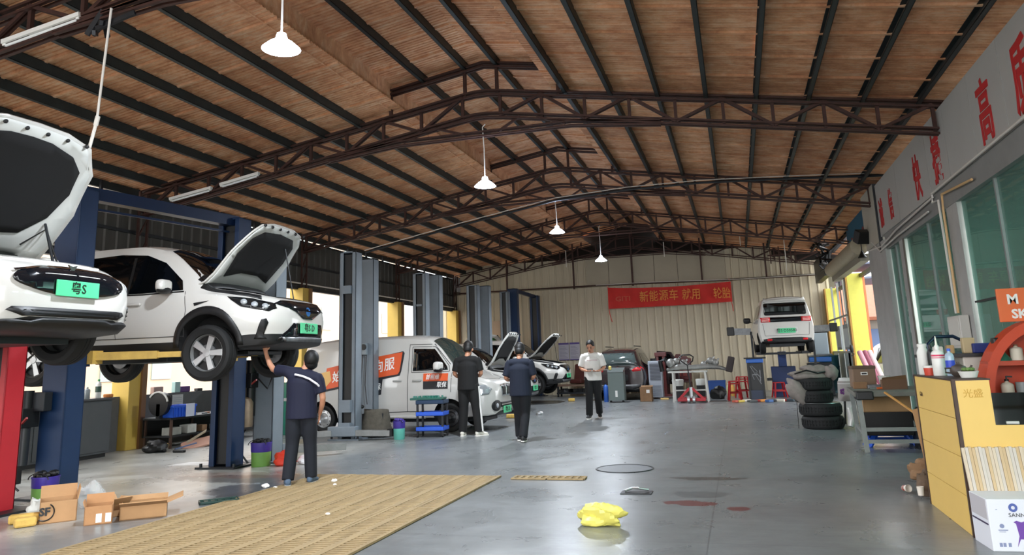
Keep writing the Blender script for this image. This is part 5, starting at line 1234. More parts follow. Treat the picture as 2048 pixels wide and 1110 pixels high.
# ------------------------------------------------------------------ things on and along the floor, left side
M_cardl = mat('light_cardboard', '#b58c62', .85, var=.12, scale=4)
M_tape = mat('white_label', '#e6e4de', .6)
def open_box(name, label, loc, rz, w, d, h, m=None, flaps=(1, 1, 1, 1), inner=None, group=None, fa=.5):
    t = thing(name, label, 'box', loc, rz, group); m = m or M_cardl; k = .008
    MB().bx(-w / 2, w / 2, -d / 2, -d / 2 + k, 0, h).bx(-w / 2, w / 2, d / 2 - k, d / 2, 0, h).bx(-w / 2, -w / 2 + k, -d / 2, d / 2, 0, h).bx(w / 2 - k, w / 2, -d / 2, d / 2, 0, h).bx(-w / 2, w / 2, -d / 2, d / 2, 0, k).build('box_body', m, t)
    for i, f in enumerate(flaps):
        if not f: continue
        L = f * d * .5
        if i == 0: a, b = Vector((-w / 2, -d / 2, h)), Vector((w / 2, -d / 2, h)); o = Vector((0, -math.cos(fa), math.sin(fa)))
        if i == 1: a, b = Vector((-w / 2, d / 2, h)), Vector((w / 2, d / 2, h)); o = Vector((0, math.cos(fa), math.sin(fa)))
        if i == 2: a, b = Vector((-w / 2, -d / 2, h)), Vector((-w / 2, d / 2, h)); o = Vector((-math.cos(fa), 0, math.sin(fa)))
        if i == 3: a, b = Vector((w / 2, -d / 2, h)), Vector((w / 2, d / 2, h)); o = Vector((math.cos(fa), 0, math.sin(fa)))
        n = (b - a).cross(o).normalized() * .004
        vs = [p + q for q in (-n, n) for p in (a, b, b + o * L, a + o * L)]
        MB().add(vs, [(0, 1, 2, 3), (7, 6, 5, 4), (0, 4, 5, 1), (1, 5, 6, 2), (2, 6, 7, 3), (3, 7, 4, 0)]).build('flap', m, t)
    return t
RF = Euler((PI / 2, 0, 0))
VA = .80     # direction that faces the camera from the left foreground
sf = open_box('cardboard_box', 'upright brown carton with a black round courier mark, at the foot of the blue lift', (-6.63, 6.37, 0), VA + .02, .32, .32, .20, None, (0, .74, 0, .7), fa=1.4)
text('SF', .10, M_black, 'lettering', sf, (-.115, -.164, .11), RF, bold=.004)
MB().tube([(-.115 + .08 * math.cos(a), -.164, .11 + .08 * math.sin(a)) for a in [-2.2 + .2 * i for i in range(17)]], .006, 5).build('round_mark', M_black, sf)
b2 = open_box('cardboard_box', 'smaller brown carton with two white labels on its front', (-6.06, 6.30, 0), VA - .08, .24, .2, .17, mat('tan_cardboard', '#b5855a', .85, var=.12), (0, .9, .5, 0), fa=1.3)
for x in (.0, .08): MB().bx(x - .02, x + .03, -.104, -.1005, .02, .10).build('label_sticker', M_tape, b2)
open_box('cardboard_box', 'crumpled tan carton half hidden behind the labelled carton', (-6.2, 6.62, 0), VA + .5, .22, .2, .12, M_cardl, (.8, .8, 0, .6), fa=.9)
b3 = open_box('cardboard_box', 'wide low open carton with its flaps spread, nearest the grating', (-5.86, 6.67, 0), VA - .12, .42, .34, .13, M_cardl, (.75, .6, 0, .9), fa=.35)
MB().bx(-.19, .19, -.15, .15, .008, .05).build('dark_contents', M_darksteel, b3)
def bag(name, label, loc, r, m, seed, cat='bag', squash=.7, n=22, k=12, amp=.28):
    rr = random.Random(seed); mb = MB().ball((0, 0, 0), 1, n, k); ph = [(rr.uniform(2, 6), rr.uniform(2, 6), rr.uniform(2, 6), rr.uniform(0, 6)) for _ in range(5)]
    vs = []
    for x, y, z in mb.v:
        f = 1 + amp * sum(math.sin(a * x + b * y + c * z + d) * (.5 if i < 2 else .3) for i, (a, b, c, d) in enumerate(ph)) * .6 + rr.uniform(-.07, .07)
        vs.append((x * r[0] * f, y * r[1] * f, max(z * f, -.72) * r[2] * 1.0 + r[2] * .72))
    mb.v = vs; o = mb.build(name, m); shade(o.data, 28); o.location = loc
    return tag(o, label, cat)
def clear_mat():
    m = mat('clear_plastic_film', '#dfe3e4', .15); b = m.node_tree.nodes['Principled BSDF']; b.inputs['Alpha'].default_value = .35; return m
M_film = clear_mat()
bag('plastic_bag', 'clear crumpled plastic bag between the courier carton and labelled carton', (-6.85, 7.0, 0), (.15, .12, .15), M_film, 3)
bag('plastic_bag', 'pale grey plastic wrap beside the yellow sponges', (-6.98, 6.45, 0), (.1, .08, .11), mat('grey_film', '#c9cbc6', .4), 4)
for i, (x, y, w, lab) in enumerate(((-6.86, 6.2, .26, 'rear yellow sponge block by the red lift column'), (-6.68, 6.05, .18, 'front yellow sponge block by the courier carton'))):
    o = tag(MB().box((0, 0, .045), (w, .11, .085)).build('sponge', mat('yellow_sponge', '#d8b25e', .95, var=.2, scale=12, bump=.4), bevel=.02), lab, 'sponge', 'yellow sponge blocks'); o.location = (x, y, 0); o.rotation_euler = (0, 0, .7 + i * .3)
def bucket(label, loc, r, h, m1, m2, group=None, jag=True, seed=1):
    t = thing('bucket', label, 'bucket', loc, 0, group)
    MB().lathe([(0, .0), (r * .86, 0), (r * .9, .01), (r * .95, h * .62), (r * .95, h * .62)], n=26).build('bucket_body', m1, t, smooth=True)
    MB().lathe([(r * .95, h * .6), (r * .97, h * .62), (r, h * .95), (r * 1.03, h * .95), (r * 1.03, h), (r * .97, h), (r * .9, h * .64)], n=26).build('bucket_top', m2, t, smooth=40)
    rr = random.Random(seed); m = MB()
    for k in range(9):
        a = k * .7; m.ball((math.cos(a) * r * .6, math.sin(a) * r * .6, h + rr.uniform(-.01, .03)), (r * .35, r * .3, .035), 8, 6)
    m.build('rags', M_black if jag else m2, t)
    MB().tube([(r * 1.02 * math.cos(a), -r * .5 - .03, h * .9 - abs(math.sin(a)) * h * .0 + r * .5 * math.sin(a)) for a in [PI * i / 10 for i in range(11)]], .006, 6).build('bail_handle', M_darksteel, t)
    return t
M_gr = mat('green_label', '#6c9a4a', .5, var=.15); M_pu = mat('purple_label', '#3a2a86', .45)
bucket('green and purple oil bucket behind the courier carton', (-7.62, 7.12, 0), .14, .30, M_gr, M_pu, 'oil buckets', seed=2)
bucket('green and purple oil bucket beside the grey lift post, near the red bag', (-6.9, 10.16, 0), .15, .34, M_gr, M_pu, 'oil buckets', seed=3)
bucket('teal and purple oil bucket beside the covered machine by the van', (-6.33, 13.75, 0), .115, .34, mat('teal_label', '#57a597', .5), M_pu, 'oil buckets', False, seed=4)
tag(bag('plastic_bag', 'bright red plastic bag slumped on the floor beside the green bucket', (-6.56, 10.25, 0), (.17, .12, .12), mat('red_bag', '#e2402b', .45), 8), 'bright red plastic bag slumped on the floor beside the green bucket', 'bag')
bag('plastic_bag', 'white plastic bag behind the mechanic, right of the red bag', (-6.3, 10.4, 0), (.11, .08, .08), mat('white_bag', '#d5d5d8', .5), 9)
bag('plastic_bag', 'crumpled yellow plastic bag lying alone in the aisle foreground', (-1.26, 6.78, 0), (.185, .11, .10), mat('yellow_bag', '#ddd36a', .4), 21, amp=.34, n=30, k=16)
tr = thing('tray', 'dark green flat plastic tray on the floor beside the grating', 'tray', (-5.55, 7.42, 0), .75)
MB().bx(-.2, .2, -.09, .09, 0, .012).bx(-.2, .2, -.09, -.08, 0, .03).bx(-.2, .2, .08, .09, 0, .03).bx(-.2, -.19, -.09, .09, 0, .03).bx(.19, .2, -.09, .09, 0, .03).build('tray_body', mat('dark_green_plastic', '#173a33', .4), tr)
for k in range(5): MB().bx(-.15 + k * .07, -.11 + k * .07, -.06, .06, .012, .025).build('rib', mat('dark_green_plastic', '#173a33', .4), tr)
for i, (x, y, s, lab) in enumerate(((-5.6, 8.35, .05, 'larger scrap of white paper on the floor left of the mechanic'), (-5.42, 8.28, .03, 'small scrap of white paper left of the mechanic'), (-4.9, 8.75, .04, 'scrap of white paper right of the mechanic on the grating edge'), (-4.75, 8.5, .025, 'tiny white scrap on the grating right of the mechanic'), (-3.9, 6.85, .025, 'tiny pale scrap in the middle of the grating'))):
    bag('paper_scrap', lab, (x, y, .012 if x > -5.3 else 0), (s, s * .7, s * .55), mat('white_paper', '#e8e6e0', .8), 30 + i, 'litter', n=10, k=6)
# wall counter and bench
M_cab = mat('grey_cabinet', '#4d5052', .55, .1, .1, 3)
ct = thing('wall_counter', 'tall dark grey counter against the left wall behind the front blue post', 'counter', (-10.98, 10.2, 0))
MB().bx(-.28, .28, -1.3, 1.05, .06, .96).build('counter_body', M_cab, ct, bevel=.01)
MB().bx(-.3, .32, -1.34, 1.08, .96, 1.0).build('counter_top', mat('dark_counter_top', '#3a3c3e', .4), ct, bevel=.006)
MB().bx(-.25, .25, -1.28, 1.0, 0, .06).build('plinth', M_black, ct)
for y in (-1.25, -.5, .27): MB().bx(.28, .295, y, y + .73, .1, .93).build('door', M_cab, ct, bevel=.004)
def bottle(name, label, loc, r, h, m, cap, neck=.35, group=None, pump=False):
    t = thing(name, label, 'bottle', loc, 0, group)
    MB().lathe([(0, 0), (r * .95, 0), (r, h * .02), (r, h * .72), (r * .8, h * .8), (r * neck, h * .86), (r * neck, h * .92)], n=18).build('bottle_body', m, t, smooth=40)
    MB().lathe([(0, h), (r * neck * .9, h), (r * neck * 1.15, h * .98), (r * neck * 1.15, h * .9), (0, h * .9)], n=14).build('cap', cap, t, smooth=40)
    if pump: MB().bar((0, 0, h), (0, 0, h * 1.14), .012, .012).bar((0, 0, h * 1.12), (.05, 0, h * 1.1), .016, .014).build('pump', cap, t)
    return t
M_wp = mat('white_bottle', '#dcdcd6', .4); M_gy = mat('grey_bottle', '#8f9698', .35); M_gn = mat('green_cap', '#3f9a5a', .4)
bt = bottle('spray_can', 'tall white bottle with green cap on the dark grey wall counter', (-10.78, 11.0, 1.0), .05, .32, M_wp, M_gn)
MB().lathe([(.0505, .1), (.0505, .2)], n=18).build('label_band', mat('dark_band', '#2f4b3f', .5), bt)
bottle('bottle', 'short grey bottle left of the green capped bottle on the counter', (-10.8, 10.78, 1.0), .05, .2, M_gy, M_wp)
bottle('bottle', 'small black bottle at the counter edge below the green capped bottle', (-10.74, 10.62, 1.0), .035, .12, M_black, M_black)
tag(MB().box((0, 0, .03), (.14, .1, .06)).build('rag_stack', mat('orange_rag', '#c07a3f', .9), bevel=.015), 'folded orange cloth at the right end of the counter', 'cloth').location = (-10.75, 11.2, 1.0)
bottle('bottle', 'dark round jug on the counter left of the front blue post', (-10.85, 9.4, 1.0), .09, .2, M_black, M_gy)
tag(MB().box((0, 0, .06), (.12, .25, .12)).build('green_case', mat('teal_case', '#2f7a6c', .5), bevel=.01), 'small green case on the counter left of the front blue post', 'case').location = (-10.85, 9.05, 1.0)
bn = thing('workbench', 'long dark workbench with a cluttered shelf below the open left side', 'workbench', (-10.6, 13.6, 0))
M_bench = mat('dark_bench', '#26282a', .55, .2)
MB().bx(-.32, .32, -1.35, 1.35, .52, .56).build('bench_top', M_bench, bn, bevel=.004)
MB().bx(-.3, .3, -1.33, 1.33, .2, .23).build('shelf', M_bench, bn)
for sx in (-.29, .29):
    for y in (-1.3, 0, 1.3): MB().bx(sx - .02, sx + .02, y - .02, y + .02, 0, .52).build('leg', mat('brown_leg', '#4a352b', .6), bn)
MB().bx(-.32, -.30, -1.35, 1.35, .2, .52).build('back_sheet', M_black, bn)
def crate(name, label, loc, rz, w, d, h, m, cat='crate', group=None):
    t = thing(name, label, cat, loc, rz, group); k = .012
    MB().bx(-w / 2, w / 2, -d / 2, d / 2, 0, k).bx(-w / 2, w / 2, -d / 2, -d / 2 + k, 0, h).bx(-w / 2, w / 2, d / 2 - k, d / 2, 0, h).bx(-w / 2, -w / 2 + k, -d / 2, d / 2, 0, h).bx(w / 2 - k, w / 2, -d / 2, d / 2, 0, h).build('crate_body', m, t, bevel=.004)
    MB().bx(-w / 2 - .012, w / 2 + .012, -d / 2 - .012, -d / 2, h - .04, h).bx(-w / 2 - .012, w / 2 + .012, d / 2, d / 2 + .012, h - .04, h).bx(-w / 2 - .012, -w / 2, -d / 2, d / 2, h - .04, h).bx(w / 2, w / 2 + .012, -d / 2, d / 2, h - .04, h).build('rim', m, t)
    return t
M_bl = mat('blue_plastic', '#2456c4', .4)
cr = crate('plastic_crate', 'bright blue crate with a white sheet on its side on the workbench', (-10.42, 12.55, .56), PI / 2, .62, .4, .22, M_bl)
for k in range(6): MB().bx(-.27 + k * .08, -.25 + k * .08, -.218, -.2, .02, .18).build('rib', M_bl, cr)
MB().bx(.0, .24, -.222, -.218, .0, .24).build('paper_sheet', mat('pale_sheet', '#c9cfe0', .7), cr)
fn = thing('round_fan', 'round black hose reel at the left end of the workbench', 'hose reel', (-10.5, 12.2, .82), 0)
MB().cyl((0, -.05, 0), (0, .05, 0), .22, 28).build('drum', M_black, fn, smooth=35)
MB().tube([(.22 * math.cos(a), -.06, .22 * math.sin(a)) for a in [.2 + .26 * i for i in range(10)]], .018, 6).build('rim', mat('pale_rim', '#c5c5c0', .5), fn)
MB().bar((0, 0, -.26), (0, 0, 0), .1, .08).build('stand', M_black, fn)
pb = thing('paint_bucket', 'white paint bucket with a green band at the right end of the workbench', 'bucket', (-10.45, 14.55, .56))
MB().lathe([(0, 0), (.15, 0), (.17, .24), (.185, .25), (.185, .28), (.16, .28), (.15, .2), (0, .2)], n=26).build('bucket_body', M_wp, pb, smooth=40)
MB().lathe([(.160, .06), (.167, .17)], n=26).build('label_band', mat('green_band', '#3f8d78', .5), pb)
MB().bx(.16, .172, -.05, .03, .12, .2).build('logo_mark', M_black, pb)
for i, (y, w, d, h, c, lab) in enumerate(((12.5, .3, .2, .14, '#9a9a92', 'grey carton on the bench shelf under the blue crate'), (12.95, .25, .2, .16, '#c9c8bf', 'white carton on the bench shelf right of the grey carton'), (13.35, .15, .15, .12, '#8c6b4d', 'brown packet in the middle of the bench shelf'), (13.9, .35, .25, .1, '#6b6e6b', 'flat grey part on the bench shelf, right of middle'), (14.5, .2, .2, .14, '#2f6f5a', 'green tin at the right end of the bench shelf'))):
    tag(MB().box((0, 0, h / 2), (d, w, h)).build('shelf_item', mat('shelf_' + c[1:], c, .7, var=.2), bevel=.008), lab, 'box').location = (-10.46, y, .232)
for i in range(7):
    r = random.Random(60 + i); y = 12.9 + i * .2
    tag(MB().box((0, 0, .015), (r.uniform(.04, .1), r.uniform(.04, .12), .03)).build('bench_tool', mat(('rust_tool', 'pale_tool', 'grey_tool')[i % 3], ('#9a6a50', '#bdb6a8', '#75797b')[i % 3], .6), bevel=.005), ('rusty', 'pale', 'grey')[i % 3] + ' small part on the workbench top, ' + ('first', 'second', 'third', 'fourth', 'fifth', 'sixth', 'seventh')[i] + ' right of the blue crate', 'tool', 'small parts on the workbench').location = (-10.45 + r.uniform(-.1, .1), y, .56)
ps = thing('pinned_sheet', 'white printed sheet hanging on the grey parapet above the workbench', 'notice', (-11.235, 13.55, .62))
MB().bx(0, .004, -.16, .16, 0, .32).build('sheet', mat('grey_white_sheet', '#b9b9b8', .8), ps)
for k in range(6): MB().bx(.004, .005, -.12, .12, .05 + k * .04, .06 + k * .04).build('print_line', M_gy, ps)
for i, (y, h, c, lab) in enumerate(((12.55, .08, '#4a4d4b', 'dark flat parts on the parapet left of the pinned sheet'), (13.05, .14, '#a98e86', 'pinkish carton on the parapet above the workbench'), (13.6, .22, '#9fc0bd', 'pale teal bottle on the parapet above the pinned sheet'), (13.85, .12, '#54386e', 'purple and black tin on the parapet right of the teal bottle'), (14.3, .06, '#232425', 'low black part on the parapet near the second blue post'), (15.6, .08, '#2c4a3b', 'green tin on the parapet behind the grey lift post'))):
    tag(MB().box((0, 0, h / 2), (.1, .16 + .1 * (i % 2), h)).build('parapet_item', mat('parapet_' + c[1:], c, .6), bevel=.012), lab, 'container').location = (-11.33, y, .98)
pk = thing('board', 'rounded pink insulation board lying against the workbench foot', 'board', (-9.95, 12.75, .02), 1.25)
MB().prism(rrect(-.42, .42, -.17, .17, .15, 6), .03, (0, 0, .04), (1, 0, .12), (0, 1, .28)).build('board_sheet', mat('pink_board', '#c99a86', .8, var=.08), pk)
MB().prism([(-.3, .08), (.2, .2), (.25, .26), (-.25, .15)], .02, (0, 0, .1), (1, 0, .3), (0, 1, .3)).build('board_offcut', mat('beige_board', '#b5a890', .8), pk)
bag('black_sack', 'black rubbish sack on the floor under the workbench left end', (-10.2, 11.8, 0), (.22, .18, .12), M_black, 44)
o = tag(MB().bar((0, 0, .03), (.1, .45, .09), .03, .02).build('wrench', mat('bluish_steel', '#6f7fa5', .35, .6)), 'long bluish steel bar leaning on clutter in front of the workbench', 'tool'); o.location = (-9.95, 12.0, 0)
o = tag(MB().box((0, 0, .025), (.22, .09, .05)).build('tool_pouch', M_black, bevel=.015), 'small black pouch on the floor before the workbench', 'pouch'); o.location = (-9.65, 11.75, 0)
o = tag(MB().ball((0, 0, .06), (.09, .09, .06), 10, 7).build('yellow_glove', mat('yellow_glove', '#c9a45c', .9)), 'yellow glove on the floor under the workbench left end', 'glove'); o.location = (-10.28, 12.1, 0.02)
sh = thing('white_sheet', 'flat white sheet lying on the floor before the second blue post', 'sheet', (-8.05, 10.35, 0), .1)
MB().prism([(-.5, -.16), (.35, -.2), (.5, .1), (.1, .22), (-.35, .16)], .004, (0, 0, .001)).build('sheet', mat('white_sheet_film', '#d9dbdb', .5), sh)
# green tool chest and trolley
tc_ = thing('tool_chest', 'tall green and grey tool chest with many drawers behind the grey lift post', 'tool chest', (-9.88, 15.16, 0), -.5)
MB().bx(-.34, .34, -.22, .22, .08, 1.0).build('chest_body', mat('chest_green', '#1e3b33', .45), tc_, bevel=.008)
for k in range(9): MB().bx(-.32, .32, -.235, -.22, .13 + k * .097, .195 + k * .097).build('drawer', mat('chest_grey', '#8f9a95', .4, .2), tc_, bevel=.004)
MB().bx(-.36, .36, -.24, .24, 1.0, 1.03).build('chest_top', M_darksteel, tc_)
MB().bx(-.3, .3, -.2, .2, 0, .08).build('plinth', M_black, tc_)
gb = tag(MB().box((0, 0, .55), (.22, .3, 1.1)).build('locker', mat('teal_green_locker', '#1f6b58', .45), bevel=.01), 'narrow teal green locker right of the tool chest', 'locker'); gb.location = (-9.43, 14.88, 0); gb.rotation_euler = (0, 0, -.5)
fr = thing('steel_frame', 'pale welded steel frame standing behind the mechanic', 'frame', (-8.45, 13.35, 0), -.1)
for x in (-.2, .2):
    for y in (-.2, .2): MB().bar((x, y, 0), (x, y, .8), .035, .035).build('leg', mat('pale_steel_frame', '#a5a8a5', .5, .2), fr)
MB().bar((-.3, -.2, .8), (.22, -.2, .8), .04, .04).bar((-.22, .2, .8), (.22, .2, .8), .04, .04).bar((-.2, -.2, .8), (-.2, .2, .8), .04, .04).bar((.2, -.2, .8), (.2, .2, .8), .04, .04).build('top_frame', mat('pale_steel_frame', '#a5a8a5', .5, .2), fr)
# covered machine, cart
jt = thing('covered_machine', 'low machine under a brown grey sack cloth between the lift post and bucket', 'machine', (-7.1, 14.25, 0), .1)
MB().bx(-.2, .24, -.16, .2, 0, .46).build('machine', M_darksteel, jt)
mb = MB(); P = []
for i in range(15):
    for j_ in range(9):
        u, v = i / 14, j_ / 8; a = -PI * .65 + PI * 1.5 * u; r = 1 + .06 * math.sin(9 * u * 3 + 4 * v)
        P.append(((.30 + .05 * (1 - v)) * math.cos(a) * r, (.24 + .05 * (1 - v)) * math.sin(a) * r, .02 + .50 * v + .03 * math.sin(u * 7)))
fs = [(i * 9 + j_, i * 9 + 9 + j_, i * 9 + 10 + j_, i * 9 + j_ + 1) for i in range(14) for j_ in range(8)]
mb.add(P, fs); top = len(mb.v); mb.add([(0, 0, .53)] + [P[i * 9 + 8] for i in range(15)], [(0, i + 1, i + 2) for i in range(14)])
so = mb.build('cloth_cover', mat('sack_cloth', '#5b564c', .95, var=.25, scale=14), jt, smooth=60, fix=False); md = so.modifiers.new('t', 'SOLIDIFY'); md.thickness = .01
MB().tube([(-.25, -.2, .35), (-.3, -.24, .55), (-.34, -.15, .5), (-.3, -.1, .1)], .025, 8).build('hose', M_black, jt)
MB().ball((-.18, -.22, .6), (.05, .05, .04)).build('gun_head', M_black, jt)
bc = thing('tool_cart', 'blue three tier tool cart with a green tool tray, left of the man in black', 'tool cart', (-5.85, 14.25, 0), .1)
for z, m in ((.12, M_bl), (.40, M_bl), (.62, mat('dark_blue_tray', '#17324f', .5))):
    MB().bx(-.28, .28, -.2, .2, z, z + .02).bx(-.28, .28, -.2, -.185, z, z + .075).bx(-.28, .28, .185, .2, z, z + .075).bx(-.28, -.265, -.2, .2, z, z + .075).bx(.265, .28, -.2, .2, z, z + .075).build('shelf', m, bc, bevel=.006)
for x in (-.25, .25):
    for y in (-.17, .17):
        MB().bx(x - .018, x + .018, y - .018, y + .018, .06, .63).build('post', M_darksteel, bc); MB().cyl((x - .015, y, .035), (x + .015, y, .035), .035, 12).build('castor', M_rubber, bc)
t2 = thing('tool_tray', 'green moulded tool tray lying across the top of the blue cart', 'tray', (-5.87, 14.25, .72), .1)
MB().bx(-.38, .26, -.19, .19, -.02, .02).build('tray_body', mat('green_tray', '#23594d', .5), t2, bevel=.008)
for k in range(12):
    r = random.Random(k + 90); MB().box((-.33 + k * .05, r.uniform(-.1, .1), .035), (.03, r.uniform(.08, .2), .04), r.uniform(-.4, .4)).build('socket_tool', mat('green_tool', '#2f7566', .4), t2)
for i, (x, y, z, lab) in enumerate(((-5.5, 18.6, 0, 'yellow sponge on the floor beside the second white crossover'), (-5.45, 25.35, 0, 'yellow sponge on the floor by the third white crossover'))):
    o = tag(MB().box((0, 0, .05), (.32 - .1 * i, .16, .09)).build('sponge', mat('yellow_sponge', '#d8b25e', .95), bevel=.02), lab, 'sponge', 'yellow sponges by the cars'); o.location = (x, y, z); o.rotation_euler = (0, 0, .2)
bag('foil_scrap', 'crumpled silver scrap on the floor right of the man in navy', (-5.05, 19.5, 0), (.09, .06, .05), M_alu, 51, 'litter', n=10, k=6)
# ------------------------------------------------------------------ back of the hall
for i, (x0, x1, lab) in enumerate(((-6.87, -6.45, 'left one of two purple headed notices on the cream back wall'), (-6.42, -6.02, 'right one of two purple headed notices on the cream back wall'))):
    t = thing('wall_notice', lab, 'notice', ((x0 + x1) / 2, 29.98, 1.67), 0, 'purple headed notices'); w = (x1 - x0) / 2
    MB().bx(-w, w, 0, .02, -.34, .34).build('sheet', mat('notice_grey', '#a7a4ae', .7), t)
    MB().bx(-w, w, -.004, 0, .27, .34).bx(-w, w, -.004, 0, -.34, -.31).build('purple_band', mat('purple_band', '#4a3a7a', .6), t)
    for k in range(9): MB().bx(-w + .04, w - .06 - .05 * (k % 3), -.003, 0, -.26 + k * .055, -.245 + k * .055).build('print_line', mat('print_grey', '#7d7a86', .7), t)
t = thing('wall_notice', 'pale reddish sheet on the back wall between the grey and blue lift posts', 'notice', (-9.4, 29.98, 2.7))
MB().bx(-.2, .2, 0, .01, -.3, .3).build('sheet', mat('pale_red_sheet', '#b8a48e', .8), t)
st = thing('salvaged_seat', 'dark red car seat dumped on the low trolley by the back wall', 'car seat', (-5.9, 28.85, .44), -.3)
MB().box((0, 0, .1), (.5, .5, .16)).build('seat_cushion', mat('dark_red_leather', '#4a1d18', .6), st, bevel=.04)
MB().box((0, .2, .42), (.48, .14, .62), rot=Euler((-.2, 0, 0)).to_matrix()).build('seat_back', mat('dark_red_leather', '#4a1d18', .6), st, bevel=.05)
tl = thing('parts_trolley', 'low dark trolley of car parts between the third crossover and dark hatchback', 'trolley', (-5.78, 28.6, 0))
MB().bx(-.9, .95, -.35, .35, .38, .44).build('deck', mat('brown_deck', '#6b5444', .7), tl)
MB().bx(-.85, .9, -.3, .3, .1, .16).build('lower_deck', M_darksteel, tl)
for x in (-.8, .85):
    for y in (-.28, .28): MB().bx(x - .03, x + .03, y - .03, y + .03, 0, .38).build('leg', M_darksteel, tl)
for k in range(9):
    r = random.Random(k + 7); MB().box((-.75 + k * .18, r.uniform(-.2, .2), .22), (.16, .2, r.uniform(.08, .16)), r.uniform(-1, 1)).build('salvaged_part', (M_engine, M_engine2, M_trim)[k % 3], tl, bevel=.01)
ic = thing('mobile_cabinet', 'grey green mobile test cabinet standing behind the dark hatchback', 'cabinet', (-3.78, 24.4, 0))
M_gg = mat('grey_green_paint', '#6b7875', .5)
MB().bx(-.24, .26, -.2, .22, .06, .92).build('cabinet_body', M_gg, ic, bevel=.015)
MB().add([(-.24, -.22, .92), (.26, -.22, .92), (.26, .22, .92), (-.24, .22, .92), (-.24, -.2, .96), (.26, -.2, .96), (.26, .22, 1.06), (-.24, .22, 1.06)], [(0, 1, 2, 3), (4, 5, 6, 7), (0, 1, 5, 4), (1, 2, 6, 5), (2, 3, 7, 6), (3, 0, 4, 7)]).build('control_panel', mat('dark_grey_panel', '#4c5453', .5), ic)
MB().bx(-.02, .05, -.215, -.2, .17, .36).build('label_plate', M_white, ic)
for x in (-.18, .2): MB().cyl((x, -.15, .035), (x, -.1, .035), .035, 10).build('castor', M_rubber, ic)
bottle('yellow_lamp', 'small yellow and white lamp on top of the grey green cabinet', (-3.95, 24.35, 1.0), .05, .13, mat('lamp_yellow', '#d9c36a', .4), M_white)
bottle('gas_bottle', 'slim blue gas bottle left of the grey green cabinet', (-4.16, 24.6, 0), .075, .62, mat('blue_cylinder', '#2f5fb5', .4), M_darksteel)
ac = thing('air_cooler', 'grey slatted air cooler between the open car door and red chair', 'air cooler', (-2.68, 25.8, 0))
MB().bx(-.22, .22, -.2, .2, .06, 1.22).build('casing', mat('cooler_grey', '#8b919b', .5), ac, bevel=.02)
for k in range(12): MB().bx(-.17, .17, -.215, -.2, .62 + k * .045, .64 + k * .045).build('louvre', mat('louvre_dark', '#3f434c', .5), ac)
for k in range(6): MB().bx(-.17, .17, -.21, -.2, .12 + k * .06, .15 + k * .06).build('lower_louvre', mat('louvre_grey', '#70767f', .5), ac)
MB().cyl((-.05, 0, 1.22), (-.05, 0, 1.3), .1, 14).build('cap', M_black, ac)
for x in (-.18, .18): MB().cyl((x, -.15, .03), (x, -.1, .03), .03, 10).build('castor', M_rubber, ac)
cb = open_box('cardboard_box', 'brown carton on the floor in front of the grey air cooler', (-2.88, 24.55, 0), 0, .37, .34, .44, M_cardd, (0, .9, 0, 0), fa=.2)
MB().bx(-.18, .18, -.16, .16, .41, .43).build('top_flaps', M_cardd, cb); MB().bx(.02, .12, -.174, -.17, .26, .36).build('label_sticker', M_tape, cb)
yc = thing('paper_cup', 'flattened yellow food carton on the floor right of the brown carton', 'carton', (-2.4, 25.3, 0), .2)
MB().bx(-.13, .13, -.07, .07, 0, .05).build('carton', mat('yellow_card', '#c9a86a', .8), yc, bevel=.015)
ch = thing('carved_chair', 'dark red carved wooden armchair against the back wall behind the trestle', 'chair', (-2.15, 28.6, 0))
M_cw = mat('dark_red_wood', '#571a18', .4, 0, .2, 8)
MB().bx(-.42, .42, -.35, .3, .42, .50).build('seat', M_cw, ch, bevel=.015)
MB().prism([(-.42, 0), (.42, 0), (.46, .75), (.34, .78), (.3, .84), (.12, .84), (.08, .92), (-.08, .92), (-.12, .84), (-.3, .84), (-.34, .78), (-.46, .75)], .06, (0, .36, .50), (1, 0, 0), (0, 0, 1)).build('backrest', M_cw, ch, bevel=.012)
for x in (-.2, 0, .2): MB().bx(x - .07, x + .07, .28, .30, .62, 1.12).build('carved_panel', mat('red_wood_light', '#7a332c', .4), ch, bevel=.02)
for x in (-.4, .4):
    MB().bar((x, -.3, .75), (x, .3, .80), .07, .06).bar((x, -.3, .42), (x, -.3, .75), .06, .06).build('armrest', M_cw, ch, bevel=.01)
    for y in (-.31, .26): MB().bx(x - .035, x + .035, y - .035, y + .035, 0, .42).build('leg', M_cw, ch)
cs = thing('carved_stool', 'dark red upright wooden frame left of the trestle', 'frame', (-2.62, 27.2, 0))
for x in (-.12, .1): MB().bx(x - .05, x + .05, -.05, .05, 0, 1.5).build('upright', M_cw, cs, bevel=.01)
MB().bx(-.2, .2, -.06, .06, 1.35, 1.5).build('top_rail', M_cw, cs, bevel=.02); MB().bx(-.18, .16, -.04, .04, .3, .4).build('cross_rail', M_cw, cs, bevel=.02)
MB().bx(-.2, .3, -.1, .12, .0, .08).build('foot', M_cw, cs)
ts = thing('trestle_stand', 'white steel trestle stand carrying a silver subframe', 'stand', (-1.48, 24.0, 0))
M_ws = mat('white_steel', '#c4c6c0', .5)
for x in (-.48, .46):
    for y in (-.3, .35): MB().bar((x + (.04 if x > 0 else -.02), y, 0), (x, y, .86), .05, .05).build('leg', M_ws, ts)
MB().bx(-.62, .52, -.34, .38, .86, .9).build('top_frame', M_ws, ts); MB().bx(-.5, .48, .33, .37, .3, .34).build('rail', M_ws, ts)
sb_ = thing('subframe', 'silver car axle subframe with dark motor lying on the trestle', 'car part', (-1.4, 24.05, .9))
M_cast = mat('cast_alloy', '#8e8f8c', .45, .5, .2, 10)
MB().tube([(-.75, .1, .05), (-.4, -.1, .12), (0, 0, .10), (.4, -.05, .12), (.8, .1, .08), (1.05, .1, .0)], [.05, .09, .08, .08, .06, .045], 10).build('cross_beam', M_cast, sb_, smooth=True)
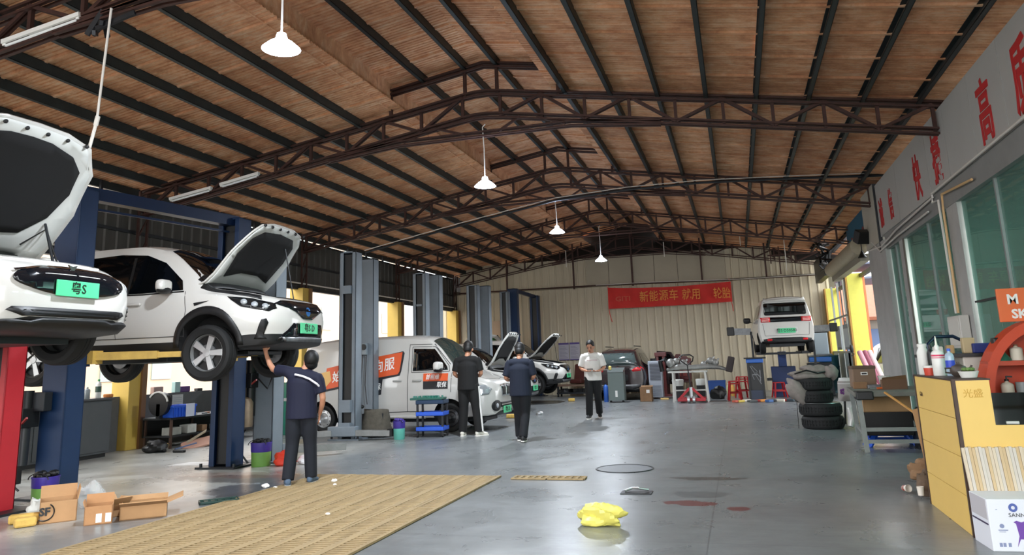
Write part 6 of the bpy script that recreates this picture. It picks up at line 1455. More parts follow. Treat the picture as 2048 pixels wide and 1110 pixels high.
for i, (x, z, s) in enumerate(((-.62, .25, .14), (-.45, .3, .1), (-.25, .22, .13), (.55, .28, .11), (.68, .22, .12), (.35, .18, .1))):
    MB().ball((x, .02 * i, z), (s, s * .8, s), 10, 7).bar((x, 0, z), (x + .12, .1, z + .12), .04, .04).build('casting', M_cast, sb_, smooth=50)
MB().box((1.12, .1, .16), (.2, .25, .46), rot=Euler((0, .25, 0)).to_matrix()).build('dark_motor', mat('brown_black_motor', '#2b2120', .6), sb_, bevel=.03)
MB().tube([(-.9, .1, .0), (-.95, .1, .3), (-.8, .1, .38), (-.7, .05, .2)], .07, 10).build('dark_hub', M_engine, sb_, smooth=True)
pj = thing('pallet_jack', 'red pallet jack with black loop handle in front of the trestle', 'pallet jack', (-1.44, 23.35, 0))
for s in (-1, 1):
    MB().bar((s * .3, .1, .09), (s * .3, 1.1, .09), .16, .06).build('fork', M_red, pj)
    MB().bar((s * .36, -.02, .1), (s * .04, -.06, .42), .05, .07).build('frame_arm', M_red, pj)
MB().bx(-.4, .4, -.05, .05, .05, .14).build('cross_member', M_red, pj, bevel=.01)
MB().cyl((0, -.06, .15), (0, -.06, .45), .05, 14).build('pump', M_alu, pj, smooth=35)
for s in (-1, 1): MB().cyl((s * .04, -.12, .1), (s * .11, -.12, .1), .1, 18).build('steer_wheel', M_alu, pj, smooth=35)
MB().bar((0, -.07, .42), (-.04, -.16, 1.1), .055, .03).build('handle_bar', M_black, pj)
MB().tube([(-.04, -.16, 1.08), (-.2, -.18, 1.2), (-.24, -.19, 1.32), (-.16, -.19, 1.38), (.06, -.19, 1.38), (.15, -.19, 1.32), (.12, -.18, 1.2)], .02, 8, closed=True).build('handle_loop', M_black, pj, smooth=True)
for i, (x, y, r, lab) in enumerate(((-1.95, 25.3, .17, 'white enamel pan under the left end of the trestle'), (-1.25, 25.4, .14, 'second pale pan under the middle of the trestle'))):
    t = thing('pan', lab, 'pan', (x, y, .42), 0, 'pans under the trestle'); MB().lathe([(0, 0), (r, 0), (r * 1.1, .18), (r, .2), (0, .17)], ax=(0, 0, 1), n=20).build('pan', mat('enamel', '#c9cbc6', .4), t, smooth=40)
    MB().bx(-r * .9, r * .9, -r * .7, r * .7, -.42, 0).build('dark_base', M_engine, t)
bag('black_sheet_part', 'black folded rubber part on the floor under the trestle right end', (-.72, 25.2, 0), (.22, .16, .22), M_black, 71, 'car part')
crate('plastic_crate', 'dark blue crate against the back wall right of the trestle', (-.85, 28.6, 0), 0, .6, .4, .45, mat('dull_blue_plastic', '#1e4a8f', .5))
for i, (x, c, lab) in enumerate(((-.42, '#b9cf9d', 'pale green bottle beside the red stools'), (-.3, '#d9a24e', 'amber bottle beside the red stools'))):
    bottle('bottle', lab, (x, 26.6, 0), .07, .42, mat('bottle' + c[1:], c, .4), M_wp)
def stool(label, loc, rz, m, h=.45, n=1, group=None):
    t = thing('plastic_stool', label, 'stool', loc, rz, group)
    for k in range(n):
        z = k * .07
        MB().prism(rrect(-.15, .15, -.15, .15, .04), .03, (0, 0, h - .03 + z)).build('seat', m, t, bevel=.006)
        if k and k < n - 1: continue
        for sx in (-1, 1):
            for sy in (-1, 1):
                MB().bar((sx * .19, sy * .19, z * .3), (sx * .13, sy * .13, h - .02 + z), .05, .02, (sx, sy, 0)).build('leg', m, t)
        for a, b in (((-.165, -.165), (.165, -.165)), ((-.165, .165), (.165, .165)), ((-.165, -.165), (-.165, .165)), ((.165, -.165), (.165, .165))): MB().bar((*a, h * .45), (*b, h * .45), .012, .05).build('brace', m, t)
    return t
M_rs = mat('red_stool_plastic', '#b01f24', .45)
stool('red plastic stool in front, left of the black console', (-.22, 24.3, 0), .1, M_rs, .5, 2, 'red plastic stools')
stool('red plastic stool behind, tucked against the black console', (.02, 25.4, 0), .3, M_rs, .52, 3, 'red plastic stools')
stool('red plastic stool in front of the dark blue cabinet', (1.1, 25.4, 0), .2, M_rs, .46, 1, 'red plastic stools')
al = thing('alignment_console', 'black wheel alignment console with bright blue tray, left of the lifted hatchback', 'console', (.42, 23.95, 0))
for x in (-.2, .2):
    for y in (-.2, .2): MB().bx(x - .025, x + .025, y - .025, y + .025, 0, 1.1).build('post', M_black, al)
MB().bx(-.2, .2, -.2, .2, .04, .3).build('lower_box', mat('console_blue_grey', '#2a3448', .5), al)
MB().bx(-.18, .18, -.05, .2, .3, 1.08).build('cabinet', mat('console_black', '#101216', .4), al)
MB().bx(-.24, .24, -.23, .2, 1.08, 1.2).build('tray', mat('console_blue', '#1f5cb0', .4), al, bevel=.02)
MB().bx(-.3, .32, -.25, .22, 1.2, 1.24).build('top', M_black, al, bevel=.01)
for k in range(8):
    r = random.Random(k + 17); MB().bar((r.uniform(-.15, .15), -.06, r.uniform(.4, .9)), (r.uniform(-.15, .15), -.07, r.uniform(.5, 1)), .02, .02).build('clamp', M_engine2, al)
bcb = thing('lift_cabinet', 'dark blue lift cabinet with a central column under the small white hatchback', 'lift', (1.3, 25.8, 0))
MB().bx(-.36, .36, -.1, .35, .0, .92).build('cabinet', mat('deep_blue', '#152c5a', .5), bcb, bevel=.012)
MB().bx(-.12, .12, .0, .24, .92, 1.38).build('column', mat('column_blue', '#1c3f80', .5), bcb)
for y in (-.9, 1.1): MB().bx(-.72, .72, y - .08, y + .08, 1.3, 1.36).build('cross_arm', M_darksteel, bcb)
MB().bx(-.08, .08, -.95, 1.2, 1.28, 1.36).build('spine', M_darksteel, bcb)
for s in (-1, 1): MB().bx(s * .64 - .13, s * .64 + .13, -1.2, 1.3, 1.30, 1.385).build('runway', M_darksteel, bcb)
MB().bx(.3, .5, -.2, -.1, .55, .62).bx(-.52, -.36, -.2, 0, .5, .58).build('side_handle', M_black, bcb)
for i, (px_, lab, w) in enumerate(((-.3, 'left arm tipped with a black clamp beside the lifted hatchback', -1), (1.2, 'right arm tipped with a black clamp beside the lifted hatchback', 1))):
    t = thing('sensor_arm', 'grey sensor ' + lab, 'sensor', (.42 if w < 0 else 2.2, 25.0, 2.02))
    MB().bar((0, 0, 0), (w * .55, 0, .02), .06, .2).build('arm', M_engine2, t)
    MB().bx(w * .5, w * .72, -.08, .08, -.1, .16).build('clamp_head', M_black, t, bevel=.02)
    MB().bx(-.03, .03, -.03, .03, -2.02, .0).build('upright', M_darksteel, t)
tw = thing('alignment_console', 'second console with bright blue top and grey side, right of the lifted hatchback', 'console', (2.38, 26.0, 0))
MB().bx(-.34, .36, -.22, .3, .0, 1.0).build('cabinet', mat('console_teal_black', '#17242c', .5), tw, bevel=.015)
MB().bx(-.3, .36, -.26, .3, 1.02, 1.18).build('tray', mat('console_bright_blue', '#2a6fc9', .4), tw, bevel=.03)
MB().box((.05, 0, 1.22), (.7, .5, .05), rot=Euler((0, -.05, 0)).to_matrix()).build('top', mat('dusty_top', '#6c7278', .6), tw, bevel=.01)
MB().bx(-.1, .36, .2, .3, 1.25, 2.05).build('monitor_panel', mat('pale_blue_panel', '#a7b7c4', .4), tw, bevel=.02)
MB().bx(-.12, .4, .19, .32, 1.92, 2.1).build('monitor_hood', M_black, tw, bevel=.02)
dr_ = thing('drum', 'dark teal drum behind the tyre stack, right of the consoles', 'drum', (2.85, 27.6, 0))
MB().lathe([(0, 0), (.3, 0), (.31, .03), (.3, .06), (.3, .38), (.315, .41), (.3, .44), (.3, .8), (.315, .83), (.3, .86), (.3, 1.16), (.32, 1.2), (.28, 1.18), (0, 1.17)], n=28).build('drum_body', mat('teal_drum', '#1c4f58', .5), dr_, smooth=40)
for i in range(12):
    r = random.Random(i + 200); x = -.2 + i * .15; y = 23.3 + r.uniform(-.25, .25)
    c = ('#b9523f', '#c9b04e', '#d9d5ca', '#3f4446', '#a33030', '#d08a3f', '#3a5d8f', '#4a4d4f', '#c9c4b4', '#8f2f2a', '#2f3c44', '#c2803a')[i]
    nm = ('red', 'yellow', 'white', 'black', 'dark red', 'orange', 'blue', 'grey', 'pale', 'brick red', 'slate', 'amber')[i]
    o = tag(MB().box((0, 0, .04), (r.uniform(.14, .28), r.uniform(.08, .18), r.uniform(.05, .08))).build('parts_packet', mat('packet_' + c[1:], c, .6), bevel=.01), '%s packet strewn on the floor before the console, number %s from the left' % (nm, ('one', 'two', 'three', 'four', 'five', 'six', 'seven', 'eight', 'nine', 'ten', 'eleven', 'twelve')[i]), 'packet', 'packets strewn on the floor'); o.location = (x, y, 0); o.rotation_euler = (0, 0, r.uniform(-1, 1))
# ------------------------------------------------------------------ tyre stack and right hand table
def tyre(label, loc, R=.345, w=.215, rim=None, group='stacked tyres'):
    t = thing('tyre', label, 'tyre', loc, random.uniform(0, 3), group); h = w / 2; ri = R * .66
    prof = [(ri, -h * .8), (R * .84, -h), (R * .95, -h * .88), (R, -h * .6), (R, -h * .3), (R * .98, -h * .28), (R * .98, -h * .2), (R, -h * .18), (R, h * .18), (R * .98, h * .2), (R * .98, h * .28), (R, h * .3), (R, h * .6), (R * .95, h * .88), (R * .84, h), (ri, h * .8), (ri * .94, h * .4), (ri * .94, -h * .4), (ri, -h * .8)]
    MB().lathe(prof, (0, 0, h), n=40).build('tyre_body', M_rubber, t, smooth=32)
    tr_ = MB()
    for k in range(40):
        a = 2 * PI * k / 40; tr_.box((R * math.cos(a), R * math.sin(a), h), (.012, .022, w * .5), a)
    tr_.build('tread_blocks', M_rubber, t)
    if rim:
        MB().lathe([(R * .93, w * .985), (R * .92, w * 1.01), (ri * .9, w * 1.0), (ri * .86, w * .5), (ri * .3, w * .55), (0, w * .6)], n=32).build('rim', M_alu, t, smooth=35)
    return t
tyre('bottom tyre of the black stack right of the aisle', (1.36, 15.3, 0), .36, .225)
tyre('second tyre up of the black stack, silver rim showing on top', (1.34, 15.3, .228), .365, .225, True)
tyre('third tyre up of the black stack', (1.25, 15.34, .458), .335, .22)
tyre('top tyre of the black stack, under the grey seat covers', (1.26, 15.34, .68), .335, .22)
M_cov = mat('grey_pink_cover', '#8f8680', .9, var=.2, scale=10)
for i, (p, r, lab) in enumerate((((1.2, 15.25, .93), (.36, .2, .09), 'folded grey seat cover lying lowest on top of the tyre stack'), ((1.36, 15.35, 1.03), (.3, .18, .09), 'second folded grey seat cover on the tyre stack'), ((.98, 15.15, .66), (.16, .14, .26), 'end of a grey seat cover hanging down the left of the tyre stack'), ((1.58, 15.3, .98), (.14, .16, .13), 'dark edged grey seat pad at the right of the tyre stack top'))):
    o = MB().ball((0, 0, 0), 1, 20, 12); rr = random.Random(i); o.v = [(x * r[0] * (1 + .12 * math.sin(5 * z + 3 * y)), y * r[1], z * r[2] * (1 + .2 * math.sin(7 * x + 2 * y))) for x, y, z in o.v]
    o = tag(o.build('seat_cover', M_cov, smooth=True), lab, 'seat cover', 'grey seat covers'); o.location = p; o.rotation_euler = (0, -.7 if i == 2 else .1, .2)
MB().tube([(-.3, -.15, .02), (-.1, -.2, .1), (.1, -.19, .06), (.25, -.12, .1)], .015, 6).build('dark_piping', M_black, D.objects['seat_cover'])
cp = thing('cane', 'thin straight rod leaning against the seat cover on the tyre stack', 'rod', (.93, 15.3, 0)); MB().tube([(0, -.05, 0), (.02, .0, .55)], .006, 6).build('rod', M_darksteel, cp)
wd = thing('painted_stool', 'white upholstered stool with a purple flower beside the tyre stack', 'stool', (1.98, 16.2, 0))
MB().lathe([(0, .42), (.2, .42), (.22, .46), (.2, .78), (.15, .84), (0, .86)], n=26).build('padded_top', mat('dirty_white_fabric', '#b3ada8', .8, var=.12), wd, smooth=True)
MB().lathe([(.205, .74), (.17, .85)], n=26).build('white_edge', M_white, wd)
for k in range(5):
    a = 2 * PI * k / 5; MB().ball((-.14 + .035 * math.cos(a), -.165, .6 + .035 * math.sin(a)), (.026, .012, .026), 8, 6).build('flower_petal', mat('purple_petal', '#7a3f86', .7), wd)
for k in range(4): MB().bar((.15 * math.cos(k * 1.57 + .7), .15 * math.sin(k * 1.57 + .7), .42), (.2 * math.cos(k * 1.57 + .7), .2 * math.sin(k * 1.57 + .7), 0), .03, .03).build('leg', M_black, wd)
bp2 = thing('bumper_piece', 'curved white bumper piece standing on the floor right of the tyres', 'car part', (1.78, 15.0, 0))
MB().tube([(0, 0, .05), (.05, .03, .2), (.02, .08, .36)], [.05, .08, .05], 10).build('bumper_piece', M_paint, bp2, smooth=True)
tb = thing('work_table', 'grey steel work table with cluttered wooden top by the right hand pillar', 'table', (0, 0, 0))
M_tg = mat('grey_table_steel', '#8b908c', .55, .2, .15, 5)
for x, y in ((1.57, 11.75), (1.68, 13.3), (2.75, 11.8), (2.8, 13.3)): MB().bar((x, y, 0), (x - .03, y, .74), .06, .06).build('leg', M_tg, tb)
for z in (.14, .3): MB().bar((1.57, 11.75, z), (2.75, 11.8, z), .035, .05).build('rail', M_tg, tb)
MB().bar((1.57, 11.75, .22), (1.68, 13.3, .22), .035, .05).build('rail', M_tg, tb)
MB().add([(1.48, 11.66, .74), (2.85, 11.7, .74), (2.9, 13.4, .74), (1.6, 13.4, .74), (1.48, 11.66, .80), (2.85, 11.7, .80), (2.9, 13.4, .80), (1.6, 13.4, .80)], [(0, 1, 2, 3), (4, 5, 6, 7), (0, 1, 5, 4), (1, 2, 6, 5), (2, 3, 7, 6), (3, 0, 4, 7)]).build('table_top', mat('worn_grey_wood', '#77766e', .7, var=.25, scale=5), tb, bevel=.006)
MB().bx(1.50, 1.72, 11.64, 11.9, .70, .815).build('black_corner_wrap', M_black, tb, bevel=.015)
kb = thing('lidded_box', 'brown lidded storage box with a white rimmed hand slot at the table back', 'box', (1.83, 13.25, .80), .05)
MB().bx(-.17, .17, -.15, .15, 0, .3).build('box_body', mat('brown_storage', '#7d6653', .75), kb, bevel=.02); MB().bx(-.175, .175, -.155, .155, .28, .33).build('lid', mat('dark_brown_lid', '#5d4a3c', .7), kb, bevel=.01)
MB().bx(-.05, .05, -.157, -.15, .19, .235).build('slot_rim', M_white, kb); MB().bx(-.036, .036, -.159, -.156, .2, .225).build('hand_slot', M_black, kb)
hk = thing('hook_chain', 'black hoist hook hanging on a cord in front of the bright yellow column', 'hook', (3.1, 23.85, 1.3))
MB().tube([(0, 0, .14), (0, 0, 1.2), (.02, .02, 2.2)], .012, 6).build('cord', M_black, hk); MB().ball((0, 0, .1), (.05, .05, .12), 10, 8).build('hook_block', M_black, hk); MB().tube([(0, 0, 0), (.05, 0, -.05), (.03, 0, -.1), (-.03, 0, -.1)], .016, 6).build('hook', M_black, hk)
MB().bar((0.02, .02, 2.2), (.12, .1, 2.2), .02, .02).build('wall_hook', M_darksteel, hk)
wb_ = thing('white_bowl', 'white cup like bowl right of the lidded box on the table', 'bowl', (2.12, 13.15, .80)); MB().lathe([(0, 0), (.06, 0), (.09, .16), (.095, .17), (.08, .16), (.05, .02)], n=22).build('bowl', M_wp, wb_, smooth=40)
fc = thing('flat_carton', 'flattened brown carton standing on edge on the table front', 'box', (2.12, 12.4, .80), .1); MB().bx(-.17, .17, -.04, .04, 0, .14).build('carton', mat('dark_carton', '#6b4f3b', .8), fc); MB().add([(-.17, -.04, .14), (.17, -.04, .14), (.15, -.09, .2), (-.17, -.08, .17)], [(0, 1, 2, 3)]).build('flap', M_cardd, fc)
bx2 = tag(MB().box((0, 0, .05), (.2, .14, .1)).build('brown_packet', M_cardd, bevel=.01), 'dark brown packet on the table left of the flat carton', 'box'); bx2.location = (1.72, 12.8, .80)
sd_ = thing('screwdriver', 'orange handled screwdriver on the table beside the flat carton', 'tool', (1.88, 12.35, .82), .3); MB().cyl((0, 0, 0), (.1, 0, 0), .016, 10).build('handle', mat('orange_handle', '#d9662f', .4), sd_); MB().cyl((-.1, 0, 0), (0, 0, 0), .005, 6).build('shaft', M_alu, sd_)
wk = tag(MB().box((0, 0, .03), (.3, .16, .06)).build('work_part', M_engine2, bevel=.01), 'grey metal part in the middle of the table behind the screwdriver', 'car part'); wk.location = (1.95, 12.7, .80)
ub = open_box('cardboard_box', 'long tan carton on the floor shelf under the table top', (1.95, 12.35, .5), .02, .62, .4, .22, mat('tan_long_carton', '#a5835c', .85, var=.1), (0, 0, 0, 0)); MB().bx(-.3, .3, -.2, .2, .2, .22).build('box_lid', mat('tan_long_carton', '#9a7a56', .85), ub)
bk2 = crate('plastic_crate', 'black crate under the table supporting the long tan carton', (1.95, 12.4, .18), .02, .62, .5, .32, M_black)
stool('low blue plastic stool under the black crate', (2.0, 12.5, 0), .0, mat('royal_blue_plastic', '#1c4fb8', .4), .18, 1)
D.objects['plastic_stool.003'].scale = (1.7, 1.0, 1) if 'plastic_stool.003' in D.objects else (1, 1, 1)
mt = thing('motor_core', 'round black motor with coil under the table right end', 'motor', (2.45, 12.2, .0)); MB().cyl((0, -.12, .42), (0, .12, .42), .16, 22).build('motor_body', M_engine, mt, smooth=35); MB().lathe([(.07, 0), (.12, 0), (.12, .02), (.07, .02)], (0, -.14, .42), (0, 1, 0), 22).build('coil_ring', mat('copper_coil', '#6a5a4c', .4, .4), mt); MB().bx(-.18, .18, -.15, .15, 0, .28).build('mount', M_darksteel, mt)
bh = thing('broom', 'broom with a yellow brown wooden handle leaning from the floor to the table', 'broom', (0, 0, 0)); MB().cyl((1.85, 11.55, .80), (2.2, 10.4, .42), .016, 10).build('handle', mat('broom_wood', '#b8843f', .5), bh); MB().box((2.26, 10.25, .2), (.12, .3, .4)).build('bristles', mat('straw', '#7d6a4a', .9, var=.3, scale=30), bh)
# ------------------------------------------------------------------ reception desk and what stands on it
M_dy = mat('yellow_laminate', '#e2bd66', .45, var=.05, scale=1.5); M_edge = mat('dark_brown_edge', '#3a2415', .5)
dk = thing('reception_desk', 'yellow laminate desk with dark brown edges at the right foreground', 'desk', (0, 0, 0))
X0, Y0, Y1 = 1.55, 6.67, 8.02
for i in range(4):
    z0, z1 = i * .2825, (i + 1) * .2825
    MB().bx(X0, X0 + .018, Y0 + .03, Y1 - .03, z0 + .002, z1 - .002).build('side_panel', M_dy, dk)
MB().bx(X0 - .006, X0 + .02, Y0 - .004, Y0 + .026, 0, 1.13).bx(X0 - .006, X0 + .02, Y1 - .03, Y1, 0, 1.13).bx(X0 - .006, X0 + .26, Y0 + .0, Y1, 1.13, 1.142).build('edge_band', M_edge, dk)
MB().bx(X0 + .018, X0 + .25, Y0, Y0 + .02, 0, 1.13).build('front_upright', M_dy, dk)
MB().bx(X0 + .25, 3.0, Y0, Y0 + .02, 0, .80).build('front_panel', M_dy, dk)
MB().bx(X0 + .232, X0 + .25, Y0 + .02, Y1, .78, 1.13).build('inner_side', M_dy, dk)
MB().bx(X0 + .018, X0 + .25, Y1 - .02, Y1, 0, 1.13).bx(X0 + .25, 3.0, Y1 - .02, Y1, 0, .76).build('back_panel', M_dy, dk)
MB().bx(X0 + .25, 3.0, Y0 + .02, Y1, .76, .785).build('worktop', mat('black_glass_top', '#0e0f10', .08, spec=.8), dk)
MB().bx(X0 + .3, 3.0, Y1 - .35, Y1 - .32, .785, .98).build('glass_upstand', mat('black_glass_top', '#0e0f10', .08, spec=.8), dk)
text('G&A', .055, mat('dark_print', '#4a3316', .6), 'lettering', dk, M=Matrix.Translation((X0 - .002, 7.80, .975)) @ R_SIGN.to_4x4(), depth=.002)
text('光盛', .07, mat('faint_print', '#c39a3c', .6), 'lettering', dk, (X0 + .13, Y0 - .002, 1.03), RF, depth=.002)
pen = tag(MB().box((0, 0, .0), (.09, .012, .02)).build('marker_pen', M_white, bevel=.004), 'white marker lying on the black desk top', 'pen'); pen.location = (1.98, 6.9, .797)
bottle('pump_bottle', 'white cylinder bottle with rounded top at the far left corner of the desk', (1.63, 7.92, 1.142), .05, .28, M_wp, M_wp, .7)
pbt = bottle('silicone_bottle', 'tall white nozzle bottle with red print on the desk', (1.67, 7.55, 1.142), .052, .26, M_wp, M_wp, .3); MB().cyl((0, 0, .25), (0, 0, .34), .012, 10, r2=.004).build('nozzle', mat('pale_nozzle', '#dfe0cf', .4), pbt)
MB().lathe([(.0525, .15), (.0525, .156)], n=20).lathe([(.0525, .165), (.0525, .18)], n=20).build('red_print', mat('red_print', '#c9355a', .5), pbt)
bottle('black_bottle', 'slim black spray bottle behind the silicone bottle on the desk', (1.68, 7.85, 1.142), .03, .27, M_black, M_black)
rp = thing('red_pot', 'small red and white pot between the two white bottles', 'pot', (1.62, 7.68, 1.142)); MB().lathe([(0, 0), (.045, 0), (.05, .06), (.05, .07)], n=20).build('pot_body', mat('red_pot', '#c0402c', .5), rp, smooth=40); MB().lathe([(.051, .065), (.052, .085), (0, .085)], n=20).build('lid', M_wp, rp, smooth=40)
wbt = bottle('water_bottle', 'clear water bottle with blue label and cap on the desk', (1.73, 7.42, 1.142), .036, .23, mat('clear_blue_plastic', '#9fb4c4', .1), M_bl, .35); MB().lathe([(.037, .06), (.037, .13)], n=20).build('label_band', mat('blue_label', '#2a45b5', .4), wbt)
tp = thing('teapot', 'small dark clay teapot on the desk', 'teapot', (1.735, 7.2, 1.142)); M_clay = mat('dark_clay', '#453c36', .5)
MB().lathe([(0, .0), (.04, 0), (.065, .03), (.068, .055), (.05, .085), (.02, .095), (0, .095)], n=22).build('pot', M_clay, tp, smooth=True); MB().lathe([(.03, .092), (.012, .105), (.012, .118), (0, .12)], n=14).build('lid', M_clay, tp, smooth=True); MB().tube([(.06, 0, .05), (.09, 0, .07), (.1, 0, .09)], [.014, .01, .008], 8).build('spout', M_clay, tp, smooth=True); MB().tube([(-.06, 0, .07), (-.1, 0, .07), (-.1, 0, .035), (-.06, 0, .03)], .008, 6).build('handle', M_clay, tp, smooth=True)
pl = thing('plant_bowl', 'white bowl with a little green plant at the right edge of the tall desk', 'bowl', (1.74, 6.95, 1.142)); MB().lathe([(0, 0), (.055, 0), (.075, .05), (.07, .05), (.05, .01)], n=24).build('bowl', M_wp, pl, smooth=40); MB().ball((0, 0, .045), (.06, .06, .012), 12, 6).build('soil', M_clay, pl)
for k in range(7): MB().ball((.03 * math.cos(k * .9), .03 * math.sin(k * .9), .065), (.02, .016, .014), 8, 6).build('leaf', mat('plant_green', '#5d7a3c', .6), pl)
# white cabinet, chairs and orange rack behind the desk
wf = thing('white_appliance', 'white vented appliance standing behind the desk, left of the orange rack', 'appliance', (2.33, 9.0, 0)); MB().bx(-.16, .16, -.2, .2, 0, 1.28).build('casing', mat('off_white_steel', '#c7c2b9', .45), wf, bevel=.015)
for k in range(7): MB().bx(-.12, .14, -.21, -.2, .9 + k * .022, .91 + k * .022).build('vent', M_gy, wf)
for k in range(3): MB().bx(.10, .14, -.21, -.2, 1.08 + k * .03, 1.1 + k * .03).build('button', M_black, wf)
MB().bx(-.5, .2, -.25, .3, 1.28, 1.31).build('dark_top', M_black, wf)
for i, (x, y, w, h, c, lab) in enumerate(((2.0, 9.0, .09, .08, '#c9c6bd', 'white paper packet on the dark ledge behind the desk'), (2.12, 9.02, .07, .09, '#a98a5c', 'tan jar on the dark ledge behind the desk'), (2.3, 9.05, .12, .16, '#b5a27c', 'beige tin on the dark ledge below the electrical box'), (2.42, 9.0, .2, .1, '#1d2a6e', 'dark blue cloth bundle on the dark ledge beside the orange rack'))):
    tag(MB().box((0, 0, h / 2), (w, .08, h)).build('ledge_item', mat('ledge_' + c[1:], c, .6), bevel=.012), lab, 'container').location = (x, y, 1.31)
chs = thing('tube_chair', 'dark blue tube framed chair behind the desk against the glass', 'chair', (2.35, 9.9, 0), .2)
MB().tube([(-.25, -.2, 0), (-.25, -.2, .9), (-.22, .1, 1.42), (-.1, .16, 1.5), (.1, .16, 1.5), (.22, .1, 1.42), (.25, -.2, .9), (.25, -.2, 0)], .02, 8).build('tube_frame', mat('navy_tube', '#17253f', .35, .3), chs, smooth=True)
MB().tube([(-.12, .14, 1.48), (-.14, .0, 1.2), (-.14, -.05, .95)], .014, 8).build('back_tube', mat('navy_tube', '#17253f', .35, .3), chs, smooth=True); MB().bx(-.24, .24, -.25, .2, .85, .92).build('seat', M_black, chs, bevel=.02)
M_or = mat('orange_rack_paint', '#c9441f', .45, var=.06)
rk = thing('display_rack', 'orange curved display rack with shelves at the right edge', 'rack', (2.62, 8.45, 0))
arc = [(-.42 + .0, 0), (-.42, .9)] + [(-.42 + .6 * (1 - math.cos(a)), .9 + .72 * math.sin(a)) for a in [PI / 2 * i / 10 for i in range(1, 11)]] + [(.9, 1.62), (.9, 0)]
inn = [(-.34, .02), (-.34, .9)] + [(-.34 + .5 * (1 - math.cos(a)), .9 + .62 * math.sin(a)) for a in [PI / 2 * i / 10 for i in range(1, 11)]] + [(.85, 1.54), (.85, .02)]
mb = MB(); n = len(arc)
vs = [(x, y, z) for y in (-.14, .14) for pl_ in (arc, inn) for x, z in pl_]
fs = []
for k in range(n):
    q = (k + 1) % n
    fs += [(k, q, n + q, n + k), (2 * n + k, 3 * n + k, 3 * n + q, 2 * n + q), (k, 2 * n + k, 2 * n + q, q), (n + k, n + q, 3 * n + q, 3 * n + k)]
mb.add(vs, fs).build('curved_frame', M_or, rk)
MB().prism(inn, .01, (0, .14, 0), (1, 0, 0), (0, 0, 1)).build('back_sheet', M_or, rk)
for z in (.45, .82, 1.19): MB().bx(-.36, .86, -.13, .13, z, z + .045).build('shelf', mat('orange_shelf', '#b5462c', .5), rk, bevel=.004)
MB().prism(ellipse(.28, 1.05, .26, .55, 26), .03, (0, -.15, 0), (1, 0, 0), (0, 0, 1)).build('round_front', M_or, rk)
sgn = thing('rack_sign', 'orange sign board with white letters on top of the curved rack', 'sign', (2.62, 8.45, 1.60)); MB().bx(-.17, .8, -.03, .0, 0, .32).build('board', mat('orange_sign', '#dd6a35', .5), sgn, bevel=.004)
text('M', .13, M_white, 'lettering', sgn, (-.04, -.032, .21), RF, depth=.003, bold=.004); text('SK', .12, M_white, 'lettering', sgn, (.0, -.032, .07), RF, depth=.003, bold=.004)
for i, (x, z, lab, mk) in enumerate(((-.22, 1.235, 'dark green funnel on the upper shelf of the orange rack', 'f'), (-.08, 1.235, 'white and brown bottle right of the funnel on the orange rack', 'b'), (-.2, .865, 'white oil bottle with dark pump on the lower shelf of the orange rack', 'p'), (-.2, 1.37, 'small black gauge high on the orange rack', 'g'), (-.08, .865, 'grey tin beside the oil bottle on the orange rack', 't'))):
    L = (2.62 + x, 8.42, z)
    if mk == 'f': t = thing('funnel', lab, 'funnel', L); MB().lathe([(.09, 0), (.085, .02), (.03, .1), (.02, .16), (0, .16)], n=18, cap=False).build('cone', mat('dark_green_funnel', '#1d5a45', .4), t, smooth=40)
    elif mk == 'g': t = thing('gauge', lab, 'gauge', (L[0], 8.5, L[2])); MB().box((0, 0, .04), (.1, .1, .09)).build('housing', M_black, t, bevel=.015); MB().cyl((0, -.05, .04), (0, -.055, .04), .025, 12).build('dial', M_white, t)
    elif mk == 't': t = thing('tin', lab, 'tin', L); MB().cyl((0, 0, 0), (0, 0, .17), .05, 18).build('tin', M_gy, t, smooth=35)
    else: bottle('oil_bottle', lab, L, .055, .2 if mk == 'p' else .15, mat('cream_bottle', '#d5cfbd', .5), M_black if mk == 'p' else mat('brown_cap', '#8a6a4f', .5), .3, None, mk == 'p')
# white carton with ribbed panels against the desk
sx = thing('product_carton', 'white printed carton at the bottom right corner, leaning panels behind it', 'box', (1.56, 6.27, 0), .06)
M_wc = mat('white_carton', '#d9dbe2', .55)
MB().bx(0, .6, 0, .34, 0, .34).build('carton', M_wc, sx, bevel=.003)
MB().bx(-.003, 0, .02, .32, .2, .335).build('open_side_flap', mat('grey_carton_inside', '#b7b4b8', .7), sx); MB().bx(-.004, 0, .02, .32, .165, .175).build('side_gap', mat('dark_violet_gap', '#3c3350', .7), sx)
M_pr = mat('violet_print', '#6a3f9a', .5); M_gp = mat('grey_blue_print', '#7f88a8', .5)
text('SANNOD', .036, mat('dark_grey_print', '#3a3d44', .5), 'lettering', sx, (.21, -.002, .235), RF, depth=.002, sx=1.1)
MB().lathe([(.028, 0), (.028, .003), (.012, .003)], (.16, -.001, .285), (0, -1, 0), 24).build('round_mark', mat('blue_print', '#4a5c9e', .5), sx)
MB().lathe([(0, 0), (.014, 0), (.014, .003), (0, .003)], (.075, -.001, .165), (0, -1, 0), 20).build('small_mark', M_gp, sx)
MB().bx(.05, .11, -.002, 0, .135, .141).bx(.055, .095, -.002, 0, .125, .128).bx(.05, .06, -.002, 0, .27, .273).build('print_line', M_gp, sx)
for x in (.045, .068, .10): MB().bx(x, x + .018, -.002, 0, .03, .055).build('handling_icon', M_gp, sx)
MB().prism([(.155, .03), (.175, .1), (.165, .18), (.15, .19), (.17, .2), (.2, .19), (.23, .2), (.215, .12), (.23, .03), (.205, .08), (.18, .08)], .002, (0, 0, 0), (1, 0, 0), (0, 0, 1)).build('violet_figure', M_pr, sx)
fp = thing('ribbed_panels', 'stack of cream ribbed filter panels standing behind the white carton', 'panels', (1.55, 6.62, .0), .03)
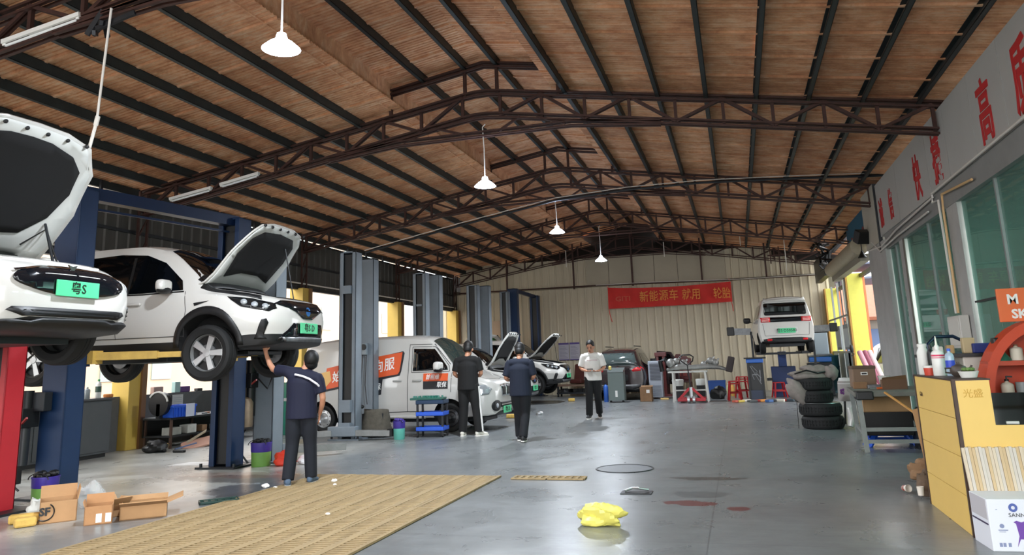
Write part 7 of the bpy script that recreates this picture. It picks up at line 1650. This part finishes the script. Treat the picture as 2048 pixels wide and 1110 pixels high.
for k in range(24):
    x = .01 + k * .0225; w = .0205; zt = .64 + .004 * (k % 3); dx = -.02; y = -.02 - .004 * (k % 2)
    MB().add([(x, y, .2), (x + w, y, .2), (x + w + dx, y + .04, zt), (x + dx, y + .04, zt), (x, y + .02, .2), (x + w, y + .02, .2), (x + w + dx, y + .06, zt), (x + dx, y + .06, zt)], [(0, 1, 2, 3), (7, 6, 5, 4), (0, 4, 5, 1), (1, 5, 6, 2), (2, 6, 7, 3), (3, 7, 4, 0)]).build('panel', mat(('cream_panel_a', 'cream_panel_b', 'pale_panel_c')[(k * 7 // 3) % 3], ('#c9bba4', '#c2aa84', '#c4bdb2')[(k * 7 // 3) % 3], .7), fp)
MB().bx(.0, .58, -.02, .03, 0, .2).build('base', M_wc, fp)
# litter by the desk
cs_ = thing('card_strip', 'tall strip of torn cardboard leaning behind the far edge of the desk', 'cardboard', (1.72, 8.5, 0), .1); MB().add([(-.05, 0, 0), (.1, 0, 0), (.06, .12, .82), (-.1, .12, .78), (-.05, .01, 0), (.1, .01, 0), (.06, .13, .82), (-.1, .13, .78)], [(0, 1, 2, 3), (7, 6, 5, 4), (0, 4, 5, 1), (1, 5, 6, 2), (2, 6, 7, 3), (3, 7, 4, 0)]).build('strip', M_cardl, cs_)
bag('crumpled_carton', 'crumpled brown carton on the floor by the far edge of the desk', (1.62, 8.6, .12), (.12, .1, .1), M_cardd, 61, 'box')
bag('brown_paper_bag', 'dirty brown paper bag slumped below the crumpled carton', (1.62, 8.42, 0), (.1, .09, .13), mat('dirty_brown_bag', '#6e5a48', .9, var=.3), 62, 'bag')
pc = thing('paper_cup', 'red and white paper cup lying on its side on the floor', 'cup', (1.44, 8.62, .035), .5); pc.rotation_euler = (1.45, .2, .4)
MB().lathe([(.026, 0), (.034, .08), (.036, .08), (.034, .076), (.024, .004), (0, .004)], n=20).build('cup_body', mat('white_cup', '#ded6ca', .6), pc, smooth=40); MB().lathe([(.0265, .005), (.0305, .045)], n=20).build('red_band', mat('red_cup', '#c0402f', .6), pc)
pc2 = thing('paper_cup', 'second red and white cup wedged against the desk foot', 'cup', (1.52, 8.25, .03), 0); MB().lathe([(.025, 0), (.032, .08), (.030, .08), (.02, .01)], n=18).build('cup_body', mat('white_cup', '#ded6ca', .6), pc2, smooth=40)
# ------------------------------------------------------------------ extras on the right: leaning pink roll outside the doorway
rl = thing('fabric_roll', 'pink and maroon rolls leaning at the foot of the yellow column', 'roll', (3.35, 21.5, 0))
for k in range(3): MB().cyl((k * .12, -.3, 0), (-.25 + k * .12, .9, 1.3), .07, 14).build('roll', mat(('pink_roll', 'maroon_roll', 'pale_pink_roll')[k], ('#c98f9a', '#8a4a5c', '#d9b9bd')[k], .7), rl, smooth=40)
bi = thing('blue_tarp', 'blue tarpaulin bundle outside the right hand doorway', 'tarpaulin', (4.6, 23.5, -.12)); MB().ball((0, 0, .5), (.7, .5, .45), 16, 10).build('tarp', mat('blue_tarp', '#4f86c4', .6), bi, smooth=True)
